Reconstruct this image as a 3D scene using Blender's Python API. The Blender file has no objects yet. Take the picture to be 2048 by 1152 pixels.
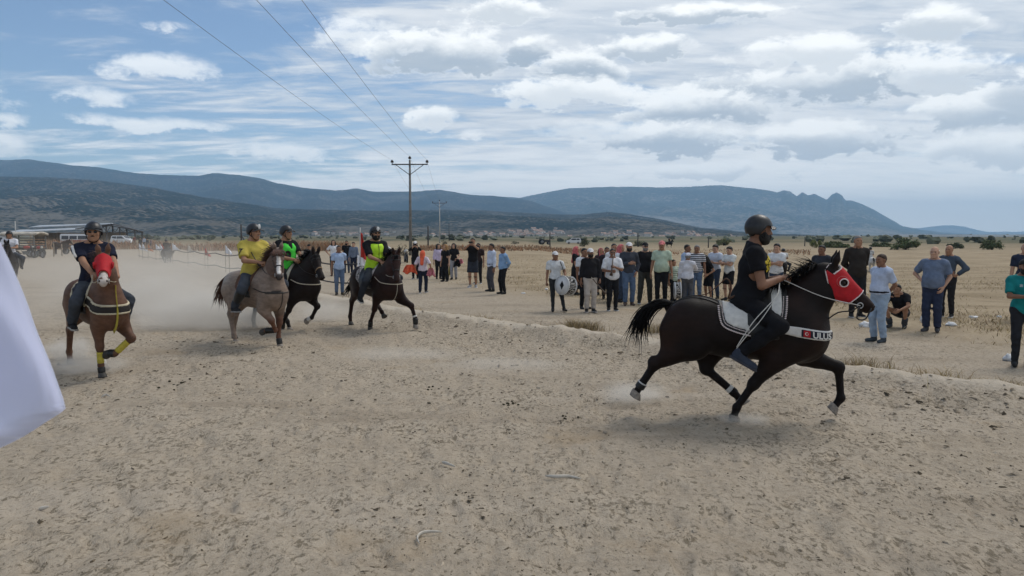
import bpy, math, random
import numpy as np
from mathutils import Vector, Matrix

random.seed(7)
RNG = np.random.default_rng(7)
scene = bpy.context.scene
COL = scene.collection
PI = math.pi
rad = math.radians

# ------------------------------------------------------------------ camera
FPX = 1480.0                      # focal length in pixels of the 2048 wide photograph
CAM_H = 1.87
PITCH = math.atan(106.0 / FPX)    # horizon 106 px above the middle
cam_d = bpy.data.cameras.new('camera')
cam = bpy.data.objects.new('camera', cam_d)
COL.objects.link(cam)
cam.location = (0, 0, CAM_H)
cam.rotation_euler = (PI / 2 - PITCH, 0, 0)
cam_d.sensor_width = 36.0
cam_d.lens = FPX / 2048.0 * 36.0
cam_d.clip_start = 0.05
cam_d.clip_end = 60000.0
cam_d.dof.use_dof = True
cam_d.dof.focus_distance = 12.0
cam_d.dof.aperture_fstop = 9.0
scene.camera = cam

scene.view_settings.view_transform = 'Standard'
scene.view_settings.look = 'None'
scene.view_settings.gamma = 1.0
scene.view_settings.use_curve_mapping = False
scene.view_settings.exposure = 0.56
scene.cycles.max_bounces = 5
scene.cycles.diffuse_bounces = 2
scene.cycles.glossy_bounces = 2
scene.cycles.volume_bounces = 1
scene.cycles.transparent_max_bounces = 8
scene.cycles.use_denoising = True
scene.cycles.volume_max_steps = 256
scene.cycles.volume_step_rate = 4.0

SUN_EL, SUN_AZ = rad(54), rad(48)   # azimuth clockwise from +Y (the view direction)


def ray(x, y):
    dx = (x - 1024.0) / FPX
    dv = (576.0 - y) / FPX
    c, s = math.cos(PITCH), math.sin(PITCH)
    return Vector((dx, c + dv * s, -s + dv * c))


def G(x, y, z=0.0):
    """photo pixel -> point on the level z"""
    r = ray(x, y)
    t = (z - CAM_H) / r.z
    return Vector((r.x * t, r.y * t, z))


def P(x, y, D):
    """photo pixel -> point at distance D along the view axis"""
    r = ray(x, y)
    t = D / r.y
    return Vector((r.x * t, D, CAM_H + r.z * t))


# ------------------------------------------------------------------ node helper
class S:
    def __init__(self, nt, out):
        self.nt, self.out = nt, out

    def _m(self, op, *a, clamp=False):
        n = self.nt.nodes.new('ShaderNodeMath')
        n.operation = op
        n.use_clamp = clamp
        for i, v in enumerate((self,) + a):
            if isinstance(v, S):
                self.nt.links.new(v.out, n.inputs[i])
            else:
                n.inputs[i].default_value = v
        return S(self.nt, n.outputs[0])

    def __add__(self, o): return self._m('ADD', o)
    __radd__ = __add__
    def __mul__(self, o): return self._m('MULTIPLY', o)
    __rmul__ = __mul__
    def __sub__(self, o): return self._m('SUBTRACT', o)
    def __rsub__(self, o): return (self * -1.0) + o
    def __truediv__(self, o): return self._m('DIVIDE', o)
    def mad(self, a, b): return self._m('MULTIPLY_ADD', a, b)
    def max(self, o): return self._m('MAXIMUM', o)
    def min(self, o): return self._m('MINIMUM', o)
    def pow(self, o): return self._m('POWER', o)
    def clamp(self): return self._m('ADD', 0.0, clamp=True)

    def map(self, a, b, c=0.0, d=1.0, smooth=True):
        n = self.nt.nodes.new('ShaderNodeMapRange')
        n.interpolation_type = 'SMOOTHSTEP' if smooth else 'LINEAR'
        self.nt.links.new(self.out, n.inputs['Value'])
        n.inputs['From Min'].default_value = a
        n.inputs['From Max'].default_value = b
        n.inputs['To Min'].default_value = c
        n.inputs['To Max'].default_value = d
        return S(self.nt, n.outputs[0])


def n_noise(nt, vec, scale, detail=4.0, rough=0.55, dist=0.0, lac=2.0, color=False):
    n = nt.nodes.new('ShaderNodeTexNoise')
    n.noise_dimensions = '3D'
    if vec is not None:
        nt.links.new(vec, n.inputs['Vector'])
    n.inputs['Scale'].default_value = scale
    n.inputs['Detail'].default_value = detail
    n.inputs['Roughness'].default_value = rough
    n.inputs['Lacunarity'].default_value = lac
    n.inputs['Distortion'].default_value = dist
    return n.outputs['Color'] if color else S(nt, n.outputs[0])


def n_voro(nt, vec, scale, rand=1.0, feature='F1'):
    n = nt.nodes.new('ShaderNodeTexVoronoi')
    n.feature = feature
    nt.links.new(vec, n.inputs['Vector'])
    n.inputs['Scale'].default_value = scale
    n.inputs['Randomness'].default_value = rand
    return S(nt, n.outputs['Distance']), n.outputs['Color']


def n_vmap(nt, vec, scale=(1, 1, 1), loc=(0, 0, 0), rot=(0, 0, 0)):
    n = nt.nodes.new('ShaderNodeMapping')
    nt.links.new(vec, n.inputs['Vector'])
    n.inputs['Scale'].default_value = scale
    n.inputs['Location'].default_value = loc
    n.inputs['Rotation'].default_value = rot
    return n.outputs[0]


def n_mix(nt, fac, a, b):
    n = nt.nodes.new('ShaderNodeMix')
    n.data_type = 'RGBA'
    n.clamp_factor = True
    for v, s in ((fac, n.inputs[0]), (a, n.inputs[6]), (b, n.inputs[7])):
        if isinstance(v, S):
            nt.links.new(v.out, s)
        elif hasattr(v, 'is_output'):
            nt.links.new(v, s)
        elif isinstance(v, (int, float)):
            s.default_value = v
        else:
            s.default_value = (v[0], v[1], v[2], 1.0)
    return n.outputs[2]


def n_xyz(nt, vec):
    n = nt.nodes.new('ShaderNodeSeparateXYZ')
    nt.links.new(vec, n.inputs[0])
    return S(nt, n.outputs[0]), S(nt, n.outputs[1]), S(nt, n.outputs[2])


def n_comb(nt, x, y, z):
    n = nt.nodes.new('ShaderNodeCombineXYZ')
    for i, v in enumerate((x, y, z)):
        if isinstance(v, S):
            nt.links.new(v.out, n.inputs[i])
        else:
            n.inputs[i].default_value = v
    return n.outputs[0]


# ------------------------------------------------------------------ world: Nishita sky with a broken cloud cover
world = bpy.data.worlds.new('World')
scene.world = world
world.use_nodes = True
wt = world.node_tree
wt.nodes.clear()
w_out = wt.nodes.new('ShaderNodeOutputWorld')
w_bg = wt.nodes.new('ShaderNodeBackground')
wt.links.new(w_bg.outputs[0], w_out.inputs[0])
SKY_K = 0.10
w_bg.inputs['Strength'].default_value = SKY_K
sky = wt.nodes.new('ShaderNodeTexSky')
sky.sky_type = 'NISHITA'
sky.sun_disc = False
sky.sun_elevation = SUN_EL
sky.sun_rotation = SUN_AZ
sky.altitude = 800
sky.air_density = 1.0
sky.dust_density = 0.3
sky.ozone_density = 2.2


def build_sky():
    nt = wt
    tc = nt.nodes.new('ShaderNodeTexCoord').outputs['Generated']
    dx, dy, dz = n_xyz(nt, tc)
    az = dx._m('ARCTAN2', dy)                      # 0 in the view direction, + to the right
    el = dz._m('ARCSINE')
    elp = el.max(0.0)
    # flat cloud layer seen in perspective
    inv = S(nt, dz.out).max(0.0) + 0.10
    plane = n_comb(nt, dx / inv, dy / inv, 0.0)
    streak = n_noise(nt, n_vmap(nt, plane, (0.62, 1.5, 1), (3.1, 0.4, 0), (0, 0, 0.35)), 1.15, 8, 0.62, 0.9)
    fine = n_noise(nt, n_vmap(nt, plane, (1.0, 2.6, 1), (0.7, 7.7, 0), (0, 0, -0.3)), 2.6, 7, 0.6, 0.5)
    big = n_noise(nt, n_vmap(nt, plane, (1, 1.0, 1), (5.2, 1.9, 0)), 0.55, 3, 0.5)
    ang = n_comb(nt, az, el * 1.9, 0.0)
    puff = n_noise(nt, ang, 9.0, 9, 0.60, 0.25)
    puff2 = n_noise(nt, n_vmap(nt, ang, (1, 1, 1), (4, 2, 1)), 30.0, 8, 0.66, 0.3)
    warp = n_noise(nt, n_vmap(nt, ang, (1, 1, 1), (1.3, 8, 3)), 7.0, 5, 0.55)
    # thin high veil, thicker towards the right and the horizon
    cover = az.map(-0.62, 0.15, -0.10, 0.85) + el.map(0.0, 0.14, 0.30, 0.0) + dy.map(-0.2, 0.4, 0.35, 0.0)
    veil = (streak - 0.5) * 2.6 + (fine - 0.5) * 1.7 + (big - 0.5) * 1.2 + cover
    vmask = veil.map(-0.12, 0.78, 0.0, 0.96)
    grey = n_mix(nt, ((fine - 0.5) * 1.3 + (streak - 0.5) * 1.2 + (big - 0.5) * 1.0).map(-0.30, 0.28), (4.0, 4.55, 5.2), (6.3, 6.5, 6.7))
    grey = n_mix(nt, el.map(0.17, 0.0) * 0.85, grey, (12.0, 11.6, 10.8))
    # blue of the clear sky: Nishita, warmer and paler near the horizon by itself
    base = n_mix(nt, vmask, n_mix(nt, 0.80, (0, 0, 0), sky.outputs[0]), grey)

    def pt(x, y):
        r = ray(x, y)
        return math.atan2(r.x, r.y), math.atan2(r.z, math.hypot(r.x, r.y))
    # (x, y, half width, half height, darkness of the underside)
    clouds = [
        (352, 138, 98, 30, .10), (185, 196, 62, 24, .12), (22, 246, 40, 14, .15), (20, 296, 60, 30, .22), (342, 62, 50, 14, .1),
        (640, 365, 80, 22, .12), (742, 78, 110, 52, .22), (880, 112, 150, 66, .85), (1160, 142, 90, 48, .9), (1068, 104, 78, 36, .9), (1290, 100, 110, 34, .75),
        (864, 236, 52, 28, .35), (950, 272, 34, 13, .10), (1225, 322, 32, 12, .1), (1010, 22, 110, 30, .55), (1360, 30, 170, 24, .8),
        (1470, 185, 130, 48, .8), (1400, 225, 150, 60, .85), (1720, 165, 190, 76, .85), (1340, 282, 170, 44, .8), (1630, 285, 160, 50, .75),
        (1960, 235, 150, 58, .75), (1960, 308, 120, 50, .45), (2090, 190, 90, 70, .7), (1430, 345, 200, 24, .35), (1890, 45, 70, 34, .6),
        (560, 300, 120, 20, .05), (300, 250, 150, 16, .05), (1130, 190, 140, 40, .35), (1600, 110, 160, 40, .4), (1880, 150, 110, 36, .5), (1180, 262, 120, 26, .3),
        (-160, 190, 150, 50, .3), (-260, 330, 140, 30, .3), (2260, 260, 120, 60, .7), (2380, 120, 160, 60, .7),
    ]
    cx = az + (warp - 0.5) * 0.13 + (puff2 - 0.5) * 0.02
    cy = el + (puff - 0.5) * 0.045 + (puff2 - 0.5) * 0.012
    M = None
    SH = None
    edge_n = (puff - 0.5) * 3.6 + (puff2 - 0.5) * 3.0 + 0.02
    for (x, y, w, h, dk) in clouds:
        a0, e0 = pt(x, y)
        ka, ke = 1.0 / (w / FPX), 1.0 / (h / FPX)
        u = cx.mad(ka, -a0 * ka)
        v = cy.mad(ke, -e0 * ke)
        vv = v.max(v * -1.55)
        q = (u * u + vv * vv) * -1.0 + 1.0 + edge_n
        m = q.map(-0.08, 0.62) if dk > .3 else q.map(-0.15, 1.15) * 0.85
        s = (v * 1.25 + (puff - 0.5) * 1.5 + (puff2 - 0.5) * 1.7 - q * 0.45).map(-0.55, 0.34, 1.0 - dk, 1.0)
        if M is None:
            M, SH = m, s
        else:
            d = (s - SH) * m
            SH = SH + d
            M = M.max(m)
    ccol = n_mix(nt, SH, (2.6, 3.2, 3.9), (8.5, 8.6, 8.5))
    base = n_mix(nt, M * 0.90, base, ccol)
    # below the horizon: dull earth light
    base = n_mix(nt, el.map(-0.05, -0.005), (2.2, 1.9, 1.6), base)
    nt.links.new(base, w_bg.inputs['Color'])


build_sky()

sun_d = bpy.data.lights.new('sun', 'SUN')
sun_d.energy = 1.2
sun_d.angle = rad(24)
sun_d.color = (1.0, 0.94, 0.86)
sun = bpy.data.objects.new('sun', sun_d)
COL.objects.link(sun)
sun.location = (20, 10, 40)
_sd = Vector((math.sin(SUN_AZ) * math.cos(SUN_EL), math.cos(SUN_AZ) * math.cos(SUN_EL), math.sin(SUN_EL)))
sun.rotation_euler = (-_sd).to_track_quat('-Z', 'Y').to_euler()
# ------------------------------------------------------------------ numpy noise
def _hash3(i, j, k):
    n = (i.astype(np.int64) * 374761393 + j.astype(np.int64) * 668265263 + k.astype(np.int64) * 2147483647) & 0xffffffff
    n = ((n ^ (n >> 13)) * 1274126177) & 0xffffffff
    return ((n ^ (n >> 16)) & 0xffff) / 65535.0


def vnoise(x, y, z=0.0):
    x, y, z = np.broadcast_arrays(np.asarray(x, float), np.asarray(y, float), np.asarray(z, float))
    i, j, k = np.floor(x), np.floor(y), np.floor(z)
    f, g, h = x - i, y - j, z - k
    f, g, h = f * f * (3 - 2 * f), g * g * (3 - 2 * g), h * h * (3 - 2 * h)
    r = 0
    for a in (0, 1):
        for b in (0, 1):
            for c in (0, 1):
                r = r + _hash3(i + a, j + b, k + c) * (f if a else 1 - f) * (g if b else 1 - g) * (h if c else 1 - h)
    return r


def vnoise2(x, y, seed=0):
    x, y = np.asarray(x, float), np.asarray(y, float)
    i, j = np.floor(x), np.floor(y)
    f, g = x - i, y - j
    f, g = f * f * (3 - 2 * f), g * g * (3 - 2 * g)
    k = np.full_like(i, seed)
    return ((_hash3(i, j, k) * (1 - f) + _hash3(i + 1, j, k) * f) * (1 - g)
            + (_hash3(i, j + 1, k) * (1 - f) + _hash3(i + 1, j + 1, k) * f) * g)


def fbm2(x, y, octv=5, seed=0, rough=0.5):
    r, a, t = 0, 1.0, 0
    for o in range(octv):
        r = r + a * vnoise2(x * 2 ** o + 17.3 * o, y * 2 ** o + 5.1 * o, seed + o)
        t += a
        a *= rough
    return r / t


# ------------------------------------------------------------------ meshes and objects
def new_mesh(name, V, F, smooth=True, mat=None, colors=None):
    """V (n,3); F: (m,4) or (m,3) array, or a list of polygons"""
    me = bpy.data.meshes.new(name)
    V = np.asarray(V, np.float32)
    if isinstance(F, np.ndarray):
        k = F.shape[1]
        me.vertices.add(len(V))
        me.vertices.foreach_set('co', V.ravel())
        me.loops.add(F.size)
        me.loops.foreach_set('vertex_index', F.astype(np.int32).ravel())
        me.polygons.add(len(F))
        me.polygons.foreach_set('loop_start', np.arange(0, F.size, k, dtype=np.int32))
        me.update(calc_edges=True)
    else:
        me.from_pydata(V.tolist(), [], [list(map(int, f)) for f in F])
        me.update()
    if smooth:
        me.polygons.foreach_set('use_smooth', np.ones(len(me.polygons), bool))
    if colors is not None:
        at = me.color_attributes.new('tint', 'FLOAT_COLOR', 'POINT')
        c = np.ones((len(V), 4), np.float32)
        c[:, :3] = colors
        at.data.foreach_set('color', c.ravel())
    if mat is not None:
        me.materials.append(mat)
    return me


def obj(name, me, parent=None, loc=None):
    o = bpy.data.objects.new(name, me)
    COL.objects.link(o)
    if parent is not None:
        o.parent = parent
    if loc is not None:
        o.location = loc
    return o


def tag(o, label=None, cat=None, group=None, kind=None):
    if label: o['label'] = label
    if cat: o['category'] = cat
    if group: o['group'] = group
    if kind: o['kind'] = kind
    return o


def thing(name, label, cat, loc=(0, 0, 0), rz=0.0, group=None):
    o = bpy.data.objects.new(name, None)
    o.empty_display_size = 0.2
    COL.objects.link(o)
    o.location = loc
    o.rotation_euler = (0, 0, rz)
    return tag(o, label, cat, group)


def dup(root, loc, rz, label=None, scale=None):
    r = root.copy()
    COL.objects.link(r)
    r.location = loc
    r.rotation_euler = (0, 0, rz)
    if scale is not None:
        r.scale = (scale,) * 3 if isinstance(scale, (int, float)) else scale
    if label:
        r['label'] = label
    for ch in list(root.children):
        c = ch.copy()
        COL.objects.link(c)
        c.parent = r
        for g in list(ch.children):
            d = g.copy()
            COL.objects.link(d)
            d.parent = c
    return r


class MB:
    """collects pieces into one mesh"""
    def __init__(self):
        self.V, self.F, self.n = [], [], 0

    def add(self, V, F):
        V = np.asarray(V, float)
        self.V.append(V)
        self.F += [[i + self.n for i in f] for f in (F.tolist() if isinstance(F, np.ndarray) else F)]
        self.n += len(V)
        return self

    def tube(self, pts, r, sides=8, flat=1.0, up=(0, 0, 1)):
        self.add(*tube(pts, r, sides, flat, up)); return self

    def box(self, c, s, rz=0.0, R=None):
        c, s = np.array(c, float), np.array(s, float) / 2
        V = np.array([[x, y, z] for x in (-1, 1) for y in (-1, 1) for z in (-1, 1)], float) * s
        if R is not None:
            V = V @ np.asarray(R).T
        if rz:
            a, b = math.cos(rz), math.sin(rz)
            V = V @ np.array([[a, b, 0], [-b, a, 0], [0, 0, 1]])
        self.add(V + c, [[0, 1, 3, 2], [4, 6, 7, 5], [0, 4, 5, 1], [2, 3, 7, 6], [0, 2, 6, 4], [1, 5, 7, 3]])
        return self

    def ball(self, c, r, n=10, m=7):
        V, F = sphere(n, m)
        self.add(V * np.asarray(r, float) + np.asarray(c, float), F); return self

    def lathe(self, prof, n=16, axis='z', c=(0, 0, 0)):
        """prof: list of (radius, height)"""
        V, F = [], []
        for (r, z) in prof:
            for k in range(n):
                a = 2 * PI * k / n
                V.append((r * math.cos(a), r * math.sin(a), z))
        for i in range(len(prof) - 1):
            for k in range(n):
                F.append([i * n + k, i * n + (k + 1) % n, (i + 1) * n + (k + 1) % n, (i + 1) * n + k])
        V = np.array(V)
        if axis == 'y':
            V = V[:, [0, 2, 1]]; F = [f[::-1] for f in F]
        if axis == 'x':
            V = V[:, [2, 0, 1]]
        self.add(V + np.asarray(c, float), F); return self

    def mesh(self, name, mat, smooth=True, colors=None):
        return new_mesh(name, np.concatenate(self.V) if self.V else np.zeros((0, 3)), self.F, smooth, mat, colors)

    def build(self, name, mat, parent=None, smooth=True, loc=None):
        return obj(name, self.mesh(name, mat, smooth), parent, loc)


_SPH = {}
def sphere(n=10, m=7):
    if (n, m) in _SPH: return _SPH[(n, m)]
    V = [(0, 0, 1)]
    for i in range(1, m):
        t = PI * i / m
        for k in range(n):
            a = 2 * PI * k / n
            V.append((math.sin(t) * math.cos(a), math.sin(t) * math.sin(a), math.cos(t)))
    V.append((0, 0, -1))
    F = [[0, 1 + k, 1 + (k + 1) % n] for k in range(n)]
    for i in range(m - 2):
        b = 1 + i * n
        F += [[b + k, b + n + k, b + n + (k + 1) % n, b + (k + 1) % n] for k in range(n)]
    b = 1 + (m - 2) * n
    F += [[b + k, len(V) - 1, b + (k + 1) % n] for k in range(n)]
    _SPH[(n, m)] = (np.array(V), F)
    return _SPH[(n, m)]


def tube(pts, r, sides=8, flat=1.0, up=(0, 0, 1)):
    pts = np.asarray(pts, float)
    n = len(pts)
    r = np.broadcast_to(np.asarray(r, float), (n,))
    T = np.gradient(pts, axis=0) if n > 2 else np.repeat((pts[1] - pts[0])[None], n, 0)
    T = T / (np.linalg.norm(T, axis=1, keepdims=True) + 1e-9)
    up = np.asarray(up, float)
    V, F = [], []
    u = up - T[0] * (T[0] @ up)
    if np.linalg.norm(u) < 0.05:
        u = np.array([1.0, 0.03, 0]) - T[0] * T[0][0]
    u /= np.linalg.norm(u)
    for i in range(n):
        u = u - T[i] * (T[i] @ u)
        u /= np.linalg.norm(u) + 1e-9
        w = np.cross(T[i], u)
        for k in range(sides):
            a = 2 * PI * k / sides
            V.append(pts[i] + r[i] * (math.cos(a) * u + math.sin(a) * w * flat))
    for i in range(n - 1):
        for k in range(sides):
            F.append([i * sides + k, i * sides + (k + 1) % sides, (i + 1) * sides + (k + 1) % sides, (i + 1) * sides + k])
    F.append(list(range(sides))[::-1])
    F.append([(n - 1) * sides + k for k in range(sides)])
    return np.array(V), F


def spline(pts, n):
    """Catmull-Rom through pts"""
    pts = np.asarray(pts, float)
    Q = np.vstack([2 * pts[0] - pts[1], pts, 2 * pts[-1] - pts[-2]])
    out = []
    m = len(pts) - 1
    for s in np.linspace(0, m, n):
        i = min(int(s), m - 1)
        t = s - i
        a, b, c, d = Q[i], Q[i + 1], Q[i + 2], Q[i + 3]
        out.append(0.5 * (2 * b + (c - a) * t + (2 * a - 5 * b + 4 * c - d) * t * t + (3 * b - a - 3 * c + d) * t ** 3))
    return np.array(out)


# ------------------------------------------------------------------ solid modelling: smooth unions polygonised by surface nets
def cap(a, b, ra, rb=None, k=0.03, sq=None, lat=(0, 1, 0)):
    return ('c', np.array(a, float), np.array(b, float), float(ra), float(ra if rb is None else rb), k, sq, np.array(lat, float))


def ell(c, r, k=0.03, R=None):
    return ('e', np.array(c, float), np.array(r, float), None if R is None else np.array(R, float), k)


def prim_d(p, X, Y, Z, inf=0.0):
    if p[0] == 'c':
        _, a, b, ra, rb, k, sq, lat = p
        x, y, z = X - a[0], Y - a[1], Z - a[2]
        ba = b - a
        if sq:
            l = (x * lat[0] + y * lat[1] + z * lat[2]) * (1 / sq - 1)
            x, y, z = x + l * lat[0], y + l * lat[1], z + l * lat[2]
            ba = ba + (1 / sq - 1) * (ba @ lat) * lat
        t = np.clip((x * ba[0] + y * ba[1] + z * ba[2]) / (ba @ ba + 1e-12), 0, 1)
        return np.sqrt((x - t * ba[0]) ** 2 + (y - t * ba[1]) ** 2 + (z - t * ba[2]) ** 2) - (ra + (rb - ra) * t + inf)
    _, c, r, R, k = p
    x, y, z = X - c[0], Y - c[1], Z - c[2]
    if R is not None:
        x, y, z = (R[0, 0] * x + R[1, 0] * y + R[2, 0] * z, R[0, 1] * x + R[1, 1] * y + R[2, 1] * z, R[0, 2] * x + R[1, 2] * y + R[2, 2] * z)
    r = r + inf
    k0 = np.sqrt((x / r[0]) ** 2 + (y / r[1]) ** 2 + (z / r[2]) ** 2)
    k1 = np.sqrt((x / r[0] ** 2) ** 2 + (y / r[1] ** 2) ** 2 + (z / r[2] ** 2) ** 2) + 1e-9
    return k0 * (k0 - 1) / k1


def prim_box(p, inf):
    if p[0] == 'c':
        m = max(p[3], p[4]) + inf
        return np.minimum(p[1], p[2]) - m, np.maximum(p[1], p[2]) + m
    m = (p[2] + inf) if p[3] is None else np.full(3, p[2].max() + inf)
    return p[1] - m, p[1] + m


def smin(a, b, k):
    if k <= 0: return np.minimum(a, b)
    h = np.maximum(k - np.abs(a - b), 0) / k
    return np.minimum(a, b) - h * h * k * 0.25


def eval_prims(prims, X, Y, Z, inf=0.0):
    d = None
    for p in prims:
        e = prim_d(p, X, Y, Z, inf)
        k = p[5] if p[0] == 'c' else p[4]
        d = e if d is None else smin(d, e, k)
    return d


def sdf_mesh(prims, h, cut=None, inf=0.0, bounds=None, sub=None):
    """union of prims, minus sub (list), cut(X,Y,Z,d)->d ; returns verts, quads"""
    bx = [prim_box(p, inf) for p in prims]
    lo = np.min([b[0] for b in bx], 0) - 2.5 * h
    hi = np.max([b[1] for b in bx], 0) + 2.5 * h
    if bounds is not None:
        lo, hi = np.maximum(lo, bounds[0]), np.minimum(hi, bounds[1])
    n = np.maximum(np.ceil((hi - lo) / h).astype(int) + 1, 3)
    ax = [lo[i] + h * np.arange(n[i]) for i in range(3)]
    D = np.full(n, 9.0, np.float32)
    for p, b in zip(prims, bx):
        k = p[5] if p[0] == 'c' else p[4]
        m = k + 3 * h
        i0 = np.clip(np.floor((b[0] - m - lo) / h).astype(int), 0, n)
        i1 = np.clip(np.ceil((b[1] + m - lo) / h).astype(int) + 1, 0, n)
        if (i1 <= i0).any(): continue
        sl = tuple(slice(a, c) for a, c in zip(i0, i1))
        X, Y, Z = ax[0][sl[0]][:, None, None], ax[1][sl[1]][None, :, None], ax[2][sl[2]][None, None, :]
        D[sl] = smin(D[sl], prim_d(p, X, Y, Z, inf).astype(np.float32), k)
    X, Y, Z = ax[0][:, None, None], ax[1][None, :, None], ax[2][None, None, :]
    if sub:
        for p in sub:
            D = -smin(-D, prim_d(p, X, Y, Z).astype(np.float32), 0.01)
    if cut is not None:
        D = np.broadcast_to(cut(X, Y, Z, D), D.shape)
    return surface_nets(np.ascontiguousarray(D, dtype=np.float32), lo, h)


_CORN = np.array([[i, j, k] for i in (0, 1) for j in (0, 1) for k in (0, 1)])
_EDG = [(a, b) for a in range(8) for b in range(a + 1, 8) if np.abs(_CORN[a] - _CORN[b]).sum() == 1]


def surface_nets(D, lo, h):
    D = D.copy()
    for ax_ in range(3):                       # close at the border of the box
        ix = [slice(None)] * 3
        for e in (0, -1):
            ix[ax_] = e
            D[tuple(ix)] = np.maximum(D[tuple(ix)], 0.02 * h)
    ins = D < 0
    s = np.zeros(tuple(x - 1 for x in D.shape), np.int8)
    for c in _CORN:
        s += ins[c[0]:D.shape[0] - 1 + c[0], c[1]:D.shape[1] - 1 + c[1], c[2]:D.shape[2] - 1 + c[2]]
    act = np.argwhere((s > 0) & (s < 8))
    if len(act) == 0:
        return np.zeros((0, 3)), np.zeros((0, 4), int)
    vals = np.stack([D[act[:, 0] + c[0], act[:, 1] + c[1], act[:, 2] + c[2]] for c in _CORN], 1)
    acc = np.zeros((len(act), 3)); cnt = np.zeros(len(act))
    for a, b in _EDG:
        va, vb = vals[:, a], vals[:, b]
        m = (va < 0) != (vb < 0)
        t = va / np.where(m, va - vb, 1)
        q = _CORN[a] + t[:, None] * (_CORN[b] - _CORN[a])
        acc += np.where(m[:, None], q, 0); cnt += m
    V = lo + h * (act + acc / cnt[:, None])
    idx = np.full(s.shape, -1, np.int64)
    idx[tuple(act.T)] = np.arange(len(act))
    Q = []
    for ax_ in range(3):
        o1, o2 = [(1, 2), (2, 0), (0, 1)][ax_]
        A = np.moveaxis(ins, (ax_, o1, o2), (0, 1, 2))
        I = np.moveaxis(idx, (ax_, o1, o2), (0, 1, 2))
        a, b = A[:-1, 1:-1, 1:-1], A[1:, 1:-1, 1:-1]
        for flip in (False, True):
            e = np.argwhere((a & ~b) if not flip else (~a & b))
            if len(e) == 0: continue
            i, j, k = e[:, 0], e[:, 1] + 1, e[:, 2] + 1
            q = np.stack([I[i, j - 1, k - 1], I[i, j, k - 1], I[i, j, k], I[i, j - 1, k]], 1)
            Q.append(q[:, ::-1] if flip else q)
    Q = np.concatenate(Q)
    return V, Q[(Q >= 0).all(1)]


def poly_sd(x, y, pts):
    """signed distance to a 2-D polygon (negative inside)"""
    pts = np.asarray(pts, float)
    d = None
    inside = None
    for i in range(len(pts)):
        a, b = pts[i], pts[(i + 1) % len(pts)]
        ex, ey = b - a
        wx, wy = x - a[0], y - a[1]
        t = np.clip((wx * ex + wy * ey) / (ex * ex + ey * ey + 1e-12), 0, 1)
        q = (wx - t * ex) ** 2 + (wy - t * ey) ** 2
        d = q if d is None else np.minimum(d, q)
        c = ((a[1] > y) != (b[1] > y)) & (x < (b[0] - a[0]) * (y - a[1]) / ((b[1] - a[1]) if b[1] != a[1] else 1e-9) + a[0])
        inside = c if inside is None else inside ^ c
    d = np.sqrt(d)
    return np.where(inside, -d, d)


def hit(prims, O, Dv, far, inf=0.0, steps=60):
    """outermost surface point on rays that start at O (inside) along Dv"""
    O, Dv = np.asarray(O, float), np.asarray(Dv, float)
    t = np.linspace(far, 0, steps)[None, :]
    Pp = O[:, None, :] + t[..., None] * Dv[:, None, :]
    d = eval_prims(prims, Pp[..., 0], Pp[..., 1], Pp[..., 2], inf)
    ins = d < 0
    i = np.argmax(ins, 1)
    i = np.where(ins.any(1), np.maximum(i, 1), steps - 1)
    r = np.arange(len(O))
    d0, d1 = d[r, i - 1], d[r, i]
    f = np.clip(d0 / (d0 - d1 + 1e-9), 0, 1)
    tt = t[0][i - 1] + (t[0][i] - t[0][i - 1]) * f
    return O + tt[:, None] * Dv


def rot(ax_, a):
    return np.array(Matrix.Rotation(a, 3, ax_))


def frame(z, y_hint):
    """3x3 with third column z, second close to y_hint"""
    z = np.asarray(z, float); z = z / (np.linalg.norm(z) + 1e-9)
    y = np.asarray(y_hint, float); y = y - z * (y @ z)
    if np.linalg.norm(y) < 1e-4: y = np.array([0.1, 1, 0.2]) - z * (np.array([0.1, 1, 0.2]) @ z)
    y /= np.linalg.norm(y)
    return np.stack([np.cross(y, z), y, z], 1)


_TXT = {}
def text_mesh(s, bold=0.0):
    """glyph outlines as verts (unit height about 0.7, centred) and faces"""
    if (s, bold) in _TXT: return _TXT[(s, bold)]
    c = bpy.data.curves.new('lettering', 'FONT')
    c.body = s; c.align_x = 'CENTER'; c.align_y = 'CENTER'; c.resolution_u = 3; c.offset = bold
    o = bpy.data.objects.new('lettering', c)
    COL.objects.link(o)
    me = bpy.data.meshes.new_from_object(o.evaluated_get(bpy.context.evaluated_depsgraph_get()))
    V = np.array([v.co[:] for v in me.vertices]); F = [list(p.vertices) for p in me.polygons]
    bpy.data.objects.remove(o); bpy.data.curves.remove(c); bpy.data.meshes.remove(me)
    V[:, :2] -= (V[:, :2].min(0) + V[:, :2].max(0)) / 2
    _TXT[(s, bold)] = (V, F)
    return V, F


# ------------------------------------------------------------------ materials
_MAT = {}


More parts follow.
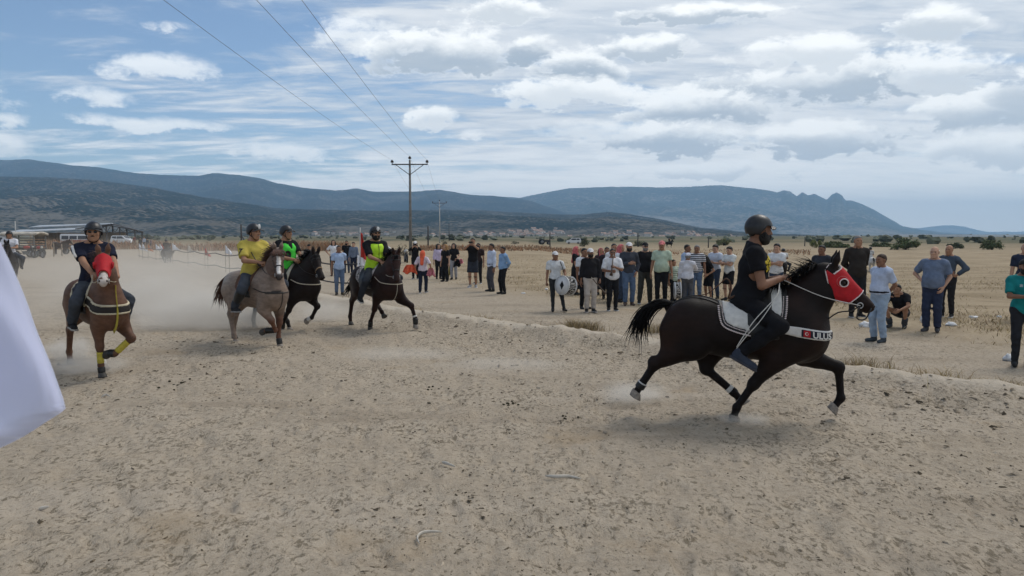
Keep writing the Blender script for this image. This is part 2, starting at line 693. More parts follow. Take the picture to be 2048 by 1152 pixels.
def mat(name, col, rough=0.85, var=0.18, scale=9.0, bump=0.15, bscale=60.0, metal=0.0, spec=0.3, coat=0.0):
    if name in _MAT: return _MAT[name]
    m = bpy.data.materials.new(name); _MAT[name] = m
    m.use_nodes = True
    nt = m.node_tree
    b = nt.nodes['Principled BSDF']
    tc = nt.nodes.new('ShaderNodeTexCoord').outputs['Object']
    n = n_noise(nt, tc, scale, 5, 0.6)
    c0 = [max(0, x * (1 - var)) for x in col]; c1 = [min(1, x * (1 + var)) for x in col]
    nt.links.new(n_mix(nt, n.map(0.3, 0.7), c0, c1), b.inputs['Base Color'])
    b.inputs['Roughness'].default_value = rough
    b.inputs['Metallic'].default_value = metal
    b.inputs['Specular IOR Level'].default_value = spec
    if coat: b.inputs['Coat Weight'].default_value = coat
    if bump:
        bn = nt.nodes.new('ShaderNodeBump')
        bn.inputs['Strength'].default_value = bump
        bn.inputs['Distance'].default_value = 0.01
        nt.links.new(n_noise(nt, tc, bscale, 4, 0.6).out, bn.inputs['Height'])
        nt.links.new(bn.outputs[0], b.inputs['Normal'])
    return m


def mat_tint(name, rough=0.6, var=0.25, scale=(14, 14, 14), spec=0.35, sheen=0.0, bump=0.2, bscale=120.0):
    """colour from the mesh's own tint (coat pattern, print), broken up by noise"""
    if name in _MAT: return _MAT[name]
    m = bpy.data.materials.new(name); _MAT[name] = m
    m.use_nodes = True
    nt = m.node_tree
    b = nt.nodes['Principled BSDF']
    at = nt.nodes.new('ShaderNodeVertexColor'); at.layer_name = 'tint'
    tc = nt.nodes.new('ShaderNodeTexCoord').outputs['Object']
    n = n_noise(nt, n_vmap(nt, tc, scale), 1.0, 6, 0.65)
    k = n.map(0.25, 0.75, 1 - var, 1 + var)
    mx = nt.nodes.new('ShaderNodeVectorMath'); mx.operation = 'SCALE'
    nt.links.new(at.outputs[0], mx.inputs[0]); nt.links.new(k.out, mx.inputs['Scale'])
    nt.links.new(mx.outputs[0], b.inputs['Base Color'])
    b.inputs['Roughness'].default_value = rough
    b.inputs['Specular IOR Level'].default_value = spec
    if sheen: b.inputs['Sheen Weight'].default_value = sheen
    if bump:
        bn = nt.nodes.new('ShaderNodeBump'); bn.inputs['Strength'].default_value = bump; bn.inputs['Distance'].default_value = 0.01
        nt.links.new(n_noise(nt, tc, bscale, 3, 0.6).out, bn.inputs['Height'])
        nt.links.new(bn.outputs[0], b.inputs['Normal'])
    return m


def lin(r, g, b):
    """sRGB 0-255 -> linear"""
    f = lambda c: (c / 255 / 12.92) if c <= 10 else ((c / 255 + 0.055) / 1.055) ** 2.4
    return (f(r), f(g), f(b))


def cloth(col, name=None):
    key = 'cloth_%d_%d_%d' % tuple(int(x * 999) for x in col)
    return mat(key, col, 0.92, 0.16, 7.0, 0.25, 45.0, spec=0.15)


def mat_stripes(name, a, b, freq, axis=2, thin=0.5, warp=0.012):
    if name in _MAT: return _MAT[name]
    m = bpy.data.materials.new(name); _MAT[name] = m
    m.use_nodes = True
    nt = m.node_tree
    bs = nt.nodes['Principled BSDF']
    tc = nt.nodes.new('ShaderNodeTexCoord').outputs['Object']
    xyz = n_xyz(nt, tc)
    z = xyz[axis] + (n_noise(nt, tc, 6.0, 2) - 0.5) * warp
    f = (z * freq)._m('FRACT')
    nt.links.new(n_mix(nt, f.map(thin - 0.04, thin + 0.04), a, b), bs.inputs['Base Color'])
    bs.inputs['Roughness'].default_value = 0.9
    return m


def bm_fix(me):
    import bmesh
    b = bmesh.new(); b.from_mesh(me)
    bmesh.ops.recalc_face_normals(b, faces=b.faces)
    b.to_mesh(me); b.free()
# ------------------------------------------------------------------ ground: a raked dirt track, an earth bank beside it, dry grassland beyond
BANK = np.array([(-60, 130), (-30, 70), (-14, 36), (-7, 24), (-2.7, 17.7), (.2, 14.2), (2.1, 12.5), (3.3, 10.8), (4.3, 9.5), (5.45, 8.5), (8, 6.9), (14, 4), (30, -3), (90, -30)], float)


def bank_side(x, y):
    """signed distance to the bank's crest, positive on the far side; also position along it (as y)"""
    best = np.full(np.shape(x), 1e9); sg = np.ones(np.shape(x))
    for a, b in zip(BANK[:-1], BANK[1:]):
        e = b - a
        t = np.clip(((x - a[0]) * e[0] + (y - a[1]) * e[1]) / (e @ e), 0, 1)
        dx, dy = x - a[0] - t * e[0], y - a[1] - t * e[1]
        q = dx * dx + dy * dy
        m = q < best
        best = np.where(m, q, best)
        sg = np.where(m, np.sign(e[0] * (y - a[1]) - e[1] * (x - a[0])), sg)
    return np.sqrt(best) * sg


def sstep(a, b, x):
    t = np.clip((x - a) / (b - a), 0, 1)
    return t * t * (3 - 2 * t)


def ground_z(x, y, fine=True):
    x, y = np.asarray(x, float), np.asarray(y, float)
    s = bank_side(x, y)
    r = np.hypot(x, y)
    near = 1 - sstep(18, 34, y)
    z = -.2 * sstep(-.2, 1.3, s)
    wig = (fbm2(x * .8, y * .8, 3, 4) - .5)
    z = z + near * .19 * np.exp(-((s + wig * .4) / .55) ** 2) * (.85 + .5 * wig)
    z = z - .5 * sstep(3, 9, x) * sstep(26, 44, y) * (1 - sstep(300, 900, r))
    z = z + (fbm2(x * .35, y * .35, 3, 11) - .5) * .10 * sstep(2, 10, r) * (1 - sstep(60, 200, r) * .3)
    if fine:
        k = 1 - sstep(14, 30, r)
        pit = fbm2(x * 3.2, y * 3.2, 3, 21, .55)
        z = z + k * ((pit - .5) * .075 - .03 * sstep(.62, .78, fbm2(x * 5.1, y * 5.1, 2, 31))) + k * (fbm2(x * 13, y * 13, 2, 41) - .5) * .016
        bank = np.exp(-((s + .4) / .8) ** 2)
        z = z + bank * near * (fbm2(x * 4.5, y * 4.5, 3, 51) - .5) * .08
    return z


def ground_mat():
    m = bpy.data.materials.new('dry_earth'); m.use_nodes = True
    nt = m.node_tree; b = nt.nodes['Principled BSDF']
    pos = nt.nodes.new('ShaderNodeNewGeometry').outputs['Position']
    zone = nt.nodes.new('ShaderNodeVertexColor'); zone.layer_name = 'zone'
    sep = nt.nodes.new('ShaderNodeSeparateColor'); nt.links.new(zone.outputs[0], sep.inputs[0])
    fld, bank, far = (S(nt, sep.outputs[i]) for i in range(3))
    big = n_noise(nt, pos, .55, 4, .6)
    med = n_noise(nt, n_vmap(nt, pos, (1, 1, 1), (3, 9, 0)), 2.6, 6, .66, .4)
    fine = n_noise(nt, pos, 17.0, 6, .72, .3)
    tiny = n_noise(nt, n_vmap(nt, pos, (1, 1, 1), (1, 5, 0)), 62.0, 4, .7)
    grit = n_noise(nt, n_vmap(nt, pos, (1, .55, 1), (7, 2, 0), (0, 0, .5)), 9.0, 7, .74, .8)
    # raked dust
    dust = n_mix(nt, (big * .45 + med * .55).map(.34, .68), (.300, .248, .185), (.425, .357, .274))
    dust = n_mix(nt, (fine * .6 + tiny * .4).map(.40, .60) * .5, dust, (.49, .415, .325))
    # trodden organic specks, thicker in patches
    sp = grit * .72 + fine * .28 + (big - .5) * .16 + (med - .5) * .20 + bank * .02
    sp2 = n_noise(nt, n_vmap(nt, pos, (1, .6, 1), (2, 8, 0), (0, 0, -.3)), 26.0, 5, .75, .6) * .75 + med * .25 + (big - .5) * .15 + bank * .015
    band = n_noise(nt, n_vmap(nt, pos, (.16, 1.1, 1), (0, 0, 0), (0, 0, .82)), 1.0, 5, .62, .3)
    dust = n_mix(nt, band.map(.50, .68) * .45, dust, (.47, .40, .32))
    dust = n_mix(nt, band.map(.46, .34) * .35, dust, (.225, .18, .132))
    dust = n_mix(nt, sp2.map(.515, .59) * .74, dust, (.120, .098, .066))
    dust = n_mix(nt, sp.map(.55, .64) * .5, dust, (.095, .075, .050))
    dust = n_mix(nt, (tiny * .7 + fine * .3).map(.60, .70) * .55, dust, (.10, .08, .055))
    straw = n_noise(nt, n_vmap(nt, pos, (1, 1, 1), (20, 1, 0)), .8, 5, .6)
    dust = n_mix(nt, straw.map(.58, .74) * .35, dust, (.33, .235, .135))
    crest = S(nt, zone.outputs['Alpha'])
    dust = n_mix(nt, (crest * 1.25 + (med - .5) * 1.2).map(.25, .95) * .75, dust, (.52, .45, .36))
    # dry grass field
    g1 = n_noise(nt, n_vmap(nt, pos, (.25, .4, 1)), 1.0, 6, .7, .6)
    g2 = n_noise(nt, n_vmap(nt, pos, (1, 1, 1), (4, 4, 0)), 7.0, 6, .75)
    grass = n_mix(nt, g1.map(.36, .64), (.268, .208, .135), (.39, .312, .212))
    grass = n_mix(nt, g2.map(.52, .66) * .55, grass, (.20, .15, .09))
    grass = n_mix(nt, g1.map(.62, .75) * .5, grass, (.36, .31, .235))
    col = n_mix(nt, (fld + (med - .5) * .9 * fld.map(0, .3) * (1.0 - fld.map(.7, 1.0)) ).clamp(), dust, grass)
    # far plain: fields, scrub and orchards
    f1 = n_noise(nt, n_vmap(nt, pos, (.004, .012, 1)), 1.0, 4, .55)
    f2, fc = n_voro(nt, n_vmap(nt, pos, (.004, .010, 1)), 1.0)
    sc = n_noise(nt, n_vmap(nt, pos, (.03, .03, 1)), 1.0, 4, .7)
    plain = n_mix(nt, f1.map(.38, .62), (.20, .165, .105), (.105, .110, .066))
    plain = n_mix(nt, sc.map(.5, .62) * .8, plain, (.05, .062, .040))
    col = n_mix(nt, far, col, plain)
    nt.links.new(col, b.inputs['Base Color'])
    b.inputs['Roughness'].default_value = 1.0
    b.inputs['Specular IOR Level'].default_value = .05
    bn = nt.nodes.new('ShaderNodeBump'); bn.inputs['Strength'].default_value = .9; bn.inputs['Distance'].default_value = .05
    hv, hc = n_voro(nt, n_vmap(nt, pos, (1, 1, .2), (2, 3, 0)), 2.6, 1.0)
    hw, hc2 = n_voro(nt, n_vmap(nt, pos, (1, 1, .2), (7, 1, 0), (0, 0, .7)), 4.1, 1.0)
    prints = (hv.map(.10, .20) - hv.map(.20, .34) * .35) * (1.0 - fld) + hw.map(.08, .18) * .7 * (1.0 - fld)
    nt.links.new((med * .35 + grit * .5 + fine * .35 + tiny * .12 + prints * .30).out, bn.inputs['Height'])
    nt.links.new(bn.outputs[0], b.inputs['Normal'])
    return m


EARTH = ground_mat()


def build_ground():
    fa = np.radians(np.arange(-46, 46.01, .2))
    ra = np.radians(np.arange(50, 310.1, 5.0))
    az = np.concatenate([fa, ra])                    # closed ring, azimuth from +Y clockwise
    rr = np.concatenate([[0.25], np.geomspace(.6, 60, 300), np.geomspace(62, 15500, 100)])
    A, Rr = np.meshgrid(az, rr, indexing='ij')
    X, Y = Rr * np.sin(A), Rr * np.cos(A)
    Z = ground_z(X, Y)
    na, nr = X.shape
    V = np.stack([X, Y, Z], -1).reshape(-1, 3)
    s = bank_side(X, Y)
    path = sstep(.2, .7, s) * (1 - sstep(3.5, 6.5, s))        # bare trodden strip beyond the bank
    leftbare = (1 - sstep(-6, 2, X + (Y - 30) * .28))         # the track runs on to the left
    field = sstep(4.5, 9.5, s) * (1 - .75 * leftbare * (1 - sstep(85, 110, Rr)))
    strip = np.exp(-((s - .75) / .45) ** 2) * .75 * (1 - sstep(24, 40, Y))
    fld = np.clip(np.maximum(field, strip), 0, 1)
    bank = np.exp(-((s + .95) / .75) ** 2) * (1 - sstep(20, 34, Y))
    far = sstep(110, 330, Rr)
    zc = np.ones((na * nr, 4), np.float32)
    zc[:, 3] = (np.exp(-((s - .05) / .38) ** 2) * (1 - sstep(22, 36, Y))).ravel()
    zc[:, 0], zc[:, 1], zc[:, 2] = fld.ravel(), bank.ravel(), far.ravel()
    I = np.arange(na * nr).reshape(na, nr)
    J = np.roll(I, -1, 0)
    F = np.stack([I[:, :-1], I[:, 1:], J[:, 1:], J[:, :-1]], -1).reshape(-1, 4)[:, ::-1]
    fs = bank_side(V[F].mean(1)[:, 0], V[F].mean(1)[:, 1]); fr = np.hypot(V[F].mean(1)[:, 0], V[F].mean(1)[:, 1]); fy = V[F].mean(1)[:, 1]
    kind = np.where(fr > 125, 3, np.where((np.abs(fs + .15) < .75) & (fy < 26), 1, np.where(fs > .6, 2, 0)))
    for k, nm in enumerate(('dirt_track', 'earth_bank', 'dry_field', 'plain')):
        f = F[kind == k]
        u, inv = np.unique(f, return_inverse=True)
        me = new_mesh(nm, V[u], inv.reshape(f.shape), True, EARTH)
        at = me.color_attributes.new('zone', 'FLOAT_COLOR', 'POINT'); at.data.foreach_set('color', zc[u].ravel())
        tag(obj(nm, me), kind='structure')
    # middle cap under the camera
    c = V[I[:, 0]]
    tag(obj('ground', new_mesh('ground', np.vstack([c, c.mean(0, keepdims=True)]), [[(i + 1) % na, i, na] for i in range(na)], True, EARTH)), kind='structure')


build_ground()


# ------------------------------------------------------------------ mountains
def hill_mat(name, wood, soil, cover, scale, rock=None):
    m = bpy.data.materials.new(name); m.use_nodes = True
    nt = m.node_tree; b = nt.nodes['Principled BSDF']
    pos = nt.nodes.new('ShaderNodeNewGeometry').outputs['Position']
    at = nt.nodes.new('ShaderNodeVertexColor'); at.layer_name = 'bare'
    sep = nt.nodes.new('ShaderNodeSeparateColor'); nt.links.new(at.outputs[0], sep.inputs[0])
    bare = S(nt, sep.outputs[0])
    v, vc = n_voro(nt, pos, scale, 1.0)
    big = n_noise(nt, pos, scale * .055, 6, .62, .5)
    md = n_noise(nt, pos, scale * .35, 5, .65)
    tree = (v * -1.0 + 1.0) + (big - .5) * 1.5 + (md - .5) * .8 - bare * .95
    base = n_mix(nt, md.map(.35, .65), soil, [c * .72 for c in soil])
    wd = n_mix(nt, md.map(.3, .7), wood, [c * 1.7 for c in wood])
    col = n_mix(nt, tree.map(cover - .10, cover + .12), base, wd)
    if rock is not None:
        col = n_mix(nt, (n_noise(nt, n_vmap(nt, pos, (1, 1, .35)), scale * .25, 6, .7) + bare * .3).map(.60, .72) * .7, col, rock)
    nt.links.new(col, b.inputs['Base Color'])
    b.inputs['Roughness'].default_value = 1.0; b.inputs['Specular IOR Level'].default_value = 0.0
    bn = nt.nodes.new('ShaderNodeBump'); bn.inputs['Strength'].default_value = 1.0; bn.inputs['Distance'].default_value = 6.0
    nt.links.new(tree.map(cover - .3, cover + .3).out, bn.inputs['Height'])
    nt.links.new(bn.outputs[0], b.inputs['Normal'])
    return m


def mountain(name, prof, d_foot, d_ridge, material, relief, rough=.0, seed=0, foot_bare=.0, nx=420, ny=46, curve=1.4, spur=3.0):
    """terrain that climbs from its foot to a ridge whose skyline is PROF (photo pixels), and falls away behind"""
    px = np.array([p[0] for p in prof], float); py = np.array([p[1] for p in prof], float)
    xs = np.linspace(px[0], px[-1], nx)
    ys = np.interp(xs, px, py)
    # soften the straight segments
    k = 3 if 'far' in name else max(3, int(nx / len(px) * .5) | 1)
    ys = np.convolve(np.pad(ys, k // 2, 'edge'), np.ones(k) / k, 'valid')[:nx] * .5 + ys * .5
    ys = ys - (fbm2(xs / 26.0, xs * 0 + seed, 5, seed, .6) - .5) * rough
    dx = (xs - 1024) / FPX
    e = np.maximum((470 - ys) / FPX, -.002)
    t = np.concatenate([np.linspace(0, 1, ny), np.linspace(1.06, 1.6, 8)])
    A, T = np.meshgrid(np.arange(nx), t, indexing='ij')
    bend = (fbm2(dx * 3.0, dx * 0 + 2.2, 3, seed + 3) - .5)[:, None]
    D = d_foot + (d_ridge - d_foot) * T * (1 + .0 * bend)
    X = dx[:, None] * D * (1 + .0 * T)
    ridge_z = (CAM_H + e * d_ridge)[:, None]
    u = np.clip(T, 0, 1)
    shape = u ** curve
    n1 = fbm2(X / relief, D / (relief * 1.6), 5, seed + 7, .55)
    rid = 1 - np.abs(2 * fbm2(X / (relief * .55) + D / relief * .25, D / (relief * spur), 4, seed + 9, .5) - 1)
    amp = np.sin(np.pi * np.clip(u, 0, 1)) ** .8
    Z = ridge_z * (shape + amp * ((n1 - .5) * .34 + (rid - .6) * .30))
    Z = np.where(T > 1, ridge_z * (1 - (T - 1) * 1.3), Z)
    # nothing in front may stand above the skyline
    Z = np.where(T < .999, np.minimum(Z, CAM_H + (ridge_z - CAM_H) * (D / d_ridge) * .985 ), Z)
    Z = np.maximum(Z, -8 + 0 * Z) - 6 * (1 - np.clip(u * 8, 0, 1))
    V = np.stack([X, D, Z], -1).reshape(-1, 3)
    I = np.arange(nx * len(t)).reshape(nx, len(t))
    F = np.stack([I[:-1, :-1], I[1:, :-1], I[1:, 1:], I[:-1, 1:]], -1).reshape(-1, 4)
    bare = np.clip(foot_bare * (1 - u * 2.2) + (fbm2(X / (relief * .9), D / (relief * .5), 4, seed + 20) - .55) * 1.4, 0, 1)
    me = new_mesh(name, V, F, True, material)
    c = np.ones((len(V), 4), np.float32); c[:, 0] = bare.ravel()
    at = me.color_attributes.new('bare', 'FLOAT_COLOR', 'POINT'); at.data.foreach_set('color', c.ravel())
    return tag(obj(name, me), kind='structure')


FOREST = hill_mat('hill_forest', (.009, .016, .018), (.11, .105, .095), .28, .06)
SCRUB = hill_mat('hill_scrub', (.011, .019, .020), (.14, .13, .112), .32, .085)
FARF = hill_mat('far_mountain_forest', (.020, .030, .026), (.20, .18, .15), .30, .03, rock=(.26, .25, .23))
mountain('mountain_ridge', [(-420, 330), (-200, 318), (0, 322), (70, 320), (140, 331), (200, 335), (270, 346), (320, 350), (400, 353), (430, 347), (480, 351), (530, 358), (560, 368), (610, 377),
                            (650, 380), (690, 381), (715, 377), (745, 384), (800, 384), (840, 383), (880, 380), (900, 383), (940, 390), (1000, 394), (1060, 402), (1130, 425), (1220, 450), (1300, 468)],
         3300, 6200, FOREST, 900, 3.0, 3, 0)
mountain('foothill', [(-420, 352), (-200, 352), (0, 354), (120, 356), (200, 362), (300, 374), (400, 393), (480, 405), (560, 417), (650, 420), (760, 422), (880, 420), (960, 421), (1050, 426), (1150, 430),
                      (1215, 424), (1260, 428), (1330, 441), (1400, 455), (1480, 463), (1560, 468), (1660, 471)], 1150, 3300, SCRUB, 420, 2.5, 11, .45, nx=480, ny=70, curve=1.25)
mountain('far_mountain', [(780, 440), (850, 412), (930, 396), (990, 393), (1040, 396), (1080, 388), (1130, 378), (1180, 376), (1260, 374), (1320, 376), (1380, 374), (1440, 371), (1480, 375), (1510, 378), (1540, 383),
                          (1552, 386), (1562, 382), (1576, 383), (1590, 393), (1601, 385), (1613, 392), (1625, 388), (1650, 400), (1660, 390), (1669, 386), (1680, 392), (1687, 402), (1700, 402), (1722, 409), (1745, 420),
                          (1775, 437), (1800, 452), (1840, 459), (1890, 466), (1960, 470)], 5200, 8800, FARF, 1300, 2.5, 21, .5, nx=700, curve=1.3)
mountain('far_ridge', [(1700, 466), (1780, 460), (1840, 456), (1870, 452), (1900, 450), (1925, 453), (1950, 460), (1975, 464), (2048, 463), (2130, 460), (2250, 464), (2500, 462)], 11000, 14500, FARF, 2000, 2.0, 31, 0, nx=260, ny=24)
LEATH = mat('black_leather', (0.012, 0.011, 0.010), 0.45, 0.3, 30, 0.25, 120, spec=0.4)
# ------------------------------------------------------------------ power line
CONC = mat('pole_concrete', (.17, .165, .155), .9, .2, 3); STEELD = mat('galvanised_steel', (.10, .105, .11), .6, .2, 6, 0, metal=.4); PORC = mat('porcelain', (.035, .028, .025), .35, .2)
PALEP = mat('pole_pale', (.42, .42, .41), .85, .15, 3)


def utility_pole(px, ytop, D, label, m, width=3.5):
    top = P(px, ytop, D)
    z0 = float(ground_z(top.x, D, False)) - .3
    t = thing('utility_pole', label, 'utility pole', (top.x, D, z0), 0, 'utility poles')
    H = top.z - z0
    b = MB(); b.tube([(0, 0, 0), (0, 0, H - .1)], [.17, .10], 10); b.build('pole', m, t)
    hz = H - .55; w = width / 2
    c = MB(); c.box((0, -.13, hz), (width + .12, .10, .12)); c.build('crossarm', STEELD, t, False)
    for s in (-1, 1):
        b = MB(); b.tube([(s * w * .78, -.13, hz - .05), (0, -.13, hz - 1.05)], .035, 6); b.build('brace', STEELD, t)
    ins = []
    for x in (-w, 0, w):
        zb = hz + .06 if x else H - .1
        b = MB(); b.lathe([(.03, 0), (.03, .1), (.15, .12), (.17, .17), (.10, .20), (.15, .23), (.16, .28), (.07, .33), (.07, .38)], 12, c=(x, -.13 if x else 0, zb)); b.build('insulator', PORC, t)
        ins.append(np.array([top.x + x, D - (.13 if x else 0), z0 + zb + .36]))
    return ins


i1 = utility_pole(819.5, 318, 75, 'near brown utility pole with a three-insulator crossarm', CONC)
i2 = utility_pole(879, 402, 190, 'pale distant utility pole further along the line', PALEP)
WIRE = mat('wire', (.16, .16, .17), .6, .1, 1, 0)


def wire(pts, label):
    pts = np.array(pts)
    t = thing('power_line', label, 'power line', pts[0], 0, 'overhead wires of the power line')
    m = MB()
    for a, b, sag in zip(pts[:-1], pts[1:], (1.0, 2.2)):
        s = np.linspace(0, 1, 24)[:, None]
        q = a + (b - a) * s; q[:, 2] -= 4 * sag * (s * (1 - s))[:, 0]
        m.tube(q - pts[0], .008, 5)
    m.build('cable', WIRE, t)


for (px, lab), a, b in zip(((418, 'leftmost overhead wire running up to the top edge'), (563, 'middle overhead wire running up to the top edge'), (653, 'rightmost overhead wire running up to the top edge')), i1, i2):
    q = np.array(P(px, 0, 25.5))
    end = a + (q - a) * (75 + 38) / (75 - 25.5)
    end[2] = q[2] + .2
    wire([end, a, b], lab)

DARKP = mat('thin_post_wood', (.055, .050, .048), .9, .2, 5)
for px, yt, D, lab in ((482, 449, 95, 'thin dark post behind the rider in yellow'), (856, 452, 120, 'thin dark post right of the near utility pole'), (1100, 464, 140, 'thin dark post by the far tractor'), (898, 446, 260, 'faint thin pole right of the pale utility pole'),
                       (1276, 466, 160, 'thin dark post above the grey sweater'), (1417, 474, 150, 'thin dark post above the striped T-shirt'), (1610, 474, 170, 'thin dark post right of the rider in black'), (30, 442, 150, 'pale thin pole left of the shed roof')):
    tp = P(px, yt, D); z0 = float(ground_z(tp.x, D, False)) - .2
    t = thing('thin_pole', lab, 'pole', (tp.x, D, z0), 0, 'thin poles on the plain')
    b = MB(); b.tube([(0, 0, 0), (0, 0, tp.z - z0)], [.13, .09], 8); b.build('shaft', PALEP if px == 30 else DARKP, t)

# ------------------------------------------------------------------ open shed at the far left
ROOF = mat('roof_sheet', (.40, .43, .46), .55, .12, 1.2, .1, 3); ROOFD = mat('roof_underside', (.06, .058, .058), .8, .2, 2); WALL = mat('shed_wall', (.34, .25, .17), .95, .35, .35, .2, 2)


def build_shed():
    D0 = 150.0
    c = P(178, 489, D0); z0 = -.3
    t = thing('shed', 'long low open shed with pale sheet roof and dark trusses at the far left', 'shed', (c.x, D0, z0))
    def q(px, y, D): return np.array(P(px, y, D)) - np.array([c.x, D0, z0])
    def slab(name, a, b, c_, d, th, m):
        V = np.array([a, b, c_, d]); n = np.cross(V[1] - V[0], V[3] - V[0]); n /= np.linalg.norm(n); n = n if n[2] > 0 else -n
        mb = MB(); mb.add(np.vstack([V, V - n * th]), [[0, 1, 2, 3], [7, 6, 5, 4], [0, 4, 5, 1], [1, 5, 6, 2], [2, 6, 7, 3], [3, 7, 4, 0]]); o = mb.build(name, m, t, False); bm_fix(o.data)
    # near slope, raised centre, far slope
    slab('roof', q(14, 464, 158), q(180, 457.5, 150), q(184, 454.5, 160), q(40, 459.5, 170), .12, ROOF)
    slab('roof', q(58, 454, 166), q(222, 447.5, 160), q(226, 446.3, 164), q(80, 450.5, 174), .12, ROOF)
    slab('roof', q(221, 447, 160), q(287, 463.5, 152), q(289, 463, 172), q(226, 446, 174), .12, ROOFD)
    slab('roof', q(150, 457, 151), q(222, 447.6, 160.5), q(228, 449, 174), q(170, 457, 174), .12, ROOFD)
    # back wall of weathered boards
    xs = np.linspace(66, 252, 32)
    for k in range(31):
        a, b = q(xs[k], 464.5, 164), q(xs[k + 1] - .3, 464.5, 164)
        mb = MB(); mb.box(((a[0] + b[0]) / 2, a[2 - 1] + (k % 3) * .03, 1.25), (b[0] - a[0], .06, 2.9 - .05 * (k % 4))); mb.build('board', WALL, t, False)
    for k, px in enumerate((188, 205, 213, 226, 240, 254, 270, 284.5)):
        a = q(px, 470, 153 if k % 2 == 0 else 168)
        zt = q(px, np.interp(px, [178, 222, 287], [458, 450, 463.5]), a[1] + D0)[2]
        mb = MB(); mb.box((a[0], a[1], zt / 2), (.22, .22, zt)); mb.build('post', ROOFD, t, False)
    for k in range(6):                                    # truss of the open end
        xa = 190 + k * 16
        a = q(xa, np.interp(xa, [178, 222, 287], [459, 451, 464]), 153); b = q(xa + 16, np.interp(xa + 16, [178, 222, 287], [459, 451, 464]), 153); lo = q(xa + 8, 464.5, 153)
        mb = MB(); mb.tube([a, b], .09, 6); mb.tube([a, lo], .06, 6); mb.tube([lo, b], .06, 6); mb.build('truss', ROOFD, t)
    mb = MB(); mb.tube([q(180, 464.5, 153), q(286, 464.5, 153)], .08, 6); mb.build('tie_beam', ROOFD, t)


# ------------------------------------------------------------------ vehicles
GLASS = mat('car_glass', (.02, .024, .03), .12, .1, 3, 0, spec=.6); TYRE = mat('tyre_rubber', (.016, .016, .017), .9, .2, 10); RIM = mat('wheel_rim', (.22, .22, .23), .45, .2, 10, 0, metal=.6)
CARW = mat('car_paint_white', (.62, .62, .62), .35, .06, 3, 0, spec=.5, coat=.4); LAMP = mat('lamp_glass', (.50, .48, .42), .2, .1, 3, 0); REDP = mat('car_paint_red', (.32, .05, .04), .4, .1, 3, 0)


def wheel(t, x, y, r, w=.2):
    m = MB(); m.lathe([(r * .62, -w / 2), (r * .94, -w / 2), (r, -w * .3), (r, w * .3), (r * .94, w / 2), (r * .62, w / 2)], 18, 'y', (x, y, r)); o = m.build('wheel', TYRE, t); bm_fix(o.data)
    m = MB(); m.lathe([(.001, -w * .42), (r * .2, -w * .48), (r * .63, -w * .4), (r * .63, w * .4), (r * .2, w * .48), (.001, w * .42)], 14, 'y', (x, y, r)); o2 = m.build('rim', RIM, o); bm_fix(o2.data)


def car(name, label, cat, pos, rz, prof, glass, W, wheels, paint, lower=None, group=None):
    """prof: side outline (x, z); glass: list of side window outlines"""
    t = thing(name, label, cat, pos, rz, group)
    belt = 1.0
    def yw(z): return W / 2 * (1 - .16 * max(0, (z - belt)) / .8)
    n = len(prof)
    V = [(x, -yw(z), z) for x, z in prof] + [(x, yw(z), z) for x, z in prof]
    F = [[i, (i + 1) % n, n + (i + 1) % n, n + i] for i in range(n)] + [list(range(n))[::-1], list(range(n, 2 * n))]
    o = obj('body', new_mesh('body', V, F, False, paint), t); bm_fix(o.data)
    bv = o.modifiers.new('edge', 'BEVEL'); bv.width = .05; bv.segments = 2; bv.limit_method = 'ANGLE'
    for g in glass:
        for s in (-1, 1):
            k = len(g)
            Vg = [(x, s * (yw(z) + .012), z) for x, z in g] + [(x, s * (yw(z) - .05), z) for x, z in g]
            mb = MB(); mb.add(Vg, [list(range(k)), list(range(k, 2 * k))] + [[i, (i + 1) % k, k + (i + 1) % k, k + i] for i in range(k)]); o = mb.build('window', GLASS, t, False); bm_fix(o.data)
    for x in wheels[0]:
        for s in (-1, 1): wheel(t, x, s * (W / 2 - .08), wheels[1])
    return t


def screen(t, name, a, b, W, m, lift=.012):
    """pane across the body between profile points a and b"""
    (x0, z0), (x1, z1) = a, b
    n = np.array([-(z1 - z0), 0, x1 - x0]); n /= np.linalg.norm(n); n = n if n[2] > 0 else -n
    V = np.array([(x0, -W / 2, z0), (x0, W / 2, z0), (x1, W / 2 * .94, z1), (x1, -W / 2 * .94, z1)])
    mb = MB(); mb.add(np.vstack([V + n * lift, V - n * .03]), [[0, 1, 2, 3], [4, 5, 6, 7], [0, 1, 5, 4], [1, 2, 6, 5], [2, 3, 7, 6], [3, 0, 4, 7]]); o = mb.build(name, m, t, False); bm_fix(o.data)


MPV = [(-2.12, .32), (-2.18, .8), (-2.05, 1.05), (-1.95, 1.60), (-1.72, 1.76), (.45, 1.74), (1.25, 1.12), (1.95, .95), (2.16, .66), (2.12, .32)]
MPVG = [[(-1.78, 1.12), (-1.74, 1.58), (-.85, 1.60), (-.85, 1.12)], [(-.75, 1.12), (-.75, 1.60), (.30, 1.60), (.95, 1.14)]]
VAN = [(-2.4, .35), (-2.45, 1.9), (-2.3, 2.05), (1.6, 2.05), (2.1, 1.2), (2.45, 1.05), (2.5, .35)]
VANG = [[(-2.2, 1.2), (-2.2, 1.75), (-1.2, 1.75), (-1.2, 1.2)], [(-1.05, 1.2), (-1.05, 1.75), (0, 1.75), (0, 1.2)], [(.15, 1.2), (.15, 1.75), (1.45, 1.75), (1.85, 1.2)]]


def gz(p): return float(ground_z(p.x, p.y, False))
def at_ground(px, y, D):
    p = P(px, y, D); return (p.x, p.y, gz(p))


def lamps(t, xs, ys, z, m=LAMP):
    for y in ys:
        mb = MB(); mb.box((xs, y, z), (.06, .30, .16)); mb.build('headlight', m, t, False)


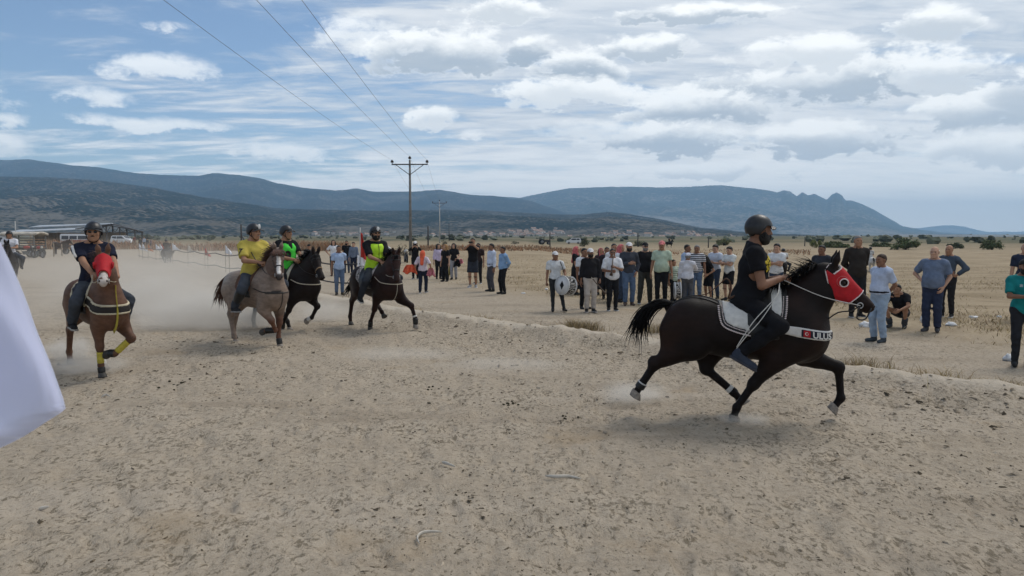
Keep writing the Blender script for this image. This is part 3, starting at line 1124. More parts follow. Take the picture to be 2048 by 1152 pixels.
t = car('car', 'white estate car parked under the right end of the shed', 'car', at_ground(246, 489, 148), rad(-8), MPV, MPVG, 1.75, ((-1.35, 1.35), .32), CARW); screen(t, 'windscreen', (.52, 1.70), (1.20, 1.17), 1.4, GLASS); lamps(t, 2.10, (-.6, .6), .72)
t = car('minibus', 'white minibus with a red side stripe behind the rider in the navy polo', 'minibus', at_ground(158, 490, 118), rad(12), VAN, VANG, 1.85, ((-1.5, 1.5), .36), CARW); screen(t, 'windscreen', (1.66, 1.96), (2.06, 1.28), 1.5, GLASS)
for s in (-1, 1):
    mb = MB(); mb.box((.3, s * .937, .88), (3.6, .02, .42)); mb.build('stripe', REDP, t, False)
lamps(t, 2.47, (-.62, .62), .85)
t = car('car', 'white car far out on the plain above the drummers', 'car', at_ground(1147, 492, 215), rad(176), MPV, MPVG, 1.75, ((-1.35, 1.35), .32), CARW); screen(t, 'windscreen', (.52, 1.70), (1.20, 1.17), 1.4, GLASS); lamps(t, 2.10, (-.6, .6), .72)
# pale truck with slatted load bed and canopy
def build_truck():
    D = 62.0
    t = thing('truck', 'old white truck with a cream canopy over its open load bed at the far left', 'truck', at_ground(36, 513, D), rad(-178))
    def bx(n, c, s, m, bev=0): 
        mb = MB(); mb.box(c, s); o = mb.build(n, m, t, False)
        if bev: b = o.modifiers.new('edge', 'BEVEL'); b.width = bev; b.segments = 2
        return o
    bx('cab', (1.05, 0, 1.15), (1.3, 1.6, 1.3), CARW, .12); bx('bonnet', (1.85, 0, .85), (.5, 1.5, .6), CARW, .08)
    screen(t, 'windscreen', (1.716, 1.25), (1.69, 1.70), 1.35, GLASS)
    for s in (-1, 1):
        bx('window', (1.1, s * .805, 1.45), (.8, .02, .42), GLASS); bx('door', (1.1, s * .803, .85), (.85, .015, .6), CARW)
    bx('load_bed', (-.75, 0, .72), (2.3, 1.7, .16), DARKP)
    for k in range(4):
        for s in (-1, 1): bx('rail', (-.75, s * .83, .95 + k * .22), (2.3, .04, .10), CONC)
    for x in (-1.85, .35):
        for s in (-1, 1): bx('canopy_post', (x, s * .8, 1.35), (.07, .07, 1.15), CONC)
    mb = MB()
    ys = np.linspace(-.95, .95, 9); V = [(x, y, 1.98 + .16 * math.cos(y * 1.6) + .02 * math.sin(x * 9 + y)) for x in np.linspace(-2.05, .95, 10) for y in ys]
    F = [[i * 9 + j, (i + 1) * 9 + j, (i + 1) * 9 + j + 1, i * 9 + j + 1] for i in range(9) for j in range(8)]
    mb.add(V, F); o = mb.build('canopy', mat('canopy_cream', (.46, .42, .36), .9, .2, 3), t); md = o.modifiers.new('thick', 'SOLIDIFY'); md.thickness = .16
    for x in (-1.5, 1.5):
        for s in (-1, 1): wheel(t, x, s * .74, .36)
    lamps(t, 2.11, (-.5, .5), .85)
build_truck()


def motorcycle(label, pos, rz, tank=REDP, group='motorcycles parked at the far left'):
    t = thing('motorcycle', label, 'motorcycle', pos, rz, group)
    wheel(t, -.62, 0, .31, .11); wheel(t, .68, 0, .31, .10)
    m = MB(); m.tube([(-.62, 0, .31), (-.1, 0, .42), (.25, 0, .38), (.42, 0, .85)], .035, 6); m.tube([(-.1, 0, .42), (-.35, 0, .75), (.42, 0, .88)], .03, 6); m.build('frame', LEATH, t)
    m = MB(); m.tube([(.68, .07, .31), (.46, .06, .95)], .022, 6); m.tube([(.68, -.07, .31), (.46, -.06, .95)], .022, 6); m.build('fork', STEELD, t)
    m = MB(); m.ball((.15, 0, .86), (.28, .13, .13)); m.build('tank', tank, t)
    m = MB(); m.ball((-.38, 0, .82), (.40, .12, .07)); m.build('seat', LEATH, t)
    m = MB(); m.tube([(.40, -.36, 1.06), (.47, -.1, 1.0), (.47, .1, 1.0), (.40, .36, 1.06)], .016, 6); m.build('handlebar', STEELD, t)
    m = MB(); m.ball((.58, 0, .88), (.07, .09, .09)); m.build('headlight', LAMP, t)
    m = MB(); m.box((.05, 0, .42), (.36, .2, .28)); m.build('engine', STEELD, t, False)
    return t


mc = motorcycle('red motorcycle leaning by the truck\'s rear wheels', at_ground(50, 513, 60), .4)
dup(mc, at_ground(76, 512, 60), -.5, 'red motorcycle standing a little right of the truck canopy')
dup(mc, at_ground(146, 507, 72), .9, 'red motorcycle in front of the minibus')
WHITEP = mat('tank_silver', (.5, .5, .5), .35, .1, 3, 0)
motorcycle('silver motorcycle standing at the foot of the near utility pole', at_ground(812, 522, 56), rad(-75), WHITEP, 'motorcycles behind the spectators')
# far tractor
def build_tractor():
    t = thing('tractor', 'small dark tractor far out on the plain left of the white car', 'tractor', at_ground(1089, 494, 200), rad(8))
    for s in (-1, 1): wheel(t, -.8, s * .75, .72, .35); wheel(t, 1.1, s * .62, .40, .25)
    mb = MB(); mb.box((.7, 0, 1.0), (1.5, .65, .6)); mb.build('bonnet', DARKP, t, False)
    mb = MB(); mb.box((-.7, 0, 1.95), (1.3, 1.3, .1)); mb.build('cab_roof', DARKP, t, False)
    for x in (-1.25, -.15):
        for s in (-1, 1): mb = MB(); mb.box((x, s * .55, 1.45), (.07, .07, .95)); mb.build('cab_post', DARKP, t, False)
    mb = MB(); mb.box((-.8, 0, 1.05), (.5, .5, .35)); mb.build('seat', DARKP, t, False)
build_tractor()
build_shed()


# ------------------------------------------------------------------ bushes and trees on the plain
def leaf_mat(name, c):
    m = mat_tint(name, .8, .2, (2, 2, 2), .1, 0, 0); return m
LEAF = leaf_mat('leaves', None); BARK = mat('bark', (.06, .045, .035), .95, .3, 6)


def bush(label, px, ybase, D, w, h, seed, col=(.050, .062, .030), n=1500, name='bush', cat='bush', trunk=True):
    rs = np.random.default_rng(seed)
    p = P(px, ybase, D); z0 = gz(p)
    t = thing(name, label, cat, (p.x, p.y, z0 - .05), 0, 'bushes on the plain')
    cl = []
    for k in range(16):
        a = rs.uniform(0, 2 * PI); rr = rs.uniform(.05, .40) ** .8 * w
        cl.append((rr * math.cos(a), rr * math.sin(a), h * rs.uniform(.12, .80) * (1 - .5 * (rr / (w * .5)) ** 2), rs.uniform(.14, .25)))
    V, F, Cc = [], [], []
    for k in range(n):
        c = cl[rs.integers(len(cl))]
        d = rs.normal(0, 1, 3); d /= np.linalg.norm(d)
        R_ = c[3] * rs.uniform(.5, 1.08)
        q = np.array(c[:3]) + d * np.array([w * R_ * .95, w * R_ * .95, h * R_ * 1.05])
        if q[2] < .05: continue
        s = rs.uniform(.10, .24) * min(w, 4.5) / 4.0
        u = rs.normal(0, 1, 3); u /= np.linalg.norm(u); v = np.cross(u, d + rs.normal(0, .5, 3)); v /= np.linalg.norm(v) + 1e-6
        b = len(V)
        V += [q - u * s, q + v * s * .6, q + u * s, q - v * s * .6]; F.append([b, b + 1, b + 2, b + 3])
        k_ = rs.uniform(.8, 2.0); g = np.array(col) * 1.5 * k_ * np.array([rs.uniform(.85, 1.25), 1, rs.uniform(.8, 1.1)])
        Cc += [g] * 4
    o = obj('crown', new_mesh('crown', V, np.array(F), False, LEAF, np.array(Cc)), t); o['kind'] = 'stuff'
    if trunk:
        m = MB()
        m.tube([(0, 0, 0), (.04 * w, 0, h * .35)], [.05 * w, .025 * w], 7)
        for c in cl[:6]: m.tube([(.02 * w, 0, h * .18), (c[0] * .6, c[1] * .6, c[2] * .7), c[:3]], [.022 * w, .014 * w, .006 * w], 5)
        m.build('trunk', BARK, t)


bush('broad green bush right of the man in pale blue, on the field edge', 1811, 501, 130, 4.3, 2.7, 1)
bush('loose round green bush at the right end of the field edge', 1983, 502, 130, 3.1, 2.3, 2)
bush('small dark bush between the two bigger bushes', 1910, 502, 140, 2.6, 1.5, 3, (.040, .048, .030))
bush('yellow-green bush left of the tall man in brown', 1632, 499, 150, 2.2, 2.0, 4, (.075, .085, .035))
bush('low green bush by the shoulder of the tall man in brown', 1672, 499, 150, 5.0, 1.7, 5, (.055, .065, .032))
bush('low green bush right of the tall man in brown', 1762, 499, 160, 3.8, 1.3, 6, (.050, .060, .032))
bush('round dark tree right of the far white car', 1169, 494, 165, 1.9, 2.5, 7, (.030, .038, .022), name='tree', cat='tree')
bush('pale green bush above the white T-shirts', 1447, 496, 180, 3.6, 2.2, 8, (.075, .080, .040))
bush('grey-green bush behind the grey sweater', 1277, 496, 165, 2.2, 1.9, 9, (.06, .065, .045))
bush('thin dark shrub at the foot of the near utility pole', 806, 506, 74, 1.3, 1.6, 10, (.055, .055, .04), 500)
bush('grey shrub right of the pale utility pole', 887, 492, 150, 1.4, 1.6, 11, (.055, .06, .045), 500)
bush('dark low bush far left of the tractor', 1030, 492, 170, 1.6, 1.0, 12, (.03, .035, .025), 400)


def scatter_trees(name, n, xr, Dr, hr, seed, col):
    """belts of scrub and orchard trees too far off to tell apart"""
    rs = np.random.default_rng(seed)
    ico = [sphere(6, 4)[0] for _ in range(3)]
    Fi = [f if len(f) == 4 else f + [f[-1]] for f in sphere(6, 4)[1]]
    V, F, Cc = [], [], []; nb = 0
    for k in range(n):
        D = math.exp(rs.uniform(math.log(Dr[0]), math.log(Dr[1])))
        px = rs.uniform(*xr); x = (px - 1024) / FPX * D
        if fbm2(np.array([x / (D * .06)]), np.array([D / 160.0]), 3, seed)[0] < .46: continue
        h = rs.uniform(*hr) * (1.0 if D < 900 else 1.3); w = h * rs.uniform(.5, 1.3)
        z = float(ground_z(x, D, False))
        v = ico[0] * (1 + .30 * rs.normal(0, 1, (len(ico[0]), 1))) * np.array([w, w, h * .55]) + np.array([x, D, z + h * .45])
        V.append(v); F += [[i + nb for i in f] for f in sphere(6, 4)[1]]; nb += len(v)
        Cc.append(np.repeat([np.array(col) * rs.uniform(.6, 1.6)], len(v), 0))
    o = obj(name, new_mesh(name, np.concatenate(V), F, False, LEAF, np.concatenate(Cc)))
    tag(o, 'belts of scrub and small trees scattered over the far plain', 'trees', kind='stuff')


scatter_trees('far_scrub', 220, (1350, 2200), (210, 3200), (.8, 2.6), 41, (.10, .108, .075))
scatter_trees('far_scrub', 380, (250, 1350), (260, 1700), (.7, 2.2), 42, (.09, .098, .07))

# ------------------------------------------------------------------ villages at the foot of the hills
def house_mesh():
    w = mat('house_wall', (.52, .48, .44), .9, .1, .2); 
    V = [(-5, -4, 0), (5, -4, 0), (5, 4, 0), (-5, 4, 0), (-5, -4, 5), (5, -4, 5), (5, 4, 5), (-5, 4, 5)]
    return new_mesh('house', V, [[0, 1, 5, 4], [1, 2, 6, 5], [2, 3, 7, 6], [3, 0, 4, 7], [4, 5, 6, 7]], False, w), new_mesh('roof', [(-5.5, -4.5, 5.02), (5.5, -4.5, 5.02), (5.5, 4.5, 5.02), (-5.5, 4.5, 5.02), (-5.5, 0, 7.4), (5.5, 0, 7.4)], [[0, 1, 5, 4], [2, 3, 4, 5], [1, 2, 5], [3, 0, 4], [3, 2, 1, 0]], False, mat('house_roof', (.36, .25, .20), .9, .3, .2))


def hill_height():
    from mathutils.bvhtree import BVHTree
    o = bpy.data.objects['foothill']; me = o.data
    return BVHTree.FromPolygons([v.co for v in me.vertices], [p.vertices for p in me.polygons])


def villages():
    wm, rm = house_mesh()
    bv = hill_height()
    rs = np.random.default_rng(77); k = 0
    for vi, (cx, cy, sx, sy, n) in enumerate(((1075, 468, 60, 9, 46), (960, 472, 90, 5, 22), (1330, 475, 110, 7, 30), (1230, 471, 60, 6, 18), (700, 470, 120, 6, 14), (1420, 474, 60, 4, 10))):
        for _ in range(n):
            px, py = cx + rs.normal(0, sx * .5), cy + rs.normal(0, sy * .5)
            r = ray(px, py); h = bv.ray_cast(Vector((0, 0, CAM_H)), r)
            if h[0] is not None and h[0].y < 2600: loc = h[0]
            else:
                D = rs.uniform(900, 1500); loc = Vector((r.x / r.y * D, D, float(ground_z(r.x / r.y * D, D, False))))
            s = rs.uniform(.45, .95)
            o = obj('house', wm); o.location = loc - Vector((0, 0, .8)); o.rotation_euler = (0, 0, rs.uniform(0, PI)); o.scale = (s, s * rs.uniform(.8, 1.2), s * rs.uniform(.8, 1.3))
            tag(o, 'tiny pale far house ' + ('in the village above the tractor', 'in the hamlet above the two blue shirts', 'behind the pink cap', 'above the zurna players', 'behind the fluorescent vest', 'above the crossed-arm spectators')[vi], 'house', 'village houses at the foot of the hills')
            q = obj('roof', rm, o)
villages()
m = MB(); m.box((0, 0, 3), (150, 40, 6)); 
p = P(1905, 484, 900); t = tag(m.build('greenhouse', mat('greenhouse_film', (.62, .64, .66), .5, .1, .05, 0), None, False), 'long white greenhouse roof far out on the right of the plain', 'greenhouse'); t.location = (p.x, 900, float(ground_z(p.x, 900, False)) - 3.4)
# ------------------------------------------------------------------ people
SK = dict(tan=mat('skin_tan', (0.33, 0.175, 0.105), 0.6, 0.12, 12, 0.1, 90),
          brown=mat('skin_brown', (0.22, 0.11, 0.066), 0.6, 0.12, 12, 0.1, 90),
          pale=mat('skin_pale', (0.46, 0.27, 0.185), 0.6, 0.12, 12, 0.1, 90))
HAIR = dict(black=mat('hair_black', (0.012, 0.010, 0.009), 0.55, 0.3, 60, 0.5, 160),
            brown=mat('hair_brown', (0.045, 0.024, 0.014), 0.6, 0.3, 60, 0.5, 160),
            blond=mat('hair_blond', (0.30, 0.17, 0.07), 0.6, 0.3, 60, 0.5, 160),
            grey=mat('hair_grey', (0.20, 0.19, 0.18), 0.7, 0.3, 60, 0.5, 160),
            white=mat('hair_white', (0.45, 0.43, 0.41), 0.7, 0.2, 60, 0.5, 160))
EYE = mat('eye_dark', (0.02, 0.012, 0.01), 0.2, 0.1, 5, 0)
EYEW = mat('eye_white', (0.5, 0.47, 0.43), 0.25, 0.05, 5, 0)
LENS = mat('sunglass_lens', (0.008, 0.008, 0.009), 0.12, 0.1, 5, 0, spec=0.6)
HELMET = mat('helmet_shell', (0.012, 0.012, 0.014), 0.38, 0.3, 30, 0.1, 300, spec=0.45)
STRAPM = mat('helmet_strap', (0.012, 0.012, 0.012), 0.8)

_TPL = {}


def head_prims():
    return [ell((0, .014, .025), (.076, .097, .088)), ell((0, -.018, -.035), (.063, .074, .088), .04),
            cap((-.028, -.035, -.085), (.028, -.035, -.085), .032, k=.04), ell((0, -.068, -.105), (.026, .024, .022), .03),
            cap((0, -.088, .012), (0, -.109, -.032), .010, .013, .014), cap((-.013, -.098, -.036), (.013, -.098, -.036), .0085, k=.012),
            cap((-.034, -.078, .022), (.034, -.078, .022), .015, k=.02), ell((-.042, -.066, -.025), (.02, .02, .02), .03), ell((.042, -.066, -.025), (.02, .02, .02), .03),
            cap((-.019, -.089, -.064), (.019, -.089, -.064), .0075, k=.012), cap((-.016, -.086, -.076), (.016, -.086, -.076), .0085, k=.012),
            ell((.079, .012, -.008), (.011, .022, .034), .012), ell((-.079, .012, -.008), (.011, .022, .034), .012),
            cap((0, .022, -.07), (0, .036, -.2), .056, .060, .03)]


def tpl(kind, h):
    key = (kind, h)
    if key in _TPL: return _TPL[key]
    skull = [ell((0, .014, .025), (.076, .097, .088)), ell((0, -.005, -.03), (.066, .080, .085), .04)]
    if kind == 'head':
        r = sdf_mesh(head_prims(), h, sub=[ell((.031, -.094, -.001), (.017, .013, .010)), ell((-.031, -.094, -.001), (.017, .013, .010))],
                     cut=lambda X, Y, Z, d: np.maximum(d, -0.19 - Z))
    elif kind in ('short', 'quiff', 'bald', 'crop'):
        inf = {'short': .0085, 'quiff': .013, 'bald': .006, 'crop': .006}[kind]

        def c(X, Y, Z, d):
            line = np.where(Y < -.01, .070 + (-.085 - Y) * .55 - np.maximum(0, np.abs(X) - .045) * .3, .029 - (Y + .01) * 1.25)
            ear = np.maximum(np.abs(Y - .0) - .03, 0)
            d = np.maximum(d, (line - Z) * .75)
            if kind == 'bald': d = np.maximum(d, Z - (.035 + Y * .25))
            d = d - .0035 * np.sin(X * 210 + Y * 60) * np.sin(Y * 180 + Z * 90)
            if kind == 'quiff': d = d - .014 * np.exp(-(((Y + .075) / .04) ** 2 + ((Z - .1) / .04) ** 2))
            return d
        r = sdf_mesh(skull, h, cut=c, inf=inf)
    elif kind in ('long', 'curly'):
        pr = skull + [cap((0, .05, .0), (0, .07, -.2), .088, .07 if kind == 'long' else .095, .03), cap((.062, .02, -.03), (.08, .0, -.2), .035, .04, .03), cap((-.062, .02, -.03), (-.08, .0, -.2), .035, .04, .03)]

        def c(X, Y, Z, d):
            d = d - (.007 if kind == 'long' else .016) * np.sin(X * 110 + Z * 40) * np.sin(Z * 90 + Y * 70 + 1)
            face = np.maximum(Y + .035, np.maximum(np.abs(X) - .058, Z - .075))
            return np.maximum(d, -face)
        r = sdf_mesh(pr, h, cut=c, inf=.014 if kind == 'long' else .022)
    elif kind == 'bun':
        r = sdf_mesh(skull + [ell((0, .105, .05), (.045, .04, .045), .02)], h, inf=.012, cut=lambda X, Y, Z, d: np.maximum(d, (.06 + (-.085 - Y) * .8 - Z) * .75))
    elif kind == 'beard':
        def c(X, Y, Z, d):
            d = np.maximum(d, Z + .052 + np.abs(X) * -.55 - np.maximum(0, Y + .02) * .9)
            d = np.maximum(d, Y - .022)
            mouth = np.sqrt((X / .021) ** 2 + ((Z + .070) / .008) ** 2) - 1
            d = np.maximum(d, np.where(Y < -.06, -mouth * .008, -1))
            return d - .002 * np.sin(X * 400) * np.sin(Z * 380)
        r = sdf_mesh(head_prims()[1:4] + head_prims()[9:11] + [cap((-.026, -.094, -.056), (.026, -.094, -.056), .006, k=.01)], h, inf=.010, cut=c)
    elif kind == 'moustache':
        r = sdf_mesh([cap((-.03, -.083, -.062), (0, -.099, -.052), .005, .008, .01), cap((.03, -.083, -.062), (0, -.099, -.052), .005, .008, .01)], min(h, .006))
    elif kind == 'eyebrow':
        r = sdf_mesh([cap((.015, .006, .001), (-.015, -.006, 0), .004, .0055, .01)], min(h, .005))
    elif kind == 'cap':
        V, Q = sdf_mesh(skull, h, inf=.017, cut=lambda X, Y, Z, d: np.maximum(d, (.030 - .10 * Y - Z)))
        V2, Q2 = sdf_mesh([cap((-.045, -.095, .043), (.045, -.095, .043), .03, k=.03), cap((-.035, -.15, .036), (.035, -.15, .036), .028, k=.03)], min(h, .007),
                          cut=lambda X, Y, Z, d: np.maximum(d, np.maximum(np.abs(Z - (.042 + (Y + .1) * .18 - X * X * 6)) - .0055, Y + .085)))
        r = (np.vstack([V, V2]), np.vstack([Q, Q2 + len(V)]))
    elif kind == 'helmet':
        r = sdf_mesh(skull, h, inf=.030, cut=lambda X, Y, Z, d: np.maximum(d, (-.045 + .082 * np.clip((.015 - Y) / .06, 0, 1) - Z) * .8))
    elif kind == 'visor':
        r = sdf_mesh([cap((-.07, -.06, .04), (.07, -.06, .04), .075, k=.03)], min(h, .007),
                     cut=lambda X, Y, Z, d: np.maximum(d, np.maximum(np.abs(Z - (.040 + (Y + .1) * .22 - X * X * 2.5)) - .005, Y + .08)))
    elif kind == 'scarf':
        pr = skull + [cap((0, .04, -.02), (0, .03, -.16), .085, .10, .04), cap((0, .08, -.02), (0, .16, -.42), .07, .06, .05, .5)]

        def c(X, Y, Z, d):
            face = np.maximum(Y + .03, np.maximum(np.abs(X) - .05, np.abs(Z + .015) - .085))
            return np.maximum(d - .004 * np.sin(X * 90 + Z * 30) * np.sin(Z * 60 + Y * 40), -face)
        r = sdf_mesh(pr, h, inf=.015, cut=c)
    elif kind == 'shades':
        V, F = [], []
        m = MB()
        for s in (-1, 1):
            m.ball((s * .031, -.094, .002), (.023, .008, .017), 10, 6)
            m.tube([(s * .052, -.088, .006), (s * .076, -.03, .006), (s * .08, .01, .002)], .0028, 5)
        m.tube([(-.012, -.098, .006), (.012, -.098, .006)], .003, 5)
        r = (np.concatenate(m.V), m.F)
    elif kind == 'eye':
        V, F = sphere(8, 6)
        r = (V * np.array([.0125, .008, .0075]), F)
    elif kind in ('hand', 'fist'):
        pr = [cap((0, 0, -.03), (0, 0, .02), .024, .026, .02, .72), ell((0, 0, .058), (.041, .0155, .05), .02), ell((.022, -.008, .04), (.02, .016, .03), .015)]
        fist = kind == 'fist'
        for x, z, L, spread in ((.029, .094, .078, .10), (.0098, .102, .086, .02), (-.0098, .098, .080, -.05), (-.0285, .086, .062, -.13)):
            a, p0 = 0.0, np.array([x, 0, z])
            for frac, bend in ((.42, 1.25 if fist else .28), (.32, 1.45 if fist else .38), (.26, .9 if fist else .28)):
                a += bend
                p1 = p0 + L * frac * np.array([math.sin(spread) * math.cos(a), -math.sin(a), math.cos(a)])
                pr.append(cap(p0, p1, .0096 - .0012 * (1 - frac), .0082, k=.004)); p0 = p1
        if fist:
            t = [(.03, -.008, .03), (.046, -.028, .062), (.028, -.046, .085), (.008, -.05, .09)]
        else:
            t = [(.03, -.006, .025), (.054, -.016, .058), (.060, -.026, .088), (.058, -.034, .108)]
        for i in range(3): pr.append(cap(t[i], t[i + 1], (.0155, .0115, .0098)[i], (.0115, .0098, .0088)[i], .008))
        r = sdf_mesh(pr, .0052 if h < .009 else (.0072 if h < .014 else .0092))
    elif kind == 'shoe':
        pr = [ell((0, .035, .05), (.040, .052, .055), .04), cap((0, .02, .038), (0, -.13, .030), .044, .040, .04, .95, (1, 0, 0)), cap((0, .02, .08), (0, .03, .12), .046, .047, .03)]
        r = sdf_mesh(pr, h, cut=lambda X, Y, Z, d: np.maximum(np.maximum(d, -Z), Z - .115))
    elif kind == 'sole':
        r = sdf_mesh([ell((0, .035, .0), (.045, .056, .06), .04), cap((0, .03, 0), (0, -.135, 0), .048, .046, .04)], min(h, .01), cut=lambda X, Y, Z, d: np.maximum(np.maximum(d, -Z), Z - .024))
    _TPL[key] = r
    return r


_SHARED = {}


def part(name, kind, h, m, parent, R, t, mirror=1, label=None):
    key = (kind, h, m.name)
    if key not in _SHARED:
        V, F = tpl(kind, h)
        _SHARED[key] = new_mesh(name, V, F, True, m)
    o = obj(name, _SHARED[key], parent)
    M = Matrix(R.tolist()).to_4x4(); M.translation = Vector(t)
    o.matrix_local = M
    if label: o['label'] = label
    return o


def two_bone(a, t, l1, l2, hint):
    a, t = np.array(a, float), np.array(t, float)
    v = t - a
    d = np.linalg.norm(v)
    if d > (l1 + l2) * .998:
        t = a + v / d * (l1 + l2) * .998; v = t - a; d = np.linalg.norm(v)
    c = (l1 * l1 + d * d - l2 * l2) / (2 * d)
    hgt = math.sqrt(max(l1 * l1 - c * c, 0))
    u = v / d
    hn = np.array(hint, float); hn = hn - u * (hn @ u); hn /= np.linalg.norm(hn) + 1e-9
    return a + u * c + hn * hgt, t


ARMS = {  # wrist (x is to the person's own left for the left arm, mirrored for the right), elbow hint
    'down': ((.265, -.03, .84), (.4, 1, 0)), 'swing': ((.25, -.16, .88), (.4, 1, 0)), 'swingb': ((.25, .14, .88), (.4, 1, 0)),
    'hip': ((.20, -.02, 1.03), (1, .55, 0)), 'back': ((.03, .175, .98), (1, .35, -.2)),
    'front': ((.05, -.21, .92), (1, .5, -.3)), 'cross': ((-.06, -.215, 1.22), (1, .2, -.6)),
    'phone': ((.045, -.30, 1.53), (1, -.2, -.8)), 'chest': ((.04, -.24, 1.18), (1, .3, -.6)), 'pocket': ((.20, -.06, .93), (.8, 1, 0)),
    'hold': ((.22, -.22, 1.08), (.6, 1, -.3)), 'face': ((.07, -.19, 1.50), (1, -.2, -.8)), 'reach': ((.16, -.46, 1.22), (.7, .2, -1)),
    'wide': ((.42, -.12, .92), (.5, 1, 0)),
}


def person(pos, yaw, height, label, skin='tan', hair=('short', 'black'), top=None, bottom=None, shoes=(.03, .03, .03), sole=None,
           arms=('down', 'down'), fists=(0, 0), fat=0.0, head=(0, 0), lean=0.0, stance=.10, feet=None, pelvis=None, knees=None, extras=(), h=.017, hh=.011,
           group=None, wide=1.0, foot_dirs=None, root=None, eyes=True, shldr=1.0, cat='person'):
    """yaw: 0 faces the camera, +90 faces the right of the picture. Modelled at 1.75 m and scaled."""
    if root is None:
        root = thing('person', label, cat, pos, rad(yaw), group)
        s = height / 1.75
        root.scale = (s, s, s)
    top = top or dict(col=(.5, .5, .5)); bottom = bottom or dict(col=(.03, .03, .04))
    pz = np.array([0, 0, .95]) if pelvis is None else np.array(pelvis, float)
    R = rot('X', lean)
    T = lambda p: pz + R @ (np.array(p, float) - np.array([0, 0, .95]))
    f = fat
    sw = shldr
    torso = [ell(T((0, .008, .95)), (.160 + .02 * f, .115 + .03 * f, .125), .05, R), ell(T((0, -.012 - .045 * f, 1.09)), (.138 + .05 * f, .098 + .065 * f, .15), .06, R),
             ell(T((0, .0 - .01 * f, 1.27)), (.158 * sw + .02 * f, .108 + .03 * f, .18), .06, R), ell(T((0, -.03, 1.33)), (.135 * sw, .085 + .01 * f, .09), .05, R)]
    yoke = []
    for sgn in (-1, 1):
        yoke += [cap(T((sgn * .105 * sw, .015, 1.415)), T((sgn * .178 * sw, .012, 1.405)), .062, .060, .04), cap(T((sgn * .115 * sw, .02, 1.44)), T((sgn * .03, .025, 1.50)), .042, .05, .05)]
    hd = T((0, -.008, 1.635))
    Rh = R @ rot('Z', rad(head[0])) @ rot('X', rad(head[1]) - lean * .8)
    skin_p = list(torso) + yoke + [cap(T((0, .02, 1.46)), hd + Rh @ np.array([0, .026, -.09]), .058, .055, .03)]
    arm_j = []
    for i, sgn in enumerate((1, -1)):
        a = arms[i]
        w, hint = (ARMS[a] if isinstance(a, str) else a)[:2]
        w = np.array(w, float) * [sgn, 1, 1]; hint = np.array(hint, float) * [sgn, 1, 1]
        if isinstance(a, str): w = T(w) if pelvis is not None or lean else w
        sh = T((sgn * .188 * sw, .012, 1.405))
        if isinstance(a, str) and a == 'down': w = w + np.array([sgn * .03 * f, 0, 0])
        el, w = two_bone(sh, w, .29, .255, hint)
        arm_j.append((sh, el, w))
        skin_p += [cap(sh, el, .050 + .006 * f, .040, .014), cap(el, w, .042 + .004 * f, .0285, .008)]
    leg_j = []
    for i, sgn in enumerate((1, -1)):
        hp = pz + np.array([sgn * .09, 0, -.02])
        an = np.array([sgn * stance, .02 * sgn, .085]) if feet is None else np.array(feet[i], float)
        hint = np.array([sgn * .12, -1, 0]) if knees is None else np.array(knees[i], float)
        kn, an = two_bone(hp, an, .435, .42, hint)
        leg_j.append((hp, kn, an))
        lk = 1.0 if bottom.get('len') == 'short' else .82
        skin_p += [cap(hp, kn, (.082 + .012 * f) * lk, .056 * lk, .05), cap(kn, an, .054 * lk, .036 * lk, .03), cap(kn + (an - kn) * .2, kn + (an - kn) * .45, .055 * lk, .05 * lk, .03)]
    # --- skin: one continuous figure
    V, Q = sdf_mesh(skin_p, h)
    parts = [(V, Q)]
    Vh, Qh = tpl('head', hh)
    parts.append((hd + Vh @ Rh.T, Qh))
    hands = []
    for i, sgn in enumerate((1, -1)):
        sh, el, w = arm_j[i]
        dr = w - el; dr /= np.linalg.norm(dr)
        a = arms[i]
        pn = np.array([-sgn, .25, -.1]) if not (isinstance(a, tuple) and len(a) > 2) else np.array(a[2], float) * [sgn, 1, 1]
        F3 = frame(dr, -pn)                       # palm looks along pn
        V2, Q2 = tpl('fist' if fists[i] else 'hand', hh)
        m = V2.copy()
        # thumb forward: F3's x axis should point to the front
        flip = 1 if (F3[:, 0] @ np.array([0, -1, .3])) > 0 else -1
        m[:, 0] *= flip
        parts.append((w + m @ F3.T, Q2 if flip > 0 else Q2[:, ::-1]))
        hands.append((w + dr * .07, dr, F3))
    n = 0; VV = []; QQ = []
    for V, Q in parts:
        VV.append(V); QQ.append(np.asarray(Q) + n); n += len(V)
    body = obj('body', new_mesh('body', np.concatenate(VV), np.concatenate(QQ), True, SK[skin]), root)

    # --- shirt
    rs = np.random.default_rng((len(label) * 131 + int(abs(pos[0]) * 97)) % 99991)
    ph = rs.random(8) * 6.28

    def wr(X, Y, Z, amp):
        return amp * (np.sin(X * 34 + Z * 17 + ph[0]) * np.sin(Z * 29 - Y * 21 + ph[1]) + .7 * np.sin(Z * 55 + X * 30 * np.sin(ph[2]) + ph[3]) * np.sin(Y * 47 + X * 23 + ph[4]))

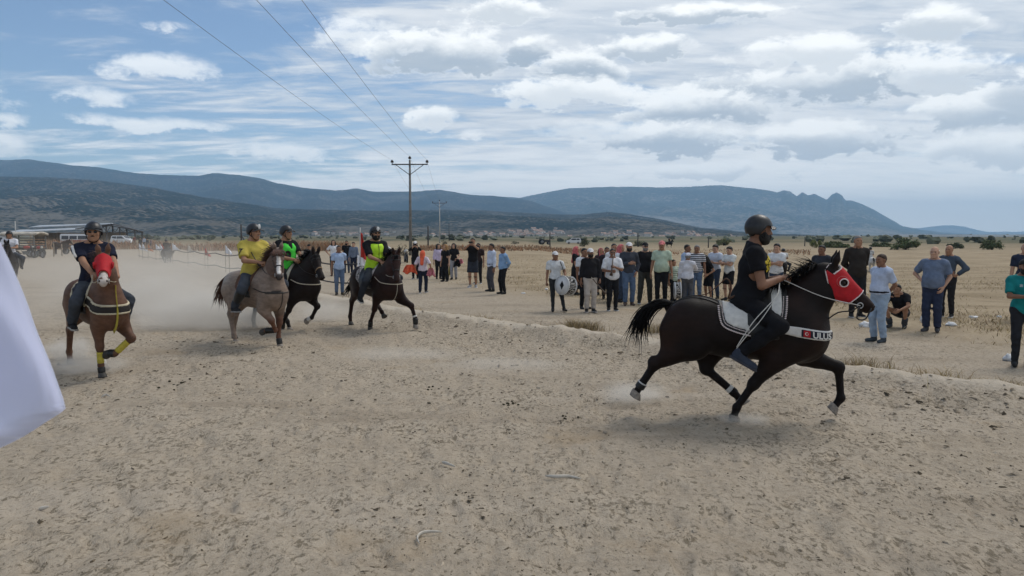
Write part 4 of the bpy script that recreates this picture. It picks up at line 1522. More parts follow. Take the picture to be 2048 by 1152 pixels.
    def top_part(name, t, inf, material):
        sl = t.get('sleeve', 'short')
        pr = [p for p in torso] + [ell(T((0, .004 - .02 * f, .985)), (.158 + .035 * f, .114 + .05 * f, .15), .05, R)] + yoke
        ends = []
        if name == 'vest': pr = [p for p in torso] + [ell(T((0, .004 - .02 * f, .985)), (.158 + .035 * f, .114 + .05 * f, .15), .05, R)] + yoke[1::2]
        for i, sgn in enumerate((1, -1)):
            sh, el, w = arm_j[i]
            if name == 'vest': continue
            if sl == 'none':
                ends.append((sh + (el - sh) * .06, (el - sh) / np.linalg.norm(el - sh))); pr = pr + [cap(sh, sh + (el - sh) * .1, .055, k=.03)]
            elif sl == 'short':
                e = sh + (el - sh) * t.get('sl', .66)
                pr = pr + [cap(sh, e + (el - sh) * .12, .056 + .006 * f, .051 + .004 * f, .03)]; ends.append((e, (el - sh) / np.linalg.norm(el - sh)))
            else:
                e = el + (w - el) * t.get('sl', .93)
                pr = pr + [cap(sh, el, .054 + .006 * f, .047, .03), cap(el, e + (w - el) * .1, .046, .034, .025)]; ends.append((e, (w - el) / np.linalg.norm(w - el)))
        hem = t.get('hem', .90)
        nz = t.get('neck', 1.475)

        def c(X, Y, Z, d):
            d = d - wr(X, Y, Z, t.get('wr', .0042))
            lz = pz[2] * 0 + (R[0, 2] * (X - pz[0]) + R[1, 2] * (Y - pz[1]) + R[2, 2] * (Z - pz[2])) + .95
            ly = (R[0, 1] * (X - pz[0]) + R[1, 1] * (Y - pz[1]) + R[2, 1] * (Z - pz[2]))
            d = np.maximum(d, hem + .012 * np.sin(X * 20 + ph[5]) - lz)
            d = np.maximum(d, np.where(np.abs(X - pz[0]) < .13, lz - (nz + .35 * ly + .02), -1))
            if name == 'vest': d = np.maximum(d, np.where(lz > 1.16, np.abs(X - pz[0]) - (.168 - .22 * np.maximum(0, lz - 1.34)) * sw, -1))
            if t.get('vneck'): d = np.maximum(d, np.where(ly < -.02, t['vneck'] - np.abs(X) * 1.0 + (lz - nz) * .45, -1))
            for e, dr in ends:
                q = (X - e[0]) * dr[0] + (Y - e[1]) * dr[1] + (Z - e[2]) * dr[2]
                near = (X - e[0]) ** 2 + (Y - e[1]) ** 2 + (Z - e[2]) ** 2 < .12 ** 2
                d = np.maximum(d, np.where(near, q, -1))
            return d
        V, Q = sdf_mesh(pr, h, cut=c, inf=inf)
        return obj(name, new_mesh(name, V, Q, True, material), root), pr

    shirt_prims = None
    if top.get('kind') != 'bare':
        tm = top.get('mat') or cloth(top['col'])
        so, shirt_prims = top_part(top.get('name', 'shirt'), top, .016 + .004 * top.get('loose', 0), tm)
    if 'vest' in top:
        vt = dict(sleeve='none', hem=top.get('vest_hem', .93), neck=1.44, wr=.005, vneck=top.get('vest_v'))
        vo, vp = top_part('vest', vt, .030, top['vest'])
        shirt_prims = vp
    if top.get('collar'):
        m = MB()
        ring = [T((.066 * math.sin(a), .028 - .075 * math.cos(a), 1.492 + .022 * -math.cos(a))) for a in np.linspace(.35, 2 * PI - .35, 14)]
        m.tube(ring, .022, 6, .35, up=(0, 0, 1))
        m.build('collar', cloth(top['collar'] if not isinstance(top['collar'], bool) else top['col']), root)
    # --- trousers / shorts / skirt
    bl = bottom.get('len', 'full')
    wl = bottom.get('loose', 0)
    bp = [ell(T((0, .012, .93)), (.160 + .02 * f, .117 + .03 * f, .13), .05, R), ell(T((0, 0 - .01 * f, 1.0)), (.146 + .035 * f, .103 + .045 * f, .09), .05, R)]
    ends = []
    for (hp, kn, an) in leg_j:
        bp.append(cap(hp, kn, .086 + .012 * f, .062 + .012 * wl, .05))
        if bl == 'short':
            bp[-1] = cap(hp, kn + (kn - hp) * .1, .088 + .012 * f, .078 + .01 * wl, .05)
            ends.append((hp + (kn - hp) * bottom.get('cut', .93), (kn - hp) / np.linalg.norm(kn - hp)))
        else:
            e = kn + (an - kn) * bottom.get('cut', .97)
            bp.append(cap(kn, e + (an - kn) * .12, .060 + .012 * wl, .046 + .02 * wl, .03)); ends.append((e, (an - kn) / np.linalg.norm(an - kn)))
    if bl == 'skirt':
        bp += [cap(T((0, 0, .93)), (pz[0], pz[1] + .02, .26), .15, .2, .08)]
    wz = bottom.get('waist', 1.01)

    def cb(X, Y, Z, d):
        d = d - wr(X, Y, Z, .005) - .0025 * np.sin(Z * 62 + ph[6] + X * 20) * np.sin(Y * 30 + ph[7])
        lz = (R[0, 2] * (X - pz[0]) + R[1, 2] * (Y - pz[1]) + R[2, 2] * (Z - pz[2])) + .95
        d = np.maximum(d, lz - wz)
        if bl == 'skirt': d = np.maximum(d, .22 - Z)
        for e, dr in ends:
            q = (X - e[0]) * dr[0] + (Y - e[1]) * dr[1] + (Z - e[2]) * dr[2]
            near = (X - e[0]) ** 2 + (Y - e[1]) ** 2 + (Z - e[2]) ** 2 < .15 ** 2
            d = np.maximum(d, np.where(near, q, -1))
        return d
    V, Q = sdf_mesh(bp, h, cut=cb, inf=.012 if bl != 'tight' else .006)
    bn = {'short': 'shorts', 'skirt': 'skirt'}.get(bl, bottom.get('name', 'trousers'))
    obj(bn, new_mesh(bn, V, Q, True, bottom.get('mat') or cloth(bottom['col'])), root)
    if bottom.get('belt'):
        m = MB()
        rx, ry = .168 + .05 * f, .122 + .075 * f
        m.tube([T((rx * math.sin(a), -.005 - .02 * f + ry * math.cos(a), wz - .005)) for a in np.linspace(0, 2 * PI, 20)], .02, 6, .4)
        m.build('belt', cloth(bottom['belt']), root)
    # --- shoes
    for i, (hp, kn, an) in enumerate(leg_j):
        sgn = (1, -1)[i]
        if foot_dirs is not None:
            fd, up = foot_dirs[i]
            fd = np.array(fd, float); fd /= np.linalg.norm(fd)
            F3 = frame(np.array(up, float), -fd)
            F3 = np.stack([np.cross(-fd, F3[:, 2]), -fd, F3[:, 2]], 1)
            F3[:, 0] /= np.linalg.norm(F3[:, 0]); F3[:, 2] = np.cross(F3[:, 0], F3[:, 1])
        else:
            F3 = rot('Z', sgn * .22)
        t = an - F3 @ np.array([0, .02, .085])
        part('shoe', 'shoe', h, cloth(shoes), root, F3, t)
        if sole is not None: part('sole', 'sole', h, cloth(sole), root, F3, t)
    # --- head things
    if hair and hair[0]:
        part('hair', hair[0], hh, HAIR[hair[1]], root, Rh, hd)
    if eyes:
        for sgn in (-1, 1):
            part('eye', 'eye', .01, EYE, root, Rh, hd + Rh @ np.array([sgn * .031, -.083, -.001]))
            part('eyebrow', 'eyebrow', hh, HAIR[hair[1]] if hair and hair[0] else HAIR['grey'], root, Rh @ rot('Z', 0 if sgn > 0 else -.76), hd + Rh @ np.array([sgn * .031, -.0855, .0235]))

    for ex in extras:
        k, m = ex[0], ex[1]
        if k == 'helmet':
            part('helmet', 'helmet', hh, m, root, Rh, hd); part('helmet_visor', 'visor', hh, m, root, Rh, hd)
            mb = MB()
            for sgn in (-1, 1):
                mb.tube([hd + Rh @ np.array(q) for q in ((sgn * .088, -.03, -.0), (sgn * .078, -.035, -.07), (sgn * .04, -.055, -.125), (0, -.062, -.135))], .006, 6, .5)
                mb.tube([hd + Rh @ np.array(q) for q in ((sgn * .088, .05, -.02), (sgn * .078, -.03, -.075))], .006, 6, .5)
            mb.build('chin_strap', STRAPM, root)
        elif k == 'badge':
            V, F = sphere(10, 7)
            Vw = hd + (V * np.array([.028, .008, .042]) + np.array([0, -.118, .085])) @ Rh.T
            obj('helmet_badge', new_mesh('helmet_badge', Vw, F, True, m), root)
        else:
            part({'scarf': 'headscarf', 'shades': 'sunglasses'}.get(k, k), k, hh, m, root, Rh, hd)
    return dict(root=root, hands=hands, arms=arm_j, legs=leg_j, T=T, R=R, shirt=shirt_prims, hd=hd, Rh=Rh, pz=pz, torso=torso, skin=skin_p)


def to_world(pd, p):
    r = pd['root']
    M = Matrix.Translation(r.location) @ r.rotation_euler.to_matrix().to_4x4() @ Matrix.Diagonal((*r.scale, 1))
    return np.array(M @ Vector(np.asarray(p, float)))


def print_on(pd, name, V2, F, origin, size, m, dirv=(0, -1, 0), inf=.016, lift=.006, right=(1, 0, 0), up=(0, 0, 1), label=None):
    """flat print (lettering, emblem) laid on the shirt: V2 2-D outline in print units"""
    dirv, right, up = (np.array(a, float) for a in (dirv, right, up))
    dirv /= np.linalg.norm(dirv)
    O = np.array(origin, float) + size * (V2[:, :1] * right + V2[:, 1:2] * up)
    H = hit(pd['shirt'], O, np.repeat(dirv[None], len(O), 0), .45, inf) + dirv * lift
    o = obj(name, new_mesh(name, H, F, False, m), pd['root'])
    if label: o['label'] = label
    return o


def dense(V, F, n=2):
    """split triangles so that a print follows a curved surface"""
    V = [np.array(v[:2]) for v in V]
    T = []
    for f in F:
        for i in range(1, len(f) - 1): T.append((f[0], f[i], f[i + 1]))
    for _ in range(n):
        mid = {}; T2 = []
        def g(a, b):
            k = (min(a, b), max(a, b))
            if k not in mid:
                mid[k] = len(V); V.append((V[a] + V[b]) / 2)
            return mid[k]
        for a, b, c in T:
            ab, bc, ca = g(a, b), g(b, c), g(c, a)
            T2 += [(a, ab, ca), (ab, b, bc), (ca, bc, c), (ab, bc, ca)]
        T = T2
    return np.array(V), T
# ------------------------------------------------------------------ horses (local +X forward, +Y the horse's left, origin on the ground)
HOOF = mat('hoof_horn', (0.22, 0.19, 0.16), 0.6, 0.3, 30, 0.3, 90)
HOOFD = mat('hoof_dark', (0.05, 0.045, 0.04), 0.6, 0.3, 30, 0.3, 90)
COAT = mat_tint('horse_coat', 0.55, 0.25, (9, 9, 22), 0.14, 0.0, 0.3, 140)
MANEB = mat('mane_black', (0.006, 0.005, 0.005), 0.7, 0.3, 40, 0.2, 200, spec=.12)
MANEC = mat('mane_chestnut', (0.085, 0.042, 0.024), 0.6, 0.35, 40, 0.2, 200)
MANER = mat('mane_roan', (0.09, 0.045, 0.03), 0.6, 0.4, 40, 0.2, 200)
BROWNL = mat('brown_leather', (0.09, 0.045, 0.025), 0.55, 0.3, 30, 0.25, 120)
WSTRAP = mat('white_strap', (0.62, 0.60, 0.56), 0.8, 0.1, 30, 0.2, 200)
STEEL = mat('bit_steel', (0.45, 0.45, 0.45), 0.35, 0.1, 10, 0, metal=0.8)
ROPE = mat('rope_cream', (0.50, 0.45, 0.36), 0.9, 0.2, 60, 0.3, 200)

FORE = {'plant': [(.42, .64), (.45, .40), (.45, .13), (.48, .02)], 'lift': [(.50, .66), (.70, .50), (.55, .27), (.44, .22)],
        'reach': [(.60, .64), (.93, .50), (.99, .25), (.955, .165), (.90, .10)][:3] + [(.90, .09)], 'back': [(.30, .655), (.16, .41), (-.03, .15), (-.06, .03)]}
HIND = {'back': [(-.50, .78), (-.84, .56), (-1.0, .335), (-1.06, .235)], 'plant': [(-.38, .76), (-.64, .47), (-.61, .13), (-.56, .02)],
        'fwd': [(-.26, .77), (-.33, .49), (-.04, .245), (.03, .15)], 'under': [(-.30, .76), (-.40, .47), (-.16, .15), (-.10, .02)], 'push': [(-.48, .77), (-.80, .50), (-.92, .17), (-.90, .05)]}


class Head:
    pass


def horse_head_prims():
    return [ell((.07, 0, -.035), (.125, .085, .10), .04), ell((.15, 0, -.095), (.135, .068, .118), .05), cap((.08, 0, -.02), (.42, 0, -.035), .086, .056, .05, .82),
            cap((.2, 0, -.12), (.45, 0, -.08), .05, .034, .05), ell((.48, 0, -.045), (.088, .056, .060), .04), ell((.515, .034, -.028), (.03, .02, .028), .02), ell((.515, -.034, -.028), (.03, .02, .028), .02),
            ell((.50, 0, -.088), (.045, .042, .030), .02), ell((.165, .07, -.015), (.042, .022, .028), .02), ell((.165, -.07, -.015), (.042, .022, .028), .02)]


def horse(pos, heading, label, scale=1.0, poll=(.83, 0, 1.53), nose=(1.28, 0, 1.17), legs=('back', 'reach', 'back', 'fwd'), coat=None, h=.021,
          mane=MANEB, tail_pts=None, tail_n=110, hoof=(HOOF,) * 4, mane_side=-1, mane_n=130, roach=False, group='horses racing along the dirt track', root=None, thick=.80, ear_back=0.0, lock=(14, .045, .0)):
    """legs: right fore, left fore, right hind, left hind (names of FORE / HIND or explicit joints)"""
    if root is None:
        root = thing('horse', label, 'horse', pos, heading, group)
        root.scale = (scale,) * 3
    poll, nose = np.array(poll, float), np.array(nose, float)
    ax_ = (nose - poll) / np.linalg.norm(nose - poll)
    lat = np.cross((0, 0, 1), ax_); lat /= np.linalg.norm(lat)
    Rh = np.stack([ax_, lat, np.cross(ax_, lat)], 1)
    nk = poll - np.array([.52, 0, 1.03]); nk[2] = 0
    nl = np.cross((0, 0, 1), nk); nl /= np.linalg.norm(nl)
    n0 = np.array([.47, 0, 1.0]); n1 = np.array([.67, poll[1] * .35, (1.0 + poll[2]) / 2 + .02]); n2 = poll + Rh @ np.array([.0, 0, -.075])
    n1[0] = .47 + (poll[0] - .47) * .56
    torso = [ell((.40, 0, .95), (.40, .275 * thick, .365), .08), ell((.62, 0, .88), (.22, .215 * thick, .27), .08), ell((.0, 0, .90), (.56, .30 * thick, .278), .1), ell((-.46, 0, .955), (.30, .27 * thick, .285), .1),
             ell((-.52, .11 * thick, .93), (.225, .15, .27), .06), ell((-.52, -.11 * thick, .93), (.225, .15, .27), .06), cap((.42, 0, 1.17), (.30, 0, 1.23), .12, .085, .1, .7),
             ell((-.40, 0, 1.10), (.22, .17, .13), .08), cap((-.66, 0, 1.11), (-.72, 0, 1.13), .055, .04, .05)]
    neck = [cap(n0, n1, .30, .205, .10, .56, (0, 1, 0)), cap(n1, n2, .205, .125, .06, .58, nl)]
    hp = horse_head_prims()
    def xf(p):
        if p[0] == 'c': return cap(poll + Rh @ p[1], poll + Rh @ p[2], p[3], p[4], p[5], p[6], Rh[:, 1])
        return ell(poll + Rh @ p[1], p[2], p[4], Rh)
    headp = [xf(p) for p in hp]
    ears = []
    for s in (-1, 1):
        e0 = poll + Rh @ np.array([.005, s * .048, .045])
        upv = np.array([0, 0, 1.0]) * .8 + Rh[:, 2] * .45 - ear_back * ax_ + Rh[:, 1] * s * .14
        upv /= np.linalg.norm(upv)
        ears += [cap(e0, e0 + upv * .07, .030, .033, .02), cap(e0 + upv * .07, e0 + upv * .165, .032, .006, .02)]
    legp = []
    L = []
    for i, nm in enumerate(legs):
        s = -1 if i % 2 == 0 else 1
        J = (FORE if i < 2 else HIND)[nm] if isinstance(nm, str) else nm
        J = [np.array(j if len(j) == 3 else (j[0], s * y * thick, j[1]), float) for j, y in zip(J, (.165, .15, .135, .13) if i < 2 else (.17, .15, .14, .135))]
        a, b, c, d = J
        if i < 2:
            sh = np.array([.60, s * .15 * thick, .88])
            legp += [cap(sh, a, .155, .105, .08, .75), cap(a, b, .100, .056, .05, .85), ell(b, (.056, .052, .062), .03), cap(b, c, .042, .034, .03), ell(c, (.042, .040, .046), .02), cap(c, d, .036, .036, .02)]
            if s < 0 or True: legp.append(cap(sh + (0, 0, -.05), a + (b - a) * .35, .12, .072, .06, .7))
        else:
            hpj = np.array([-.52, s * .13 * thick, .98])
            legp += [cap(hpj, a, .215, .155, .08, .62), cap(a, b, .142, .058, .06, .68), ell(b + (-.01, 0, .01), (.062, .048, .070), .03), cap(b + (-.03, 0, .03), b + (b - c) * .06 + (-.035, 0, .05), .036, .02, .03),
                     cap(b, c, .046, .037, .03), ell(c, (.044, .042, .048), .02), cap(c, d, .037, .037, .02), cap((-.68, s * .13, .88), a + (b - a) * .55 + (-.05, 0, 0), .125, .06, .08, .7)]
        L.append(J)
    P_ = torso + neck + headp + ears + legp
    V, Q = sdf_mesh(P_, h)
    cf = coat or (lambda V, info: np.tile((.02, .012, .009), (len(V), 1)))
    info = dict(poll=poll, Rh=Rh, L=L)
    obj('body', new_mesh('body', V, Q, True, COAT, cf(V, info)), root)
    # hooves
    hv = []
    for i, J in enumerate(L):
        c, d = J[2], J[3]
        u = (d - c) / np.linalg.norm(d - c)
        sole_n = u + np.array([-.55 * u[2] * 0, 0, -.6]); sole_n /= np.linalg.norm(sole_n)
        if d[2] > .08: sole_n = u * .9 + np.array([-.45 * (1 if i < 2 else .2), 0, -.2]); sole_n /= np.linalg.norm(sole_n)
        toe = np.cross((0, 1, 0), -sole_n); toe *= 1 if toe[0] > 0 or d[2] > .2 else -1
        m = MB(); n = 14; VV = []; FF = []
        for q, (ra, ofs, sh_) in enumerate(((.036, -.018, -.008), (.046, .0, 0), (.056, .045, .016), (.057, .056, .018), (.03, .052, .01))):
            for k in range(n):
                a = 2 * PI * k / n
                VV.append(d + sole_n * ofs + toe * (sh_ + ra * 1.12 * math.cos(a)) + np.array([0, 1, 0]) * ra * math.sin(a))
        for q in range(4):
            for k in range(n): FF.append([q * n + k, q * n + (k + 1) % n, (q + 1) * n + (k + 1) % n, (q + 1) * n + k])
        FF.append([4 * n + k for k in range(n)])
        m.add(VV, FF)
        o = m.build('hoof', hoof[i], root)
        bm_fix(o.data)
        hv.append((d, sole_n))
    # eyes, nostrils
    for s in (-1, 1):
        m = MB(); m.ball((0, 0, 0), (.024, .012, .019), 10, 7)
        o = m.build('eye', EYE, root)
        M = Matrix(Rh.tolist()).to_4x4(); M.translation = Vector(poll + Rh @ np.array([.17, s * .083, -.022])); o.matrix_local = M
    for s in (-1, 1):
        m = MB(); m.ball(poll + Rh @ np.array([.532, s * .041, -.018]), (.016, .012, .016), 8, 6)
        m.build('nostril', EYE, root)
    # mane
    rs = np.random.default_rng(int(abs(pos[0]) * 1000) % 9973)
    cr = []
    for t in np.linspace(0, 1, 14):
        p = (1 - t) ** 2 * n2 + 2 * t * (1 - t) * n1 + t * t * np.array([.36, 0, 1.05])
        cr.append(p)
    cr = np.array(cr)
    upd = np.array([-.55, 0, 1.0]); upd = upd / np.linalg.norm(upd)
    ds = np.array([upd * (1 - t * .3) + np.array([0, 0, t * .3]) for t in np.linspace(0, 1, 14)]); ds /= np.linalg.norm(ds, axis=1, keepdims=True)
    top = hit(P_[:len(torso) + len(neck) + len(headp)], cr, ds, .6)
    m = MB()
    for k in range(mane_n):
        t = rs.random() * 13 * .93
        i = int(t); f = t - i
        p = top[i] * (1 - f) + top[min(i + 1, 13)] * f
        d = ds[i]
        ln = rs.uniform(.10, .24) * (1.0 if not roach else .4)
        side = mane_side * rs.uniform(.3, 1.0)
        fly = rs.random() < .35
        pts = [p - d * .03]
        v = d * .5 + np.array([-.5, side * .3, .2]) + rs.normal(0, .15, 3)
        for q in range(5):
            pts.append(pts[-1] + v / np.linalg.norm(v) * ln / 4.2)
            v = v + np.array([-.18 if fly else .06, side * (.05 if fly else .30), -.12 if fly else -.40]) + rs.normal(0, .12, 3)
        m.tube(pts, [.011, .012, .010, .007, .004, .0008], 4, .35, (0, 1, 0))
    if mane_n: m.build('mane', mane, root)
    m = MB()
    for k in range(lock[0] if mane_n else 0):            # forelock
        p = poll + Rh @ np.array([.02, rs.uniform(-.03, .03), .06])
        sd_ = rs.uniform(-1, 1) * (.006 + lock[2] * .25)
        pts = [p + Rh @ np.array([q * lock[1], rs.normal(0, .008) + sd_ * q * 1.6, .02 * math.sin(q) - .003 * q + lock[2] * q * (1 - q * .14)]) for q in range(5)]
        m.tube(pts, [.010, .011, .009, .006, .001], 4, .4, (0, 1, 0))
    if mane_n: m.build('forelock', mane, root)
    # tail
    tp = np.array(tail_pts if tail_pts is not None else [(-.72, 0, 1.15), (-.84, 0, 1.17), (-.98, 0, 1.08), (-1.07, 0, .92), (-1.12, 0, .74)], float)
    c = spline(tp, 9)
    m = MB()
    m.tube(c[:5], [.045, .046, .04, .034, .02], 8)
    for k in range(tail_n):
        e = rs.uniform(.55, 1.0); b = rs.uniform(0, .35)
        o_ = rs.normal(0, 1, 3) * np.array([.03, .035, .03])
        o2 = rs.normal(0, 1, 3) * np.array([.055, .06, .05])
        pts = []
        for q in range(7):
            t = (b + (e - b) * q / 6) * 8
            i = min(int(t), 7); f = t - i
            w = q / 6
            pts.append(c[i] * (1 - f) + c[i + 1] * f + o_ * min(1, .5 + w) * (1 - .3 * w) + o2 * w * w + np.array([0, 0, -.03 * w]))
        m.tube(pts, [.009, .011, .011, .010, .008, .005, .0008], 4, .5, (0, 1, 0))
    m.build('tail', mane, root)
    return dict(root=root, prims=P_, torso=torso + neck + [p for p in legp if p[0] == 'c' and max(p[1][2], p[2][2]) > .6], headp=hp, poll=poll, Rh=Rh, L=L, hv=hv, neck=neck, scale=scale)


def shell(hd, name, m, inf, region, bounds, h=.010, head=False, colors=None, prims=None, smooth=True, label=None):
    """cloth or leather lying on the horse: the body's own form, thickened and cut to a region"""
    pr = prims if prims is not None else (hd['headp'] if head else hd['torso'])
    V, Q = sdf_mesh(pr, h, inf=inf, bounds=(np.array(bounds[0], float), np.array(bounds[1], float)), cut=lambda X, Y, Z, d: np.maximum(d, region(X, Y, Z)))
    if len(V) == 0: print('empty shell', name); return None
    c = colors(V) if colors else None
    if head: V = hd['poll'] + V @ hd['Rh'].T
    o = obj(name, new_mesh(name, V, Q, smooth, m, c), hd['root'])
    if label: o['label'] = label
    return o


def ring_on_head(hd, x0, z_lo=None, tilt=0.0, r=.008, n=20, inf=.004, arc=(0, 2 * PI)):
    """strap round the head at head-local x0"""
    a = np.linspace(arc[0], arc[1], n)
    O = np.stack([np.full(n, x0), np.zeros(n), np.full(n, -.05)], 1)
    D = np.stack([tilt * np.cos(a), np.sin(a), np.cos(a)], 1)
    H = hit(hd['headp'], O, D / np.linalg.norm(D, axis=1, keepdims=True), .3, inf)
    return hd['poll'] + H @ hd['Rh'].T


def bridle(hd, m, noseband=None, r=.009, bit=True):
    mb = MB()
    mb.tube(ring_on_head(hd, .07, tilt=-.15), r, 6, .5)
    mb.tube(ring_on_head(hd, .10, tilt=.35, arc=(-1.5, 1.5)), r, 6, .5)
    for s in (-1, 1):
        pts = np.array([(x, s * .001, z) for x, z in ((.085, -.03), (.2, -.055), (.31, -.065), (.415, -.085))])
        H = hit(hd['headp'], pts, np.repeat([[0, s, 0]], 4, 0), .2, .005)
        mb.tube(hd['poll'] + H @ hd['Rh'].T, r, 6, .5)
    mb.build('bridle', m, hd['root'])
    nb = MB(); nb.tube(ring_on_head(hd, .33), r * 1.25, 6, .5); nb.build('noseband', noseband or m, hd['root'])
    if bit:
        for s in (-1, 1):
            b = MB()
            c = hd['poll'] + hd['Rh'] @ np.array([.43, s * .062, -.09])
            b.tube([c + hd['Rh'] @ np.array([.026 * math.cos(a), 0, .026 * math.sin(a)]) for a in np.linspace(0, 2 * PI, 13)], .0055, 6)
            b.build('bit', STEEL, hd['root'])


def bit_at(hd, s):
    return hd['poll'] + hd['Rh'] @ np.array([.43, s * .064, -.09])


def leg_band(hd, leg, seg, t0, t1, m, name, inf=.012, r=None):
    """bandage or boot round the leg between joints seg and seg+1"""
    a, b = hd['L'][leg][seg], hd['L'][leg][seg + 1]
    p, q = a + (b - a) * t0, a + (b - a) * t1
    rr = (r or .042) + inf
    n = 9
    mb = MB()
    pts = [p + (q - p) * k / (n - 1) for k in range(n)]
    mb.tube(pts, [rr * (.93 + .09 * (k % 2)) * (.97 if 0 < k < n - 1 else .9) for k in range(n)], 12)
    return mb.build(name, m, hd['root'])
# ------------------------------------------------------------------ racing horses and riders
RG = 'riders racing along the dirt track'


def rider(hd, label, seat=(.03, 0, 1.19), s=1.04, feet=((-.01, .33, .73), (-.01, -.33, .73)), hands=((.35, .07, 1.42), (.34, -.09, 1.42)), knee_out=.75, toe=(1, .25, -.2), elbow=(1, .8, -.5), h=.014, hh=.009, **kw):
    r = hd['root']
    hz = r.rotation_euler[2]
    k = r.scale[0]
    root = thing('person', label, 'person', (0, 0, 0), hz + PI / 2, RG)
    root.scale = (s,) * 3
    sp = np.array(seat, float) * k
    c, n = math.cos(hz), math.sin(hz)
    root.location = (r.location[0] + c * sp[0] - n * sp[1], r.location[1] + n * sp[0] + c * sp[1], r.location[2] + sp[2] - .95 * s)
    loc = lambda q: np.array([(q[1] - seat[1]) * k / s, -(q[0] - seat[0]) * k / s, (q[2] * k - sp[2]) / s + .95])
    mir = lambda v, g: np.array(v, float) * [g, 1, 1]
    arms = []
    for i, g in ((0, 1), (1, -1)):
        w = loc(hands[i]); arms.append((w * [g, 1, 1], elbow, (-.6, -.2, -.8)))
    fd = [((toe[1] * g, -toe[0], toe[2]), (0, toe[2], 1)) for g in (1, -1)]
    pd = person((root.location[0], 0, 0), 0, 1, label, root=root, pelvis=(0, 0, .95), feet=[loc(f) for f in feet], knees=[(knee_out * g, -1, .35) for g in (1, -1)],
                arms=arms, fists=(1, 1), foot_dirs=fd, h=h, hh=hh, **kw)
    pd['loc'] = loc
    return pd


def horse_to_world(hd, p):
    r = hd['root']
    return np.array(Matrix.Translation(r.location) @ r.rotation_euler.to_matrix().to_4x4() @ Matrix.Diagonal((*r.scale, 1)) @ Vector(np.asarray(p, float)))


def world_to_horse(hd, p):
    r = hd['root']
    M = Matrix.Translation(r.location) @ r.rotation_euler.to_matrix().to_4x4() @ Matrix.Diagonal((*r.scale, 1))
    return np.array(M.inverted() @ Vector(np.asarray(p, float)))


def saddle(hd, x0=-.20, x1=.32, m=LEATH, flap=.80, inf=.026):
    """seat between pommel and cantle with a flap on each side"""
    reg = lambda X, Y, Z: np.maximum(np.maximum(x0 + .04 - X + .25 * np.maximum(0, 1.0 - Z), X - x1 + .10 - .3 * np.maximum(0, 1.1 - Z)), flap - Z)
    return shell(hd, 'saddle', m, inf, reg, ((x0 - .2, -.5, flap - .05), (x1 + .2, .5, 1.5)), .022)


def reins(hd, hands, m, r=.010, slack=.05, name='reins'):
    mb = MB()
    for s, hnd in hands:
        a = np.array(hnd, float); b = bit_at(hd, s)
        mid = (a + b) / 2 + np.array([0, s * .03, -slack])
        mb.tube(spline([a, mid, b], 9), r, 6, .4, (0, 1, 0))
    return mb.build(name, m, hd['root'])


# ---------- the black horse in the red hood, right foreground
def coat_black(V, info):
    c = np.tile((.0085, .0058, .0052), (len(V), 1))
    n = vnoise(V[:, 0] * 4, V[:, 1] * 4, V[:, 2] * 4)
    brown = np.clip((V[:, 2] - .45) / .3, 0, 1) * np.clip(n * 1.6 - .35, 0, 1)
    return c + brown[:, None] * np.array([.013, .0045, .002])


K1 = 203.0
def j1(x, y): return ((x - 1490) / K1 * .97, (849 - y) / K1)


